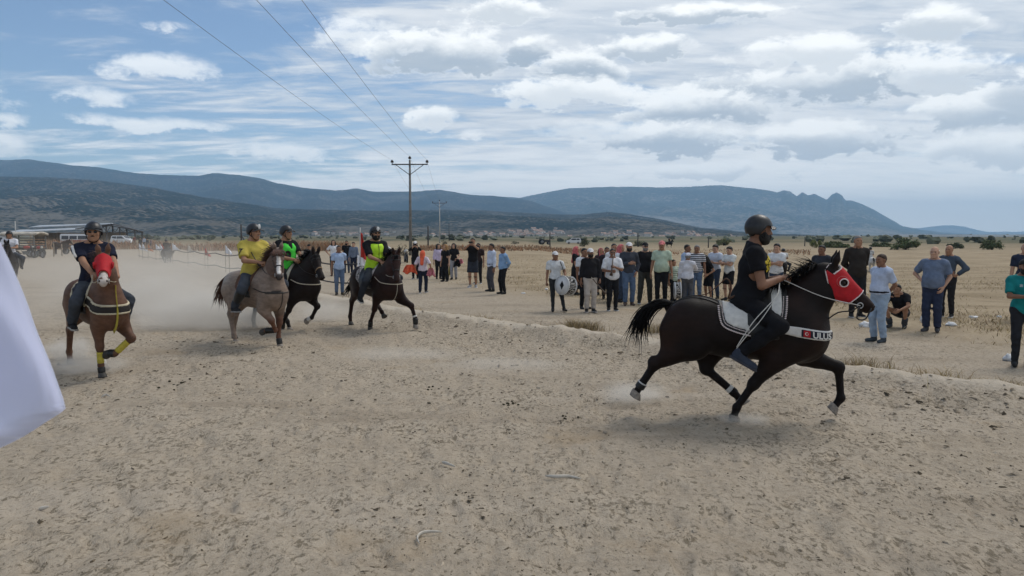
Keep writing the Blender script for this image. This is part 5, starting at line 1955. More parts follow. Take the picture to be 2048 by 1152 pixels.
def build_h1():
    pos = (2.31, 7.42, 0.0)
    legs = ([j1(1556, 716), j1(1516, 768), j1(1483, 819), j1(1478, 838)], [j1(1620, 716), j1(1690, 738), j1(1696, 800), j1(1684, 818)],
            [j1(1392, 692), j1(1314, 736), j1(1286, 780), j1(1275, 797)], [j1(1437, 700), j1(1422, 752), j1(1479, 798), j1(1494, 813)])
    hd = horse(pos, -rad(13), 'near-black horse in a red eye hood with white trim, striding past in profile', 1.0, poll=(.82, 0, 1.535), nose=(1.265, 0, 1.165),
               legs=legs, coat=coat_black, h=.0125, hoof=(HOOF, HOOF, HOOF, HOOF), mane_n=240, tail_n=210, mane_side=-1, thick=.95,
               tail_pts=[(-.70, 0, 1.15), (-.82, 0, 1.175), (-.95, 0, 1.08), (-1.02, 0, .92), (-1.035, 0, .74)])
    root = hd['root']
    # red hood
    RED = mat('red_cloth', (0.42, 0.012, 0.018), 0.75, 0.12, 16, 0.35, 70)
    TRIM = mat('white_trim', (0.68, 0.58, 0.56), 0.8, 0.08, 30, 0.2, 120)
    PSI = math.atan2(1.535 - 1.165, 1.265 - .82)
    def hl(x, y):                              # photo pixel -> head-local (along the head, above the head)
        X, Z = j1(x, y); dx, dz = X - .82, Z - 1.535
        return (dx * math.cos(PSI) - dz * math.sin(PSI), dx * math.sin(PSI) + dz * math.cos(PSI))
    pg = [hl(*q) for q in ((1646, 520), (1650, 540), (1657, 572), (1664, 604), (1684, 606), (1700, 604), (1716, 590), (1735, 570), (1745, 545), (1700, 500))]
    ear = [hl(1664, 531), hl(1676, 526)]
    def hood(X, Y, Z):
        d = poly_sd(X, Z, pg)
        e = np.sqrt((X - .01) ** 2 + (np.abs(Y) - .05) ** 2 * .8) - .052
        d = np.maximum(d, np.where(Z > -.02, -e, -1))
        eye = np.sqrt((X - .17) ** 2 + (Z + .022) ** 2) - .036
        return np.maximum(d, np.where(np.abs(Y) > .03, -eye, -1))
    bd = ((-.3, -.2, -.4), (.5, .2, .2))
    shell(hd, 'eye_hood', RED, .013, hood, bd, .0075, head=True)
    def trim(X, Y, Z):
        return np.abs(hood(X, Y, Z) + .003) - .0055
    shell(hd, 'hood_trim', TRIM, .019, trim, bd, .006, head=True)
    # rings stitched round the eye
    for s in (-1, 1):
        rg = MB()
        for rr, cx in ((.052, .165), ):
            a = np.linspace(0, 2 * PI, 22)
            O = np.stack([cx - .012 + rr * 1.05 * np.cos(a), np.zeros(22), -.022 + rr * np.sin(a)], 1)
            H = hit(hd['headp'], O, np.repeat([[0, s, 0]], 22, 0), .25, .015)
            rg.tube(hd['poll'] + H @ hd['Rh'].T, .0035, 6)
        rg.build('hood_stitching', mat('red_stitch', (.55, .10, .10), .8), root)
    bridle(hd, LEATH, ROPE)
    # rope noseband with rings
    mb = MB()
    for k, x0 in enumerate((.30, .345)):
        mb.tube(ring_on_head(hd, x0, tilt=.25 - .4 * k, arc=(.9, 2 * PI - .9)), .0075, 6)
    mb.build('rope_halter', ROPE, root)
    # saddle cloth: white pad, black border, white rope edging
    pc = [j1(*q) for q in ((1441, 590), (1441, 612), (1444, 636), (1452, 651), (1475, 661), (1505, 668), (1530, 671), (1552, 664), (1566, 650), (1573, 625), (1577, 590), (1577, 520), (1441, 520))]
    PADW = mat('pad_white', (0.60, 0.58, 0.54), 0.95, 0.10, 20, 0.7, 60)
    inner = lambda X, Y, Z: poly_sd(X, Z, pc) + .042 + 0 * Y
    border = lambda X, Y, Z: poly_sd(X, Z, pc) + 0 * Y
    bb = ((-.4, -.5, .75), (.6, .5, 1.5))
    shell(hd, 'saddle_pad', PADW, .024, inner, bb, .018)
    shell(hd, 'pad_border', LEATH, .016, border, bb, .015)
    pl = np.array(pc[1:11])
    pl = spline([(x, z, 0) for x, z in pl], 150)[:, :2]
    for off, nm, rr in ((.004, 'pad_edging', .0075), (.036, 'pad_piping', .0055)):
        mb = MB()
        g = np.gradient(pl, axis=0); g /= np.linalg.norm(g, axis=1, keepdims=True)
        q = pl + off * np.stack([-g[:, 1], g[:, 0]], 1)
        seg = np.r_[0, np.cumsum(np.linalg.norm(np.diff(q, axis=0), axis=1))]
        ts = np.arange(0, seg[-1], .017 if off < .02 else .013)
        qx, qz = np.interp(ts, seg, q[:, 0]), np.interp(ts, seg, q[:, 1])
        for s in (-1, 1):
            H = hit(hd['torso'], np.stack([qx, 0 * qx, qz], 1), np.repeat([[0., s, 0]], len(qx), 0), .5, .022)
            for p in H: mb.ball(p, (.011 if off < .02 else .006, rr, rr), 6, 4)
        o = mb.build(nm, TRIM, root); o['kind'] = 'stuff'
    saddle(hd, .0, .37, LEATH, .86, .036)
    # breast collar with the lettered panel
    BW = mat('collar_white', (0.60, 0.58, 0.55), 0.85, 0.08, 30, 0.25, 120)
    def zt(X): return np.interp(X, [.2, .31, .53, .78, .95], [1.05, 1.01, .985, .945, .93])
    def zb(X): return np.interp(X, [.2, .31, .53, .78, .95], [.97, .935, .885, .850, .84])
    band = lambda X, Y, Z: np.maximum(np.maximum(Z - zt(X), zb(X) - Z), .27 - X) + 0 * Y
    cb = ((.2, -.5, .7), (1.2, .5, 1.2))
    shell(hd, 'breast_collar', BW, .014, band, cb, .013)
    PANEL = mat('collar_panel', (0.012, 0.012, 0.022), 0.7, 0.1)
    pan = lambda X, Y, Z: np.maximum(np.maximum(Z - zt(X) + .013, zb(X) - Z + .013), .535 - X) + 0 * Y
    shell(hd, 'collar_panel', PANEL, .019, pan, cb, .008)
    chest = hd['torso']
    V, F = dense(*text_mesh('ULUS', .03), n=1)
    def on_collar(V, x0, size, dz=0.0, inf=.0235, stretch=1.0):
        X = x0 + V[:, 0] * size * stretch
        Z = (zt(X) + zb(X)) / 2 + V[:, 1] * size + dz
        O = np.stack([X, 0 * X, Z], 1)
        return hit(chest, O, np.repeat([[0., -1, 0]], len(X), 0), .5, inf)
    o = obj('lettering', new_mesh('lettering', on_collar(V, .735, .082), F, False, WSTRAP), root); o['label'] = 'white lettering ULUS on the breast collar'
    m = MB(); 
    q = np.array([(x, y) for x in np.linspace(-.5, .5, 5) for y in np.linspace(-.5, .5, 5)])
    Fq = [[i * 5 + j, (i + 1) * 5 + j, (i + 1) * 5 + j + 1, i * 5 + j + 1] for i in range(4) for j in range(4)]
    obj('flag_patch', new_mesh('flag_patch', on_collar(q, .585, .062, inf=.0225), Fq, False, RED), root)
    a = np.linspace(.6, 2 * PI - .6, 14)
    cr = np.vstack([np.stack([.30 * np.cos(a), .30 * np.sin(a)], 1), np.stack([.07 + .235 * np.cos(a[::-1]), .235 * np.sin(a[::-1])], 1)])
    Fc = [[i, i + 1, 27 - i - 1, 27 - i] for i in range(13)]
    st = np.array([(.19 + (.12 if k % 2 == 0 else .05) * math.cos(PI + k * PI / 5), (.12 if k % 2 == 0 else .05) * math.sin(PI + k * PI / 5)) for k in range(10)] + [(.19, 0)])
    Fs = [[10 + 18 + k, 10 + 18 + (k + 1) % 10, 38] for k in range(10)]
    cs = np.vstack([cr, st])
    obj('crescent', new_mesh('crescent', on_collar(cs, .583, .056, inf=.0262), Fc + Fs, False, WSTRAP), root)
    # boots, straps
    leg_band(hd, 2, 2, -.18, .45, LEATH, 'fetlock_boot', .014, .040)
    leg_band(hd, 2, 1, .90, .97, WSTRAP, 'boot_strap', .012, .040)
    leg_band(hd, 3, 1, .80, .98, WSTRAP, 'boot_strap', .007, .038)
    # crupper and straps on the croup
    mb = MB()
    xs = np.linspace(-.70, -.15, 14)
    for yo in (-.03, -.10):
        O = np.stack([xs, np.full(14, yo * 1.0), np.full(14, .9)], 1)
        H = hit(hd['torso'], O, np.repeat([[0., 0, 1]], 14, 0), .6, .004)
        mb.tube(H, .008, 6, .5)
    mb.build('crupper_strap', LEATH, root)
    # rider
    SHIRT = cloth((.011, .011, .013))
    hands = ((.365, .05, 1.44), (.36, -.10, 1.445))
    pd = rider(hd, 'helmeted bearded person in a black T-shirt with yellow print riding the near-black horse', seat=(.055, 0, 1.20), s=1.065, hands=hands,
               feet=((.02, .34, .74), (-.02, -.36, .735)), toe=(.85, .25, -.45), knee_out=.55, h=.013, hh=.0075, skin='brown', hair=('short', 'black'), lean=.13, fat=.45, shldr=1.10,
               top=dict(col=(.011, .011, .013), sleeve='short', sl=.55, hem=.90, mat=SHIRT), bottom=dict(col=(.010, .010, .012), loose=-.3, waist=1.0), shoes=(.040, .048, .068), sole=(.05, .05, .06), head=(8, 2),
               extras=(('helmet', HELMET), ('beard', HAIR['black']), ('moustache', HAIR['black'])), elbow=(1, 1.1, -.35))
    # yellow print on the chest
    rs = np.random.default_rng(3)
    YEL = mat('yellow_print', (.50, .38, .03), .85, .4, 60, 0)
    n = 34; a = np.linspace(0, 2 * PI, n, endpoint=False)
    rr = .5 + .09 * np.sin(5 * a) + .06 * np.sin(9 * a + 1)
    V = np.vstack([np.stack([rr * np.cos(a) * 1.05, rr * np.sin(a) * .9], 1), np.stack([.30 * np.cos(a) + .05, .26 * np.sin(a)], 1), np.stack([.22 * np.cos(a) + .05, .19 * np.sin(a)], 1), np.stack([.04 * np.cos(a), .04 * np.sin(a)], 1)])
    F = [[i, (i + 1) % n, n + (i + 1) % n, n + i] for i in range(n) if i % 7 != 3] + [[2 * n + i, 2 * n + (i + 1) % n, 3 * n + (i + 1) % n, 3 * n + i] for i in range(n) if i % 8 != 1]
    print_on(pd, 'shirt_print', V, F, (-.03, 0, 1.31), .15, YEL, dirv=(-.35, -1, 0), right=(1, -.35, 0))
    # reins and hanging straps
    reins(hd, [(-1, (.385, -.12, 1.43)), (1, (.385, .06, 1.43))], WSTRAP, .0105, .035)
    mb = MB()
    a0 = np.array([.34, -.15, 1.40])
    for off, e in ((.0, .0), (.045, .012)):
        mb.tube(spline([a0, (.30, -.30, 1.29), (.15 - off * 1.2, -.43, 1.07), (.02 - off * .6, -.475, .92), (-.07, -.47, .795 + e)], 16), .0105, 6, .35, (0, 1, 0))
    mb.build('rein_end', WSTRAP, root)
    wb = MB()
    b = bit_at(hd, -1)
    wb.tube(spline([b, b + (-.08, -.02, -.05), b + (-.2, -.02, -.07), b + (-.30, .0, -.15)], 10), .007, 6)
    wb.tube(spline([b, b + (-.03, -.02, -.12), b + (.05, 0, -.13), b + (.10, 0, -.02)], 10), .008, 6)
    wb.build('bit_strap', LEATH, root)
    # whip looped behind the rider
    wp = thing('riding_whip', 'thin brown looped riding whip curling behind the rider in black', 'whip', root.location, root.rotation_euler[2])
    mb = MB()
    mb.tube(spline([j1(1462, 598)[:1] + (-.10,) + j1(1462, 598)[1:], j1(1466, 570)[:1] + (-.13,) + j1(1466, 570)[1:], j1(1457, 557)[:1] + (-.13,) + j1(1457, 557)[1:], j1(1442, 570)[:1] + (-.12,) + j1(1442, 570)[1:],
                    j1(1420, 588)[:1] + (-.10,) + j1(1420, 588)[1:], j1(1400, 593)[:1] + (-.08,) + j1(1400, 593)[1:]], 26), np.linspace(.009, .004, 26), 6)
    mb.build('lash', BROWNL, wp)
    hb = MB(); hb.tube(spline([(-.13, -.10, 1.235), (-.02, -.13, 1.30), (.10, -.17, 1.36)], 6), .010, 6); hb.build('handle', BROWNL, wp)
    return hd, pd


H1, R1 = build_h1()
# ---------- the other horses
def red_hood_parts():
    PSI = math.atan2(1.535 - 1.165, 1.265 - .82)
    def hl(x, y):
        X, Z = j1(x, y); dx, dz = X - .82, Z - 1.535
        return (dx * math.cos(PSI) - dz * math.sin(PSI), dx * math.sin(PSI) + dz * math.cos(PSI))
    return [hl(*q) for q in ((1646, 520), (1650, 540), (1657, 572), (1664, 604), (1684, 606), (1700, 604), (1716, 590), (1735, 570), (1745, 545), (1700, 500))]


def place(px, py, local, heading):
    g = G(px, py, 0.0)
    c, s = math.cos(heading), math.sin(heading)
    return (g.x - (c * local[0] - s * local[1]), g.y - (s * local[0] + c * local[1]), 0.0)


def chest_strap(hd, m, z0=.98, z1=.90, r=.010, x0=.25, name='breast_strap', down=True, flat=.5):
    a = np.linspace(-1.75, 1.75, 26)
    z = z0 + (z1 - z0) * np.cos(a * .9).clip(0, 1)
    O = np.stack([np.full(26, .40), 0 * a, z], 1)
    D = np.stack([np.cos(a), np.sin(a), 0 * a], 1)
    H = hit(hd['torso'], O, D, .9, .006)
    mb = MB(); mb.tube(H, r, 6, flat)
    mb.build(name, m, hd['root'])
    if down:
        zz = np.linspace(z1, .62, 8)
        O = np.stack([np.full(8, .35), 0 * zz, zz], 1)
        H = hit(hd['torso'], O, np.repeat([[1., 0, 0]], 8, 0), .9, .006)
        mb = MB(); mb.tube(H, r, 6, flat); mb.build('girth_strap', m, hd['root'])


def simple_pad(hd, m, edge=None, x=(-.30, .36), z=.84, inf=.018):
    pg = [(x[0], 1.5), (x[0], .98), (x[0] + .08, z + .03), (x[0] + .18, z), (x[1] - .14, z), (x[1] - .04, z + .08), (x[1], 1.5)]
    shell(hd, 'saddle_pad', m, inf + .004, lambda X, Y, Z: poly_sd(X, Z, pg) + .026 + 0 * Y, ((-.6, -.5, .6), (.7, .5, 1.5)), .022)
    if edge: shell(hd, 'pad_border', edge, inf, lambda X, Y, Z: poly_sd(X, Z, pg) + 0 * Y, ((-.6, -.5, .6), (.7, .5, 1.5)), .022)
    saddle(hd, x[0] + .10, x[1] - .04, LEATH, .82, inf + .012)


JEANS_GREY = cloth((.050, .058, .072))
BADGE = mat('badge_white', (.62, .62, .62), .5, .1)
YELW = mat('yellow_bandage', (.42, .34, .05), .85, .15, 20, .4, 60)


def build_h2():
    hdg = -rad(44)
    def coat(V, info):
        c = np.tile((.115, .060, .038), (len(V), 1))
        n = vnoise(V[:, 0] * 5, V[:, 1] * 5, V[:, 2] * 5)
        c = c * (.8 + .45 * n)[:, None]
        q = (V - info['poll']) @ info['Rh']
        blaze = sstep(.30, .36, q[:, 0]) * sstep(-.13, -.05, q[:, 2] + .3 * (.5 - np.abs(q[:, 1]) * 6).clip(0, 1) - .1) * (np.abs(q[:, 1]) < .075)
        snip = blaze * (vnoise(q[:, 0] * 26, q[:, 1] * 26, q[:, 2] * 26) < .66)
        c = c * (1 - snip[:, None]) + snip[:, None] * np.array([.52, .46, .42])
        d, f = info['L'][3][3], info['L'][3][2]
        sock = (np.linalg.norm(V - (d + f) / 2, axis=1) < .14)
        return np.where(sock[:, None], (.55, .52, .48), c)
    hd = horse(place(203, 752, (.50, -.11), hdg), hdg, 'chestnut horse in a red hood with yellow leg bandages, leftmost of the near racers', 1.0, poll=(.76, -.11, 1.59), nose=(1.20, -.26, 1.31),
               legs=([(.46, .66), (.47, .40), (.45, .14), (.47, .03)], [(.52, .17, .66), (.74, .20, .50), (.62, .03, .30), (.54, -.02, .30)], 'push', [(-.28, .76), (-.38, .47), (-.12, .16), (-.05, .05)]),
               coat=coat, h=.018, thick=.72, mane=MANEC, hoof=(HOOFD, HOOFD, HOOF, HOOF), tail_pts=[(-.72, 0, 1.12), (-.84, .02, 1.19), (-.94, .05, 1.16), (-1.02, .10, 1.08), (-1.02, .16, 1.20)], tail_n=50)
    root = hd['root']
    RED, TRIM = _MAT['red_cloth'], _MAT['white_trim']
    pg = red_hood_parts()
    def hood(X, Y, Z):
        d = poly_sd(X, Z, pg)
        e = np.sqrt((X - .01) ** 2 + (np.abs(Y) - .05) ** 2 * .8) - .052
        d = np.maximum(d, np.where(Z > -.02, -e, -1))
        eye = np.sqrt((X - .17) ** 2 + (Z + .022) ** 2) - .034
        return np.maximum(d, np.where(np.abs(Y) > .03, -eye, -1))
    bd = ((-.3, -.2, -.4), (.5, .2, .2))
    shell(hd, 'eye_hood', RED, .015, hood, bd, .0085, head=True)
    mb = MB()
    for s in (-1, 1):
        a = np.linspace(0, 2 * PI, 14)
        O = np.stack([.17 + .035 * np.cos(a), np.zeros(14), -.022 + .035 * np.sin(a)], 1)
        mb = MB(); mb.tube(hd['poll'] + (hit(hd['headp'], O, np.repeat([[0, s, 0]], 14, 0), .25, .02)) @ hd['Rh'].T, .012, 6); mb.build('eye_cup', RED, root)
    bridle(hd, LEATH, ROPE)
    DK = mat('collar_dark', (.02, .016, .014), .7); CREAM = mat('cream_edge', (.48, .42, .30), .8)
    for nm, m, inf, dz in (('breast_collar', DK, .014, 0), ('collar_edge', CREAM, .018, 1), ('collar_edge', CREAM, .018, -1)):
        def reg(X, Y, Z, dz=dz):
            zc = 1.0 - .10 * sstep(.3, .8, X)
            return np.maximum(np.abs(Z - zc - dz * .052) - (.05 if dz == 0 else .014), .22 - X) + 0 * Y
        shell(hd, nm, m, inf, reg, ((.2, -.5, .7), (1.2, .5, 1.2)), .016)
    simple_pad(hd, mat('pad_navy', (.03, .032, .045), .9, .5, 30), CREAM, (-.34, .36), .86)
    zz = np.linspace(1.22, .60, 12)
    H = hit(hd['torso'], np.stack([np.full(12, .3), 0 * zz, zz], 1), np.repeat([[1., 0, 0]], 12, 0), .9, .022)
    mb = MB(); mb.tube(H, np.r_[np.full(6, .018), np.full(6, .030)], 8, .25, (1, 0, 0)); mb.build('yellow_strap', YELW, root)
    leg_band(hd, 0, 1, .30, .90, YELW, 'leg_bandage', .008, .038); leg_band(hd, 1, 1, .15, .88, YELW, 'leg_bandage', .008, .038)
    leg_band(hd, 0, 2, .25, .9, LEATH, 'fetlock_boot', .014, .036); leg_band(hd, 1, 2, .0, .95, LEATH, 'fetlock_boot', .02, .036)
    navy = (.014, .016, .030)
    hands = ((.50, .13, 1.36), (.50, -.17, 1.36))
    pd = rider(hd, 'helmeted person in sunglasses and a navy polo riding the chestnut horse', seat=(.0, 0, 1.20), s=1.04, hands=hands, skin='tan', hair=('short', 'black'), lean=.05, fat=.15, h=.017, hh=.0095,
               feet=((.08, .32, .62), (.03, -.30, .70)), toe=(1, .1, -.1), top=dict(col=navy, sleeve='short', sl=.7, hem=.90, collar=True), bottom=dict(mat=JEANS_GREY, loose=.2, belt=(.02, .02, .02)), shoes=(.02, .02, .022), sole=(.35, .33, .3), head=(-24, 0),
               extras=(('helmet', HELMET), ('shades', LENS), ('moustache', HAIR['black'])), knee_out=.35)
    q = np.array([(x, y) for x in np.linspace(-.5, .5, 4) for y in np.linspace(-.5, .5, 4)])
    Fq = [[i * 4 + j, (i + 1) * 4 + j, (i + 1) * 4 + j + 1, i * 4 + j + 1] for i in range(3) for j in range(3)]
    print_on(pd, 'chest_badge', q, Fq, (.075, 0, 1.33), .055, mat('badge_pink', (.62, .42, .44), .8))
    # white stripe down the sleeve
    sh, el, w = pd['arms'][1]
    mb = MB(); o_ = np.array([-.062, -.012, .012]); mb.tube([sh + o_ + (0, 0, .03), sh + (el - sh) * .35 + o_ * 1.08, sh + (el - sh) * .66 + o_ * 1.15], .020, 8, .9); mb.build('sleeve_stripe', mat('stripe_white', (.65, .63, .60), .9), pd['root'])
    for i, (hp, kn, an) in enumerate(pd['legs']):
        mb = MB(); mb.tube([an + (kn - an) * .02, an + (kn - an) * .16], .052, 10); mb.build('sock', mat('stripe_white', (.65, .63, .60)), pd['root'])
    reins(hd, [(-1, hands[1]), (1, hands[0])], CREAM, .009, .06)
    return hd, pd


def build_h3():
    hdg = -rad(40)
    def coat(V, info):
        n = vnoise(V[:, 0] * 7, V[:, 1] * 7, V[:, 2] * 7); n2 = vnoise(V[:, 0] * 30, V[:, 1] * 30, V[:, 2] * 30)
        c = np.array([.215, .160, .125]) * (.8 + .4 * n)[:, None] * (.9 + .2 * n2)[:, None]
        rump = sstep(-.2, -.6, V[:, 0])[:, None] * sstep(.9, 1.1, V[:, 2])[:, None]
        c = c * (1 - rump) + rump * np.array([.31, .27, .24])
        low = sstep(.62, .42, V[:, 2])[:, None] * (V[:, 0] > 0)[:, None]
        c = c * (1 - low) + low * np.array([.13, .062, .040])
        q = (V - info['poll']) @ info['Rh']
        hd_ = sstep(-.05, .05, q[:, 0])[:, None] * (np.abs(q[:, 1]) < .2)[:, None] * (q[:, 2] > -.3)[:, None] * (V[:, 2] > 1.0)[:, None]
        c = c * (1 - hd_) + hd_ * np.array([.13, .085, .065])
        bl = (np.abs(q[:, 1] + .006 * np.sin(q[:, 0] * 20)) < .034 - .012 * np.abs(q[:, 0] - .2)) & (q[:, 2] > -.055) & (q[:, 0] > .06) & (q[:, 0] < .50)
        muz = (q[:, 0] > .49) & (q[:, 2] < .02) & (V[:, 2] > .9)
        c = np.where(bl[:, None], (.66, .62, .58), c)
        return np.where(muz[:, None], (.055, .045, .042), c)
    hd = horse(place(556, 691, (.49, .12), hdg), hdg, 'roan horse with white blaze under the rider in yellow', 1.0, poll=(.80, -.04, 1.60), nose=(1.14, -.24, 1.18),
               legs=([(.50, -.16, .66), (.66, -.10, .46), (.58, .02, .28), (.46, -.10, .27)], [(.50, .15, .64), (.53, .13, .40), (.51, .12, .15), (.55, .12, .02)], [(-.38, .76), (-.60, .47), (-.52, .13), (-.47, .02)], 'push'),
               coat=coat, h=.019, mane=MANER, hoof=(HOOFD, HOOF, HOOF, HOOFD), tail_pts=[(-.72, 0, 1.12), (-.85, .0, 1.12), (-.99, -.02, .99), (-1.10, -.03, .80), (-1.14, -.03, .60)], tail_n=190, mane_n=220, lock=(60, .050, .055))
    root = hd['root']
    bridle(hd, LEATH); chest_strap(hd, LEATH, .98, .92, .009)
    simple_pad(hd, mat('pad_brown', (.10, .05, .032), .9), None, (-.28, .30), .86)
    leg_band(hd, 1, 2, .2, .95, LEATH, 'fetlock_boot', .016, .036); leg_band(hd, 0, 2, .1, .95, LEATH, 'fetlock_boot', .018, .036)
    yel = (.50, .40, .085)
    hands = ((.42, .06, 1.42), (.40, -.14, 1.42))
    pd = rider(hd, 'helmeted older person in a yellow T-shirt and grey jeans riding the roan horse', seat=(-.02, 0, 1.20), s=1.06, hands=hands, skin='tan', hair=('short', 'grey'), lean=.06, fat=.75, h=.018, hh=.010,
               feet=((.03, .36, .68), (-.02, -.37, .66)), toe=(1, .1, .05), top=dict(col=yel, sleeve='short', sl=.78, hem=.88, loose=1), bottom=dict(mat=JEANS_GREY, loose=.2), shoes=(.03, .03, .032), sole=(.3, .28, .26), head=(12, 0),
               extras=(('helmet', HELMET), ('badge', BADGE), ('moustache', HAIR['grey'])), knee_out=.45)
    for i, (hp, kn, an) in enumerate(pd['legs']):
        mb = MB(); pts = [kn + (an - kn) * t for t in np.linspace(.10, .95, 8)]; mb.tube(pts, [.072, .078, .080, .076, .070, .064, .060, .058], 12); mb.build('gaiter', LEATH, pd['root'])
    sh, el, w = pd['arms'][1]
    V, F = dense(*text_mesh('7', .03), n=1)
    c = sh + (el - sh) * .42
    print_on(pd, 'sleeve_number', V, F, c, .14, LEATH, dirv=(-.9, -.45, .15), right=(.45, -.9, 0), up=(0, 0, 1))
    reins(hd, [(-1, hands[1]), (1, hands[0])], LEATH, .009, .07)
    wp = thing('riding_crop', 'black riding crop sticking up behind the rider in yellow', 'crop', (0, 0, 0))
    a = horse_to_world(hd, (.38, -.16, 1.40)); b = P(485, 474, a[1] + .45); c_ = np.array(a) + (np.array(b) - a) * -.12
    mb = MB(); mb.tube([np.array(b) + (np.array(a) - b) * .0, np.array(b) + (a - np.array(b)) * .3], [.010, .012], 6); mb.tube([np.array(b) + (a - np.array(b)) * .3, c_], [.009, .008], 6)
    mb.build('shaft', LEATH, wp)
    return hd, pd


def build_h4():
    hdg = -rad(33)
    def coat(V, info):
        n = vnoise(V[:, 0] * 5, V[:, 1] * 5, V[:, 2] * 5)
        return np.array([.013, .0085, .0075]) * (.7 + .7 * n)[:, None]
    hd = horse(place(572, 662, (.08, -.13), hdg), hdg, 'dark horse with tan noseband behind the roan horse', 1.0, poll=(.84, -.05, 1.50), nose=(1.18, -.16, 1.06),
               legs=('back', 'lift', 'push', 'under'), coat=coat, h=.020, hoof=(HOOF, HOOF, HOOF, HOOF), tail_n=40)
    TAN = mat('tan_strap', (.30, .20, .12), .7)
    bridle(hd, LEATH, TAN); chest_strap(hd, ROPE, 1.02, .93, .009, down=False)
    simple_pad(hd, mat('pad_cream', (.50, .46, .36), .9), None, (-.30, .34), .86)
    leg_band(hd, 0, 2, .1, .9, LEATH, 'fetlock_boot', .016, .036); leg_band(hd, 1, 2, .1, .9, WSTRAP, 'fetlock_boot', .012, .036)
    GREEN = mat('green_bib', (.07, .62, .06), .8, .1, 10, .2, 40)
    hands = ((.40, .05, 1.40), (.38, -.15, 1.40))
    pd = rider(hd, 'helmeted person in a bright green number bib riding the dark horse with tan noseband', seat=(-.02, 0, 1.20), s=1.05, hands=hands, skin='tan', hair=('short', 'black'), lean=.02, fat=.2, h=.019, hh=.011,
               feet=((.02, .36, .70), (.02, -.36, .66)), top=dict(col=(.014, .014, .016), sleeve='short', vest=GREEN, vest_v=.055), bottom=dict(col=(.014, .014, .018)), shoes=(.03, .03, .03), sole=(.4, .38, .34), head=(14, 0), extras=(('helmet', HELMET),), knee_out=.45)
    V, F = dense(*text_mesh('19', .055), n=1)
    print_on(pd, 'bib_number', V, F, (-.05, 0, 1.20), .24, LEATH, inf=.032, lift=.014, dirv=(-.55, -1, 0), right=(.876, -.482, 0))
    reins(hd, [(-1, hands[1]), (1, hands[0])], LEATH, .009, .06)
    return hd, pd


def build_h5():
    hdg = -rad(51)
    def coat(V, info):
        n = vnoise(V[:, 0] * 5, V[:, 1] * 5, V[:, 2] * 5)
        c = np.array([.022, .0105, .0085]) * (.6 + .8 * n)[:, None]
        q = (V - info['poll']) @ info['Rh']
        hd_ = ((q[:, 0] > 0) & (V[:, 2] > .85) & (V[:, 0] > .6) & (q[:, 2] > -.25))[:, None]
        return np.where(hd_, c * 1.5, c)
    hd = horse(place(739, 657, (-.06, -.12), hdg), hdg, 'dark bay horse in bridle under the rider in the fluorescent vest', 1.0, poll=(.86, -.03, 1.50), nose=(1.08, -.14, .99),
               legs=('back', [(.62, .19, .64), (.86, .30, .50), (.90, .36, .26), (.90, .37, .13)], 'push', [(-.24, .16, .78), (-.30, .15, .52), (.05, .10, .33), (.12, .10, .27)]), coat=coat, h=.020,
               hoof=(HOOFD, HOOF, HOOFD, HOOFD), tail_pts=[(-.72, 0, 1.12), (-.86, 0, 1.06), (-1.0, -.02, .86), (-1.14, -.05, .70), (-1.26, -.08, .62)], tail_n=60)
    bridle(hd, LEATH); chest_strap(hd, ROPE, 1.06, .93, .008, down=True)
    simple_pad(hd, mat('pad_print', (.30, .27, .27), .9, .8, 26), None, (-.42, .30), .88)
    leg_band(hd, 1, 1, .78, .9, WSTRAP, 'boot_strap', .010, .038); leg_band(hd, 1, 2, .0, .9, LEATH, 'fetlock_boot', .018, .036); leg_band(hd, 0, 2, .0, .9, LEATH, 'fetlock_boot', .016, .036)
    NEON = mat('neon_vest', (.45, .72, .03), .7, .1, 10, .2, 40)
    hands = ((.42, .06, 1.36), (.40, -.10, 1.36))
    pd = rider(hd, 'helmeted person in sunglasses and a fluorescent yellow vest riding the dark bay horse', seat=(-.02, 0, 1.20), s=1.03, hands=hands, skin='tan', hair=('short', 'black'), lean=.04, fat=.25, h=.019, hh=.011,
               feet=((.04, .36, .66), (.03, -.36, .66)), top=dict(col=(.014, .014, .016), sleeve='short', sl=.85, vest=NEON, vest_hem=.90), bottom=dict(mat=cloth((.035, .040, .050))), shoes=(.03, .03, .03), sole=(.45, .43, .4), head=(-4, 0),
               extras=(('helmet', HELMET), ('badge', BADGE), ('shades', LENS), ('beard', HAIR['black'])), knee_out=.45)
    mb = MB()
    O = np.array([(0, 0, z) for z in np.linspace(.93, 1.42, 10)])
    mb.tube(hit(pd['shirt'], O, np.repeat([[0., -1, 0]], 10, 0), .45, .032), .008, 6, .6); mb.build('zip', LEATH, pd['root'])
    reins(hd, [(-1, hands[1]), (1, hands[0])], ROPE, .007, .10)
    return hd, pd


def build_far(px, D, z0, hdg, hlabel, rlabel, scale=1.0, top=(.6, .6, .6), coat=(.014, .010, .009), number=None, helmet=True, bottom=(.03, .03, .035), group='horses in the background', h=.026):
    p = P(px, 500, D)
    hd = horse((p.x, D, z0), hdg, hlabel, scale, poll=(.80, 0, 1.58), nose=(1.15, 0, 1.15), legs=('plant', 'lift', 'plant', 'under'), coat=lambda V, i: np.tile(coat, (len(V), 1)), h=h, mane_n=30, tail_n=20, group=group)
    bridle(hd, LEATH, bit=False); saddle(hd, -.2, .3, LEATH, .85, .025)
    pd = rider(hd, rlabel, seat=(0, 0, 1.2), s=1.03 * scale, h=.022, hh=.013, skin='tan', hair=('short', 'black'), top=dict(col=top), bottom=dict(col=bottom), extras=(('helmet', HELMET),) if helmet else (), eyes=False)
    pd['root']['group'] = 'riders in the background'
    if number:
        V, F = text_mesh(number, .03)
        print_on(pd, 'back_number', V[:, :2] * [-1, 1], F, (0, 0, 1.22), .20, LEATH, dirv=(0, 1, 0))
    return hd, pd


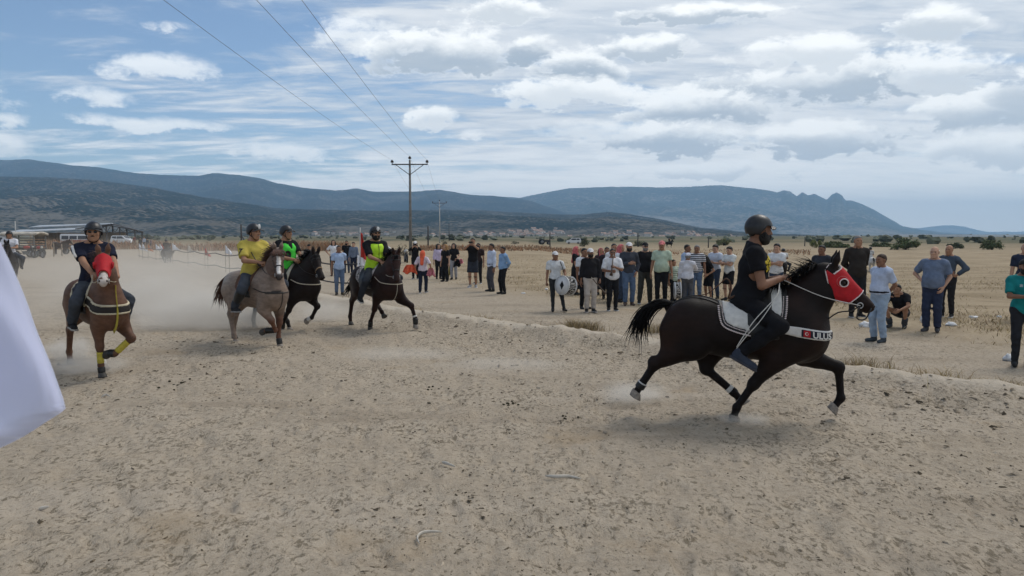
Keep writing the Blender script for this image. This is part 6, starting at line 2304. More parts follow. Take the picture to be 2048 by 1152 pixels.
H2, R2 = build_h2()
H3, R3 = build_h3()
H4, R4 = build_h4()
H5, R5 = build_h5()
H6, R6 = build_far(20, 27.5, -.02, -rad(62), 'black horse in a bridle partly hidden by the near white flag at the left edge', 'helmeted person in a white T-shirt riding the black horse at the left edge', 1.0, (.60, .60, .64), bottom=(.05, .06, .08), group='horses racing along the dirt track', h=.020)
R6['root']['group'] = RG
H7, R7 = build_far(333, 50, -.16, rad(97), 'dark horse seen from behind in the dust between the marker flags', 'person in a brown top riding away through the dust between the marker flags', .86, (.035, .028, .026))
H8, R8 = build_far(1567, 43, -.80, rad(70), 'dark horse seen from behind in the dry field beyond the crowd', 'person in a white shirt with a back number riding away across the dry field', .93, (.60, .60, .60), number='25')
H9, R9 = build_far(1741, 52, -.80, rad(80), 'white-faced pale horse far off in the dry field behind the tall man in brown', 'person in black and white riding the pale horse far off in the field', .9, (.45, .45, .45), coat=(.5, .48, .46))
H10, R10 = build_far(1338, 150, -.70, rad(20), 'tiny dark horse far out on the plain behind the pink cap', 'person in black riding the tiny horse far out on the plain', 1.0, (.02, .02, .02), h=.04)
# ------------------------------------------------------------------ spectators
CG = 'spectators standing along the track'


def spot(x, yf):
    z = -.2
    for _ in range(6):
        g = G(x, yf, z)
        z = float(ground_z(g.x, g.y, False))
    return Vector((g.x, g.y, z))


def C(x, yf, yh, yaw, label, group=CG, **kw):
    p = spot(x, yf)
    hgt = P(x, yh, p.y).z - p.z
    D = p.y
    kw.setdefault('h', .026 if D > 24 else (.0245 if D > 17.5 else .019))
    kw.setdefault('hh', .017 if D > 24 else (.0155 if D > 17.5 else .0105))
    kw.setdefault('eyes', D < 30)
    ex = kw.get('extras', ())
    if any(e[0] in ('cap',) for e in ex): hgt -= .015
    return person(p, yaw, hgt, label, group=group, **kw)


WHITE = (.66, .66, .68); LBLUE = (.33, .42, .58); BLACK = (.014, .014, .016); DJEAN = (.045, .062, .10); JEAN = (.085, .125, .20); PJEAN = (.27, .34, .43); CHAR = (.035, .036, .042); NAVY = (.018, .022, .04)
CAPW = mat('cap_white', (.66, .64, .64), .85); CAPB = mat('cap_black', (.012, .012, .013), .85); CAPP = mat('cap_pink', (.62, .20, .20), .85, .3, 14)
ORANGE = mat('scarf_orange', (.66, .115, .055), .85, .25, 10, .3, 30); PINKRED = mat('scarf_pink', (.50, .13, .13), .85, .35, 14, .3, 30); PINK = mat('cloth_pink', (.58, .20, .24), .85, .3, 12, .3, 30)
MINT = (.40, .48, .37); GREYSH = (.075, .078, .090)
B = HAIR['black']
T_ = lambda col, sleeve='short', **k: dict(col=col, sleeve=sleeve, **k)
P_ = lambda col, **k: dict(col=col, **k)
beard = ('beard', B); mous = ('moustache', B)

# --- behind the rope, left of centre
C(668, 552, 480, 12, 'long-haired person in a white T-shirt, hand on hip, behind the pale blue polo', hair=('long', 'black'), skin='pale', top=T_(WHITE), bottom=P_(CHAR), arms=('down', 'hip'), shldr=.9)
C(679, 590, 491, 18, 'person in a pale blue polo and jeans standing right behind the rope', hair=('short', 'black'), skin='brown', top=T_(LBLUE, collar=True), bottom=P_(JEAN), arms=('back', 'down'), fat=.3)
C(694, 546, 481, 0, 'bearded person all in black top with hands behind back, near the flagpole', hair=('short', 'black'), top=T_(BLACK), bottom=P_(DJEAN), arms=('hip', 'back'), extras=(beard,), fat=.2)
C(708, 549, 484, -8, 'dark-haired person in a grey-blue shirt and navy trousers beside the flagpole', hair=('quiff', 'brown'), skin='pale', top=T_((.14, .17, .23), 'long'), bottom=P_(NAVY), shldr=.92)
C(619, 556, 488, 10, 'person in a dark cap standing behind the ears of the dark horse', hair=('short', 'black'), top=T_((.10, .09, .09), 'long'), bottom=P_(CHAR), extras=(('cap', CAPB),))
C(771, 560, 482, 20, 'person in a white T-shirt half hidden behind the rider in the fluorescent vest', hair=('short', 'black'), top=T_(WHITE, sl=.8), bottom=P_(CHAR), arms=('cross', 'cross'))
PH7 = C(831, 558, 482, 5, 'person in black with a white cap and sunglasses filming with raised hands', hair=('long', 'black'), skin='pale', top=T_(BLACK, 'long'), bottom=P_(BLACK), arms=('phone', 'phone'), extras=(('cap', CAPW), ('shades', LENS)), sole=(.6, .6, .6), shldr=.92)
SC8 = C(846, 586, 501, 172, 'person in an orange headscarf walking away with bright cloths in both hands', hair=None, skin='tan', top=T_((.55, .47, .52), sl=.95, loose=1), bottom=P_(NAVY, loose=.4), arms=(((.30, .02, .92), (.5, 1, 0)), ((.36, -.02, .98), (.5, 1, 0))), extras=(('scarf', ORANGE),), feet=((.10, .10, .085), (-.09, -.12, .10)), sole=(.6, .6, .6), fat=.3, shldr=.95)
C(877, 558, 488, 25, 'curly-haired person in a lilac shirt and black trousers among the trio', hair=('curly', 'black'), skin='pale', top=T_((.52, .44, .58), 'long', sl=.6), bottom=P_(BLACK), arms=('hip', 'down'), shldr=.9)
C(891, 563, 489, -35, 'blond-haired person in a loose black outfit beside the curly-haired person', hair=('curly', 'blond'), skin='pale', top=T_(BLACK, hem=.75), bottom=P_(BLACK, loose=1.4), shldr=.9)
BG12 = C(908, 559, 487, -10, 'person with bushy dark hair, black T-shirt and pale grey trousers holding a jacket', hair=('curly', 'black'), skin='pale', top=T_(BLACK), bottom=P_((.30, .30, .32), loose=.3), arms=(((.20, -.20, 1.0), (.6, 1, -.3)), 'down'), shldr=.88)
PH13 = C(946, 575, 476, -8, 'tall person in a black T-shirt and dark shorts holding up a phone', hair=('short', 'black'), skin='tan', top=T_(BLACK, loose=1), bottom=P_((.03, .034, .045), len='short', loose=1), arms=('phone', 'phone'), shoes=(.25, .25, .26), sole=(.6, .6, .6))
C(957, 567, 486, -20, 'dark-haired person in black standing behind the phone holder', hair=('short', 'black'), skin='brown', top=T_((.03, .02, .02)), bottom=P_(BLACK), sole=(.6, .6, .6))
C(983, 583, 487, -62, 'moustached person in a white-blue shirt and grey trousers looking left', hair=('short', 'black'), skin='brown', top=T_((.50, .55, .66), 'long', collar=True), bottom=P_((.065, .065, .075), belt=BLACK), arms=('down', 'back'), extras=(mous,), fat=.35)
C(1006, 588, 493, -62, 'moustached person in a blue shirt and black trousers with hands behind back', hair=('short', 'black'), skin='brown', top=T_((.20, .32, .50), 'long', collar=True), bottom=P_(BLACK), arms=('back', 'back'), extras=(mous,), fat=.35)
# --- musicians and the group round them
DR = C(1110, 623, 502, 10, 'smiling person in a white cap and white polo carrying the big drum', hair=('short', 'black'), skin='brown', top=T_((.56, .57, .58), collar=True, hem=.95), bottom=P_((.03, .032, .035), loose=-.6), arms=(((.24, -.26, 1.02), (.6, 1, -.3)), 'down'), feet=((.26, -.05, .085), (-.06, .02, .085)), extras=(('cap', CAPW),), fists=(1, 1))
C(1152, 590, 493, 62, 'person in a pink headscarf and long black dress behind the drum', hair=None, skin='tan', top=T_(BLACK, hem=.8), bottom=P_(BLACK, len='skirt'), extras=(('scarf', PINKRED),), arms=('down', 'swing'), shldr=.9)
C(1168, 618, 496, 28, 'dark-haired person in a white T-shirt peering out behind the black shirt', hair=('short', 'black'), skin='brown', top=T_(WHITE), bottom=P_(BLACK))
ZU = C(1180, 624, 496, 8, 'bearded person in a white cap, black shirt and beige trousers holding a zurna', hair=('short', 'black'), skin='brown', top=T_((.016, .015, .017), 'long', collar=True, hem=.94), bottom=P_((.42, .37, .33), loose=.3), arms=(((.24, -.14, .90), (.5, 1, -.2)), ((.26, .02, .86), (.5, 1, 0))), extras=(('cap', CAPW), beard), fat=.55, fists=(1, 0), sole=(.5, .45, .42))
C(1201, 590, 496, 5, 'small person in a pink scarf and dark dress behind the two musicians', hair=('long', 'black'), skin='tan', top=T_((.05, .03, .035), 'long'), bottom=P_(BLACK, len='skirt'), extras=(('scarf', PINKRED),), shldr=.85)
C(1213, 598, 494, 0, 'dark-haired person in dark clothes at the left shoulder of the zurna player in sunglasses', hair=('short', 'black'), skin='brown', top=T_((.03, .025, .03), 'long'), bottom=P_(BLACK))
ZP = C(1224, 621, 497, 2, 'person in sunglasses and a white shirt playing the zurna', hair=('short', 'black'), skin='brown', top=T_(WHITE, sl=.9, loose=1, hem=.86), bottom=P_(BLACK), arms=(((.03, -.22, 1.24), (1, .3, -.7)), ((.06, -.22, 1.12), (1, .3, -.7))), extras=(('shades', LENS),), fat=.4, fists=(1, 1), sole=(.5, .5, .5))
C(1227, 602, 487, 5, 'black-haired person looking over the zurna player in sunglasses', hair=('short', 'black'), skin='tan', top=T_(WHITE), bottom=P_(DJEAN))
C(1241, 604, 489, 40, 'person wrapped in a red-and-white headscarf beside the grey sweater', hair=None, skin='tan', top=T_(WHITE, 'long'), bottom=P_(DJEAN), extras=(('scarf', PINKRED),), shldr=.92)
C(1257, 611, 484, 3, 'bearded person in a white cap, grey sweater and blue jeans', hair=('short', 'black'), skin='tan', top=T_((.048, .052, .066), 'long', collar=(.25, .3, .35)), bottom=P_(JEAN, loose=.3), arms=('pocket', 'chest'), extras=(('cap', CAPW), beard), shoes=(.10, .07, .06), fat=.3)
C(1289, 607, 484, 4, 'grey-bearded person in a black cap and black polo with olive trousers', hair=('short', 'grey'), skin='pale', top=T_(BLACK, 'short', sl=.9), bottom=P_((.045, .045, .040), loose=.6), arms=('back', 'back'), extras=(('cap', CAPB), ('shades', LENS), ('beard', HAIR['grey'])), fat=.5, sole=(.55, .55, .55), stance=.16)
C(1322, 609, 481, -15, 'stout person in a pink cap and pale green polo', hair=('short', 'black'), skin='tan', top=T_(MINT, collar=True), bottom=P_(BLACK), arms=('down', 'down'), extras=(('cap', CAPP), mous), fat=.85, shoes=(.35, .33, .27))
C(1346, 608, 519, 30, 'child in a green striped T-shirt and black trousers', hair=('crop', 'brown'), skin='tan', top=dict(mat=mat_stripes('green_stripes', (.45, .52, .42), (.06, .10, .07), 14.0, 2, .72), sleeve='short'), bottom=P_(BLACK), cat='child')
D2 = C(1374, 613, 505, 158, 'person in a white long-sleeved shirt and kerchief seen from behind, arm round a friend', hair=('short', 'grey'), skin='brown', top=T_((.56, .56, .60), 'long', loose=1), bottom=P_((.085, .088, .098), loose=.5), arms=('down', 'reach'), extras=(('cap', mat('kerchief', (.55, .57, .66), .9, .5, 22)),), fat=.5)
C(1373, 601, 489, 45, 'dark-faced person in pale blue looking over the white kerchief', hair=('short', 'black'), skin='brown', top=T_(LBLUE, 'long'), bottom=P_(DJEAN))
C(1392, 602, 490, -25, 'grey-haired person in a black-and-white striped T-shirt', hair=('short', 'grey'), skin='brown', top=dict(mat=mat_stripes('navy_stripes', (.56, .56, .58), (.014, .016, .03), 17.0), sleeve='short'), bottom=P_(JEAN), fat=.3)
C(1417, 600, 508, -60, 'dark-haired person in a black T-shirt and black shorts bowing the head', hair=('curly', 'black'), skin='tan', top=T_(BLACK), bottom=P_(BLACK, len='short', loose=.6), lean=.35, head=(0, 25), arms=('hold', 'chest'))
C(1429, 598, 489, -48, 'black-haired person in a white T-shirt and jeans looking down at a phone', hair=('quiff', 'black'), skin='pale', top=T_((.52, .56, .64)), bottom=P_(DJEAN), arms=('chest', 'chest'), head=(0, 12))
C(1457, 601, 493, -58, 'black-haired person in a white T-shirt and black shorts with arms crossed', hair=('quiff', 'black'), skin='pale', top=T_((.64, .65, .63), loose=1, hem=.84), bottom=P_(BLACK, len='short', loose=1), arms=('cross', 'cross'), head=(0, 10))
C(1551, 612, 487, -40, 'black-haired person in a white T-shirt right behind the rider in black', hair=('quiff', 'black'), skin='pale', top=T_((.64, .64, .64)), bottom=P_(DJEAN), arms=('cross', 'cross'), fat=.3)
C(1640, 628, 490, -50, 'dark-haired person in a charcoal T-shirt behind the neck of the near-black horse', hair=('short', 'black'), skin='brown', top=T_((.035, .038, .046)), bottom=P_(CHAR), fat=.2)
C(1711, 634, 471, -4, 'tall grey-haired person in a dark brown shirt and slippers', hair=('short', 'grey'), skin='tan', top=T_((.030, .025, .022), 'long', collar=True, hem=.84), bottom=P_((.018, .018, .020)), arms=('back', 'back'), fat=.4, sole=(.4, .4, .4))
C(1757, 684, 508, -72, 'person in a pale blue shirt and pale jeans with hands behind back', hair=('short', 'brown'), skin='brown', top=T_((.44, .50, .63), 'short', sl=.8, collar=True, hem=.96), bottom=P_(PJEAN, belt=BLACK, loose=.3), arms=('back', 'back'), extras=(mous,), fat=.55, shoes=(.05, .06, .07))
p = spot(1797, 655)
person(p, -45, 1.62, 'young person in a black sports jersey squatting on the ground', group=CG, pelvis=(0, .16, .36), feet=((.16, -.10, .085), (-.16, -.10, .085)), knees=((.35, -1, 1.2), (-.35, -1, 1.2)), lean=.55, arms=(((.16, -.46, .46), (.8, .2, -.4)), ((.16, -.46, .46), (.8, .2, -.4))),
       hair=('quiff', 'black'), skin='tan', top=T_(BLACK), bottom=P_((.05, .052, .055), loose=.4), shoes=(.05, .055, .06), head=(0, -8), h=.0165, hh=.0105)
C(1863, 663, 493, -42, 'big white-haired person in a grey-blue T-shirt with one hand on the hip', hair=('bald', 'white'), skin='pale', top=T_((.13, .165, .235), sl=.8, loose=1), bottom=P_((.028, .036, .065), loose=.7), arms=('pocket', 'hip'), fat=1.0, shoes=(.06, .06, .065), shldr=1.05)
C(1893, 634, 490, -52, 'balding person in a slate shirt with elbows out behind the big man in grey-blue', hair=('bald', 'black'), skin='tan', top=T_((.060, .078, .105), 'long', collar=True), bottom=P_((.020, .019, .020)), arms=('hip', 'hip'), sole=(.5, .48, .46))
TE = C(2041, 732, 517, -20, 'person in a teal football shirt and dark jeans at the right edge', hair=('short', 'black'), skin='brown', top=T_((.012, .185, .185), sl=.8, hem=.86), bottom=P_((.022, .022, .026), loose=-.3), arms=('hold', ((.02, -.26, 1.16), (1, .3, -.6))), extras=(beard, ('cap', CAPB)), feet=((.10, .0, .085), (-.09, -.02, .085)))
C(2044, 640, 486, -30, 'bald person in a navy T-shirt behind the teal football shirt', hair=('bald', 'black'), skin='pale', top=T_((.025, .032, .055)), bottom=P_(CHAR), arms=('hip', 'down'))
# --- prints
q = np.array([(x, y) for x in np.linspace(-.5, .5, 4) for y in np.linspace(-.5, .5, 4)])
Fq = [[i * 4 + j, (i + 1) * 4 + j, (i + 1) * 4 + j + 1, i * 4 + j + 1] for i in range(3) for j in range(3)]
PRW = mat('print_white', (.6, .62, .62), .8)
tri = np.array([(-.5, 0), (.3, .5), (.5, .32), (-.1, 0), (.5, -.32), (.3, -.5)])
print_on(TE, 'shirt_print', tri, [[0, 3, 2, 1], [0, 5, 4, 3]], (.04, 0, 1.235), .075, PRW)
tre = np.array([(0, .5), (.14, .1), (0, -.1), (-.14, .1), (-.2, .35), (-.5, .2), (-.1, -.1), (.2, .35), (.5, .2), (.1, -.1), (-.45, -.22), (.45, -.22), (.4, -.4), (-.4, -.4)])
print_on(TE, 'shirt_emblem', tre, [[0, 3, 2, 1], [4, 5, 6], [7, 9, 8], [10, 13, 12, 11]], (-.075, 0, 1.33), .05, PRW)
# --- far people near the shed and the cars
FG = 'people far off near the shed'
for (x, yf, yh, yaw, lab, top_, bot, ex) in ((111, 508, 479, 30, 'person in a pale waistcoat leading the dark horse near the white truck', (.22, .21, .19), (.05, .05, .05), ()), (181, 497, 474, 0, 'tiny person in dark red beside the white minibus', (.10, .03, .03), (.03, .03, .03), ()),
                                         (281, 496, 476, 20, 'person in black at the left of the far huddle behind the flags', (.02, .02, .02), (.03, .03, .03), ()), (289, 495, 474, -10, 'person in a pale blue top in the middle of the far huddle', (.40, .46, .56), (.04, .04, .05), ()),
                                         (295, 496, 477, 0, 'person in dark grey in the far huddle behind the flags', (.06, .06, .07), (.03, .03, .03), ()), (302, 496, 478, -30, 'person in grey-pink at the right of the far huddle', (.22, .16, .17), (.04, .04, .05), ()), (269, 490, 473, 10, 'tiny person in red under the end of the shed', (.16, .03, .03), (.03, .03, .03), ())):
    C(x, yf, yh, yaw, lab, group=FG, top=T_(top_, 'long'), bottom=P_(bot), h=.036, hh=.03, eyes=False, extras=ex)

# ------------------------------------------------------------------ things held or worn loose
def drum(label, c, axis, r=.25, dpt=.30):
    t = thing('drum', label, 'drum', c, 0, 'big drums in the crowd')
    F3 = frame(axis, (0, 0, 1))
    SH = mat_stripes('drum_pattern', (.012, .012, .012), (.42, .40, .38), 17.0, 2, .62, .30)
    def ring(prof, n=28):
        m = MB(); m.lathe(prof, n); V = np.concatenate(m.V) @ F3.T; return V, m.F
    m = MB(); m.add(*ring([(r * .985, -dpt / 2), (r * .985, dpt / 2)])); m.build('shell', SH, t)
    for s in (-1, 1):
        m = MB(); V, F = ring([(r * .96, s * dpt / 2), (r * .96, s * (dpt / 2 + .006)), (.001, s * (dpt / 2 + .008))]); m.add(V, F); o = m.build('drumhead', mat('drum_skin', (.58, .58, .58), .6, .06), t); bm_fix(o.data)
        m = MB(); V, F = ring([(r * .96, s * (dpt / 2 - .02)), (r * 1.03, s * (dpt / 2 - .02)), (r * 1.03, s * (dpt / 2 + .014)), (r * .96, s * (dpt / 2 + .014))]); m.add(V, F); o = m.build('hoop', mat('drum_hoop', (.50, .50, .50), .6), t); bm_fix(o.data)
    for k in range(9):
        a = k * 2 * PI / 9
        m = MB()
        m.tube([F3 @ np.array([r * math.cos(a), r * math.sin(a), -dpt / 2]), F3 @ np.array([r * 1.01 * math.cos(a + .17), r * 1.01 * math.sin(a + .17), 0]), F3 @ np.array([r * math.cos(a + .35), r * math.sin(a + .35), dpt / 2])], .005, 5); m.build('rope', ROPE, t)
    m = MB(); e = dpt / 2 + .011
    m.add(np.array([(0, .12, e), (-.075, .0, e), (0, -.12, e), (.075, 0, e)]) @ F3.T, [[0, 1, 2, 3]]); o = m.build('emblem', CAPB, t, smooth=False); bm_fix(o.data)
    return t


g = to_world(DR, (.02, -.42, .80))
drum('large two-headed drum with white skin and black diamond carried by the person in white', P(1132, 571, g[1]), (-.72, -.66, .10))
sm = MB()
sa, sb = to_world(DR, (.12, -.12, 1.46)), np.array(P(1126, 556, g[1] + .05))
st = thing('drum_strap', 'black shoulder strap running down to the large white drum', 'strap', sa)
sm.tube(spline([np.zeros(3), (sb - sa) * .5 + (.03, -.04, .02), sb - sa], 8), .022, 6, .25); sm.build('band', LEATH, st)
g2 = to_world(D2, (.2, 0, .75))
drum('second drum seen edge-on between the child and the white kerchief', P(1355, 581, g2[1] - .1), (-.96, .1, -.03), .24, .16)

WOOD = mat('dark_wood', (.05, .028, .016), .5, .3, 30); BRASS = mat('pale_metal', (.45, .42, .38), .4, .1, 10, 0, metal=.6)
def zurna(label, a, b):
    a, b = np.array(a), np.array(b)
    t = thing('zurna', label, 'zurna', a, 0, 'zurnas in the crowd')
    u = b - a
    m = MB(); m.tube([u * .06, u * .7, u * .88, u], [.013, .018, .030, .048], 12); m.build('pipe', WOOD, t)
    m = MB(); m.tube([u * -.05, u * .06], [.006, .010], 8); m.build('mouthpiece', BRASS, t)
zurna('black zurna pointing down in the hand of the person in the black shirt', P(1184, 556, to_world(ZU, (0, -.3, 1))[1]), P(1211, 588, to_world(ZU, (0, -.35, 1))[1]))
zurna('zurna played by the person in the white shirt', to_world(ZP, (.0, -.125, 1.565)), to_world(ZP, (-.10, -.40, 1.02)))

def phone(label, pd, p):
    c = to_world(pd, p)
    t = thing('phone', label, 'phone', c, pd['root'].rotation_euler[2], 'phones held up by spectators')
    m = MB(); m.box((0, 0, 0), (.155, .010, .075)); m.build('case', LEATH, t, False)
    m = MB(); m.box((.055, -.0065, .015), (.03, .004, .03)); m.build('camera_lens', LENS, t, False)
phone('black phone held up by the tall person in shorts', PH13, (0, -.36, 1.60))
phone('black phone held up by the person in the white cap and black outfit', PH7, (0, -.36, 1.60))


def hanging_cloth(name, label, cat, p, w, hgt, m, seed=0, dr=(1, 0)):
    t = thing(name, label, cat, p)
    n, k = 13, 10
    V = []
    for i in range(n):
        for j in range(k):
            u, v = i / (n - 1) - .5, j / (k - 1)
            f = .35 + .65 * v ** .6
            wv = .05 * math.sin(u * 17 + seed + v * 2) * (.4 + v) + .03 * math.sin(u * 31 + seed * 2)
            V.append((dr[0] * u * w * f - dr[1] * wv, dr[1] * u * w * f + dr[0] * wv, -v * hgt * (1 - .25 * abs(math.sin(u * 5 + seed))) + .03))
    F = [[i * k + j, (i + 1) * k + j, (i + 1) * k + j + 1, i * k + j + 1] for i in range(n - 1) for j in range(k - 1)]
    o = obj('cloth', new_mesh('cloth', V, F, True, m), t)
    md = o.modifiers.new('thick', 'SOLIDIFY'); md.thickness = .008
    return t
D8 = spot(846, 586).y
hanging_cloth('cloth', 'bright orange cloth spread out beside the person in the orange headscarf', 'cloth', P(820, 531, D8), .55, .36, ORANGE, 1)
hanging_cloth('cloth', 'crumpled pink cloth trailing from the walking person in the orange headscarf', 'cloth', P(862, 537, D8), .32, .36, PINK, 4)
D12 = spot(908, 559).y
hanging_cloth('jacket', 'black jacket hanging from the arm of the bushy-haired person', 'jacket', P(914, 519, D12 - .3), .35, .42, cloth(BLACK), 2)
hanging_cloth('cloth', 'pink bag cloth hanging beside the black jacket', 'cloth', P(922, 519, D12 - .25), .22, .26, PINK, 3)
hanging_cloth('cloth', 'long yellow cloth hanging down between the black outfit and the pale trousers', 'cloth', P(901, 531, D12 + .1), .24, .62, mat('cloth_yellow', (.48, .38, .12), .85), 5)
# ------------------------------------------------------------------ rope line with marker flags
FLW = mat('flag_white', (.72, .72, .76), .9, .08, 5, .2, 20); FLR = mat('flag_red', (.45, .045, .035), .9, .15, 5, .2, 20); FLC = mat('flag_cream', (.58, .52, .44), .9, .1, 5, .2, 20); FLO = mat('flag_orange', (.55, .17, .06), .9, .2, 5, .2, 20)
STAKE = mat('stake_wood', (.24, .19, .14), .9, .2, 12)


def flag_cloth(w, h, seed, droop=.75):
    rs = np.random.default_rng(seed); n, k = 11, 10
    V = []
    for i in range(n):
        for j in range(k):
            u, v = i / (n - 1), j / (k - 1)
            x = u * w * (1 - .35 * droop) * (.35 + .65 * v) 
            z = -v * h - u * h * .55 * droop * (1 - .35 * v)
            y = .05 * math.sin(u * 9 + seed + v * 3) * u + .03 * math.sin(u * 17 + v * 5 + seed * 2) * u
            V.append((x, y, z))
    F = [[i * k + j, (i + 1) * k + j, (i + 1) * k + j + 1, i * k + j + 1] for i in range(n - 1) for j in range(k - 1)]
    return V, F


ROPE0, ROPE1 = np.array([-29.0, 57.5]), np.array([-5.0, 24.3])
def rope_D(px):
    """distance of the rope line where the photograph shows it at px"""
    k = (px - 1024) / FPX; d = ROPE1 - ROPE0
    t = (ROPE0[0] - k * ROPE0[1]) / (k * d[1] - d[0]); return ROPE0[1] + t * d[1]


def marker_flag(px, ytop, label, m, w=.62, h=.30, seed=0, dD=0.0, mirror=1):
    D = rope_D(px) + dD; tp = P(px, ytop, D); z0 = gz(tp)
    t = thing('marker_flag', label, 'flag', (tp.x, D, z0 - .05), rad(-10), 'small flags along the rope')
    H = tp.z - z0 + .05
    b = MB(); b.tube([(0, 0, 0), (.01, 0, H)], [.018, .014], 6); b.build('stake', STAKE, t)
    V, F = flag_cloth(w, h, seed)
    V = [(.015 + x * mirror, y, z + H - .02) for x, y, z in V]
    o = obj('flag_cloth', new_mesh('flag_cloth', V, F, True, m), t); md = o.modifiers.new('thick', 'SOLIDIFY'); md.thickness = .006


for a in ((277.5, 486, 'white marker flag at the far left end of the row', FLW, .55, .5, 1, 3), (284, 486, 'white marker flag second from the far left end', FLW, .6, .5, 2, 0), (295.5, 488, 'orange-white marker flag left of the riding figure', FLO, .6, .45, 3, 2),
          (311, 487, 'white marker flag just left of the red one by the riding figure', FLW, .7, .45, 4, 2), (319, 487, 'white marker flag touching the red one by the riding figure', FLW, .4, .4, 5, 0), (322.5, 486, 'red marker flag right beside the riding figure', FLR, .55, .5, 6, 1),
          (344, 486, 'white marker flag just right of the riding figure', FLW, .85, .4, 7, 0), (375, 488, 'cream marker flag between the riding figure and the lone red flag', FLC, .62, .42, 8, 0), (409, 494, 'red marker flag standing alone in the middle of the row', FLR, .46, .42, 9, 0),
          (450, 489, 'white marker flag nearest the rider in yellow', FLW, .55, .42, 10, 0)):
    marker_flag(*a)
for k, px in enumerate((415, 458, 500, 524)):
    D = rope_D(px); p = P(px, 500, D); z0 = gz(p)
    t = thing('rope_post', ('thin stake just right of the lone red flag', 'thin stake below the white flag nearest the rider in yellow', 'thin stake behind the rider in yellow', 'thin stake between the riders in yellow and green')[k], 'post', (p.x, D, z0 - .05), 0, 'stakes of the rope line')
    b = MB(); b.tube([(0, 0, 0), (0, 0, 1.25)], .018, 6); b.build('stake', STAKE, t)
ROPED = mat('rope_dark', (.035, .034, .036), .9, .2, 30)
for zz, lab in ((1.13, 'upper dark rope of the barrier line'), (.50, 'lower dark rope of the barrier line')):
    t = thing('barrier_rope', lab, 'rope', (ROPE0[0], ROPE0[1], 0), 0, 'ropes of the barrier line')
    s = np.linspace(0, 1, 60); pts = [((ROPE1 - ROPE0)[0] * u, (ROPE1 - ROPE0)[1] * u, zz - .2 - .10 * math.sin(PI * ((u * 9) % 1))) for u in s]
    b = MB(); b.tube(pts, .026, 5); b.build('cord', ROPED, t)
# tall flag where the ropes end
D = 24.3; tp = P(719, 455, D); z0 = gz(tp)
t = thing('banner_flag', 'tall limp red and white flag on a pole behind the rider in the fluorescent vest', 'flag', (tp.x, D, z0))
H = tp.z - z0; b = MB(); b.tube([(0, 0, 0), (.02, 0, H)], [.026, .018], 8); b.build('pole', PALEP, t)
n, k = 9, 24
for nm, m, v0, v1, uo in (('red_field', FLR, 0, .55, .0), ('white_field', FLW, .5, 1.0, -.10), ('orange_field', FLO, .80, 1.02, .05)):
    V = []
    for i in range(n):
        for j in range(k):
            u, v = i / (n - 1), v0 + (v1 - v0) * j / (k - 1)
            V.append((uo + .02 + u * .34 * (.25 + .75 * v), .06 * math.sin(u * 11 + v * 7) * (.3 + u) - (.03 if nm[0] == 'o' else 0), H - .12 - v * 1.55 - u * .12))
    F = [[i * k + j, (i + 1) * k + j, (i + 1) * k + j + 1, i * k + j + 1] for i in range(n - 1) for j in range(k - 1)]
    o = obj(nm, new_mesh(nm, V, F, True, m), t); md = o.modifiers.new('thick', 'SOLIDIFY'); md.thickness = .006
# pale stakes in front of the shed
for k, (px, yt, yb, lab) in enumerate(((63, 470, 513, 'pale post in front of the truck'), (83, 489, 513, 'short pale post right of the truck'), (108, 486, 513, 'pale post beside the person in the waistcoat'), (124, 488, 512, 'pale post in front of the standing dark horse'), (145, 478, 509, 'pale post in front of the minibus'))):
    p = spot(px, yb); H = P(px, yt, p.y).z - p.z
    t = thing('fence_post', lab, 'post', p, 0, 'pale posts in front of the shed'); b = MB(); b.tube([(0, 0, -.1), (.01, 0, H)], .055, 7); b.build('shaft', STAKE, t)
# standing dark horse by the truck
p = spot(122, 509)
hd = horse(p, 0, 'dark brown horse standing unsaddled between the truck and the minibus', .95, poll=(.88, 0, 1.42), nose=(1.26, 0, 1.08), legs=('plant', 'plant', 'plant', 'plant'), coat=lambda V, i: np.tile((.04, .022, .016), (len(V), 1)), h=.035, mane_n=20, tail_n=16, group='horses in the background',
           tail_pts=[(-.72, 0, 1.12), (-.80, 0, 1.05), (-.84, 0, .85), (-.85, 0, .6)])

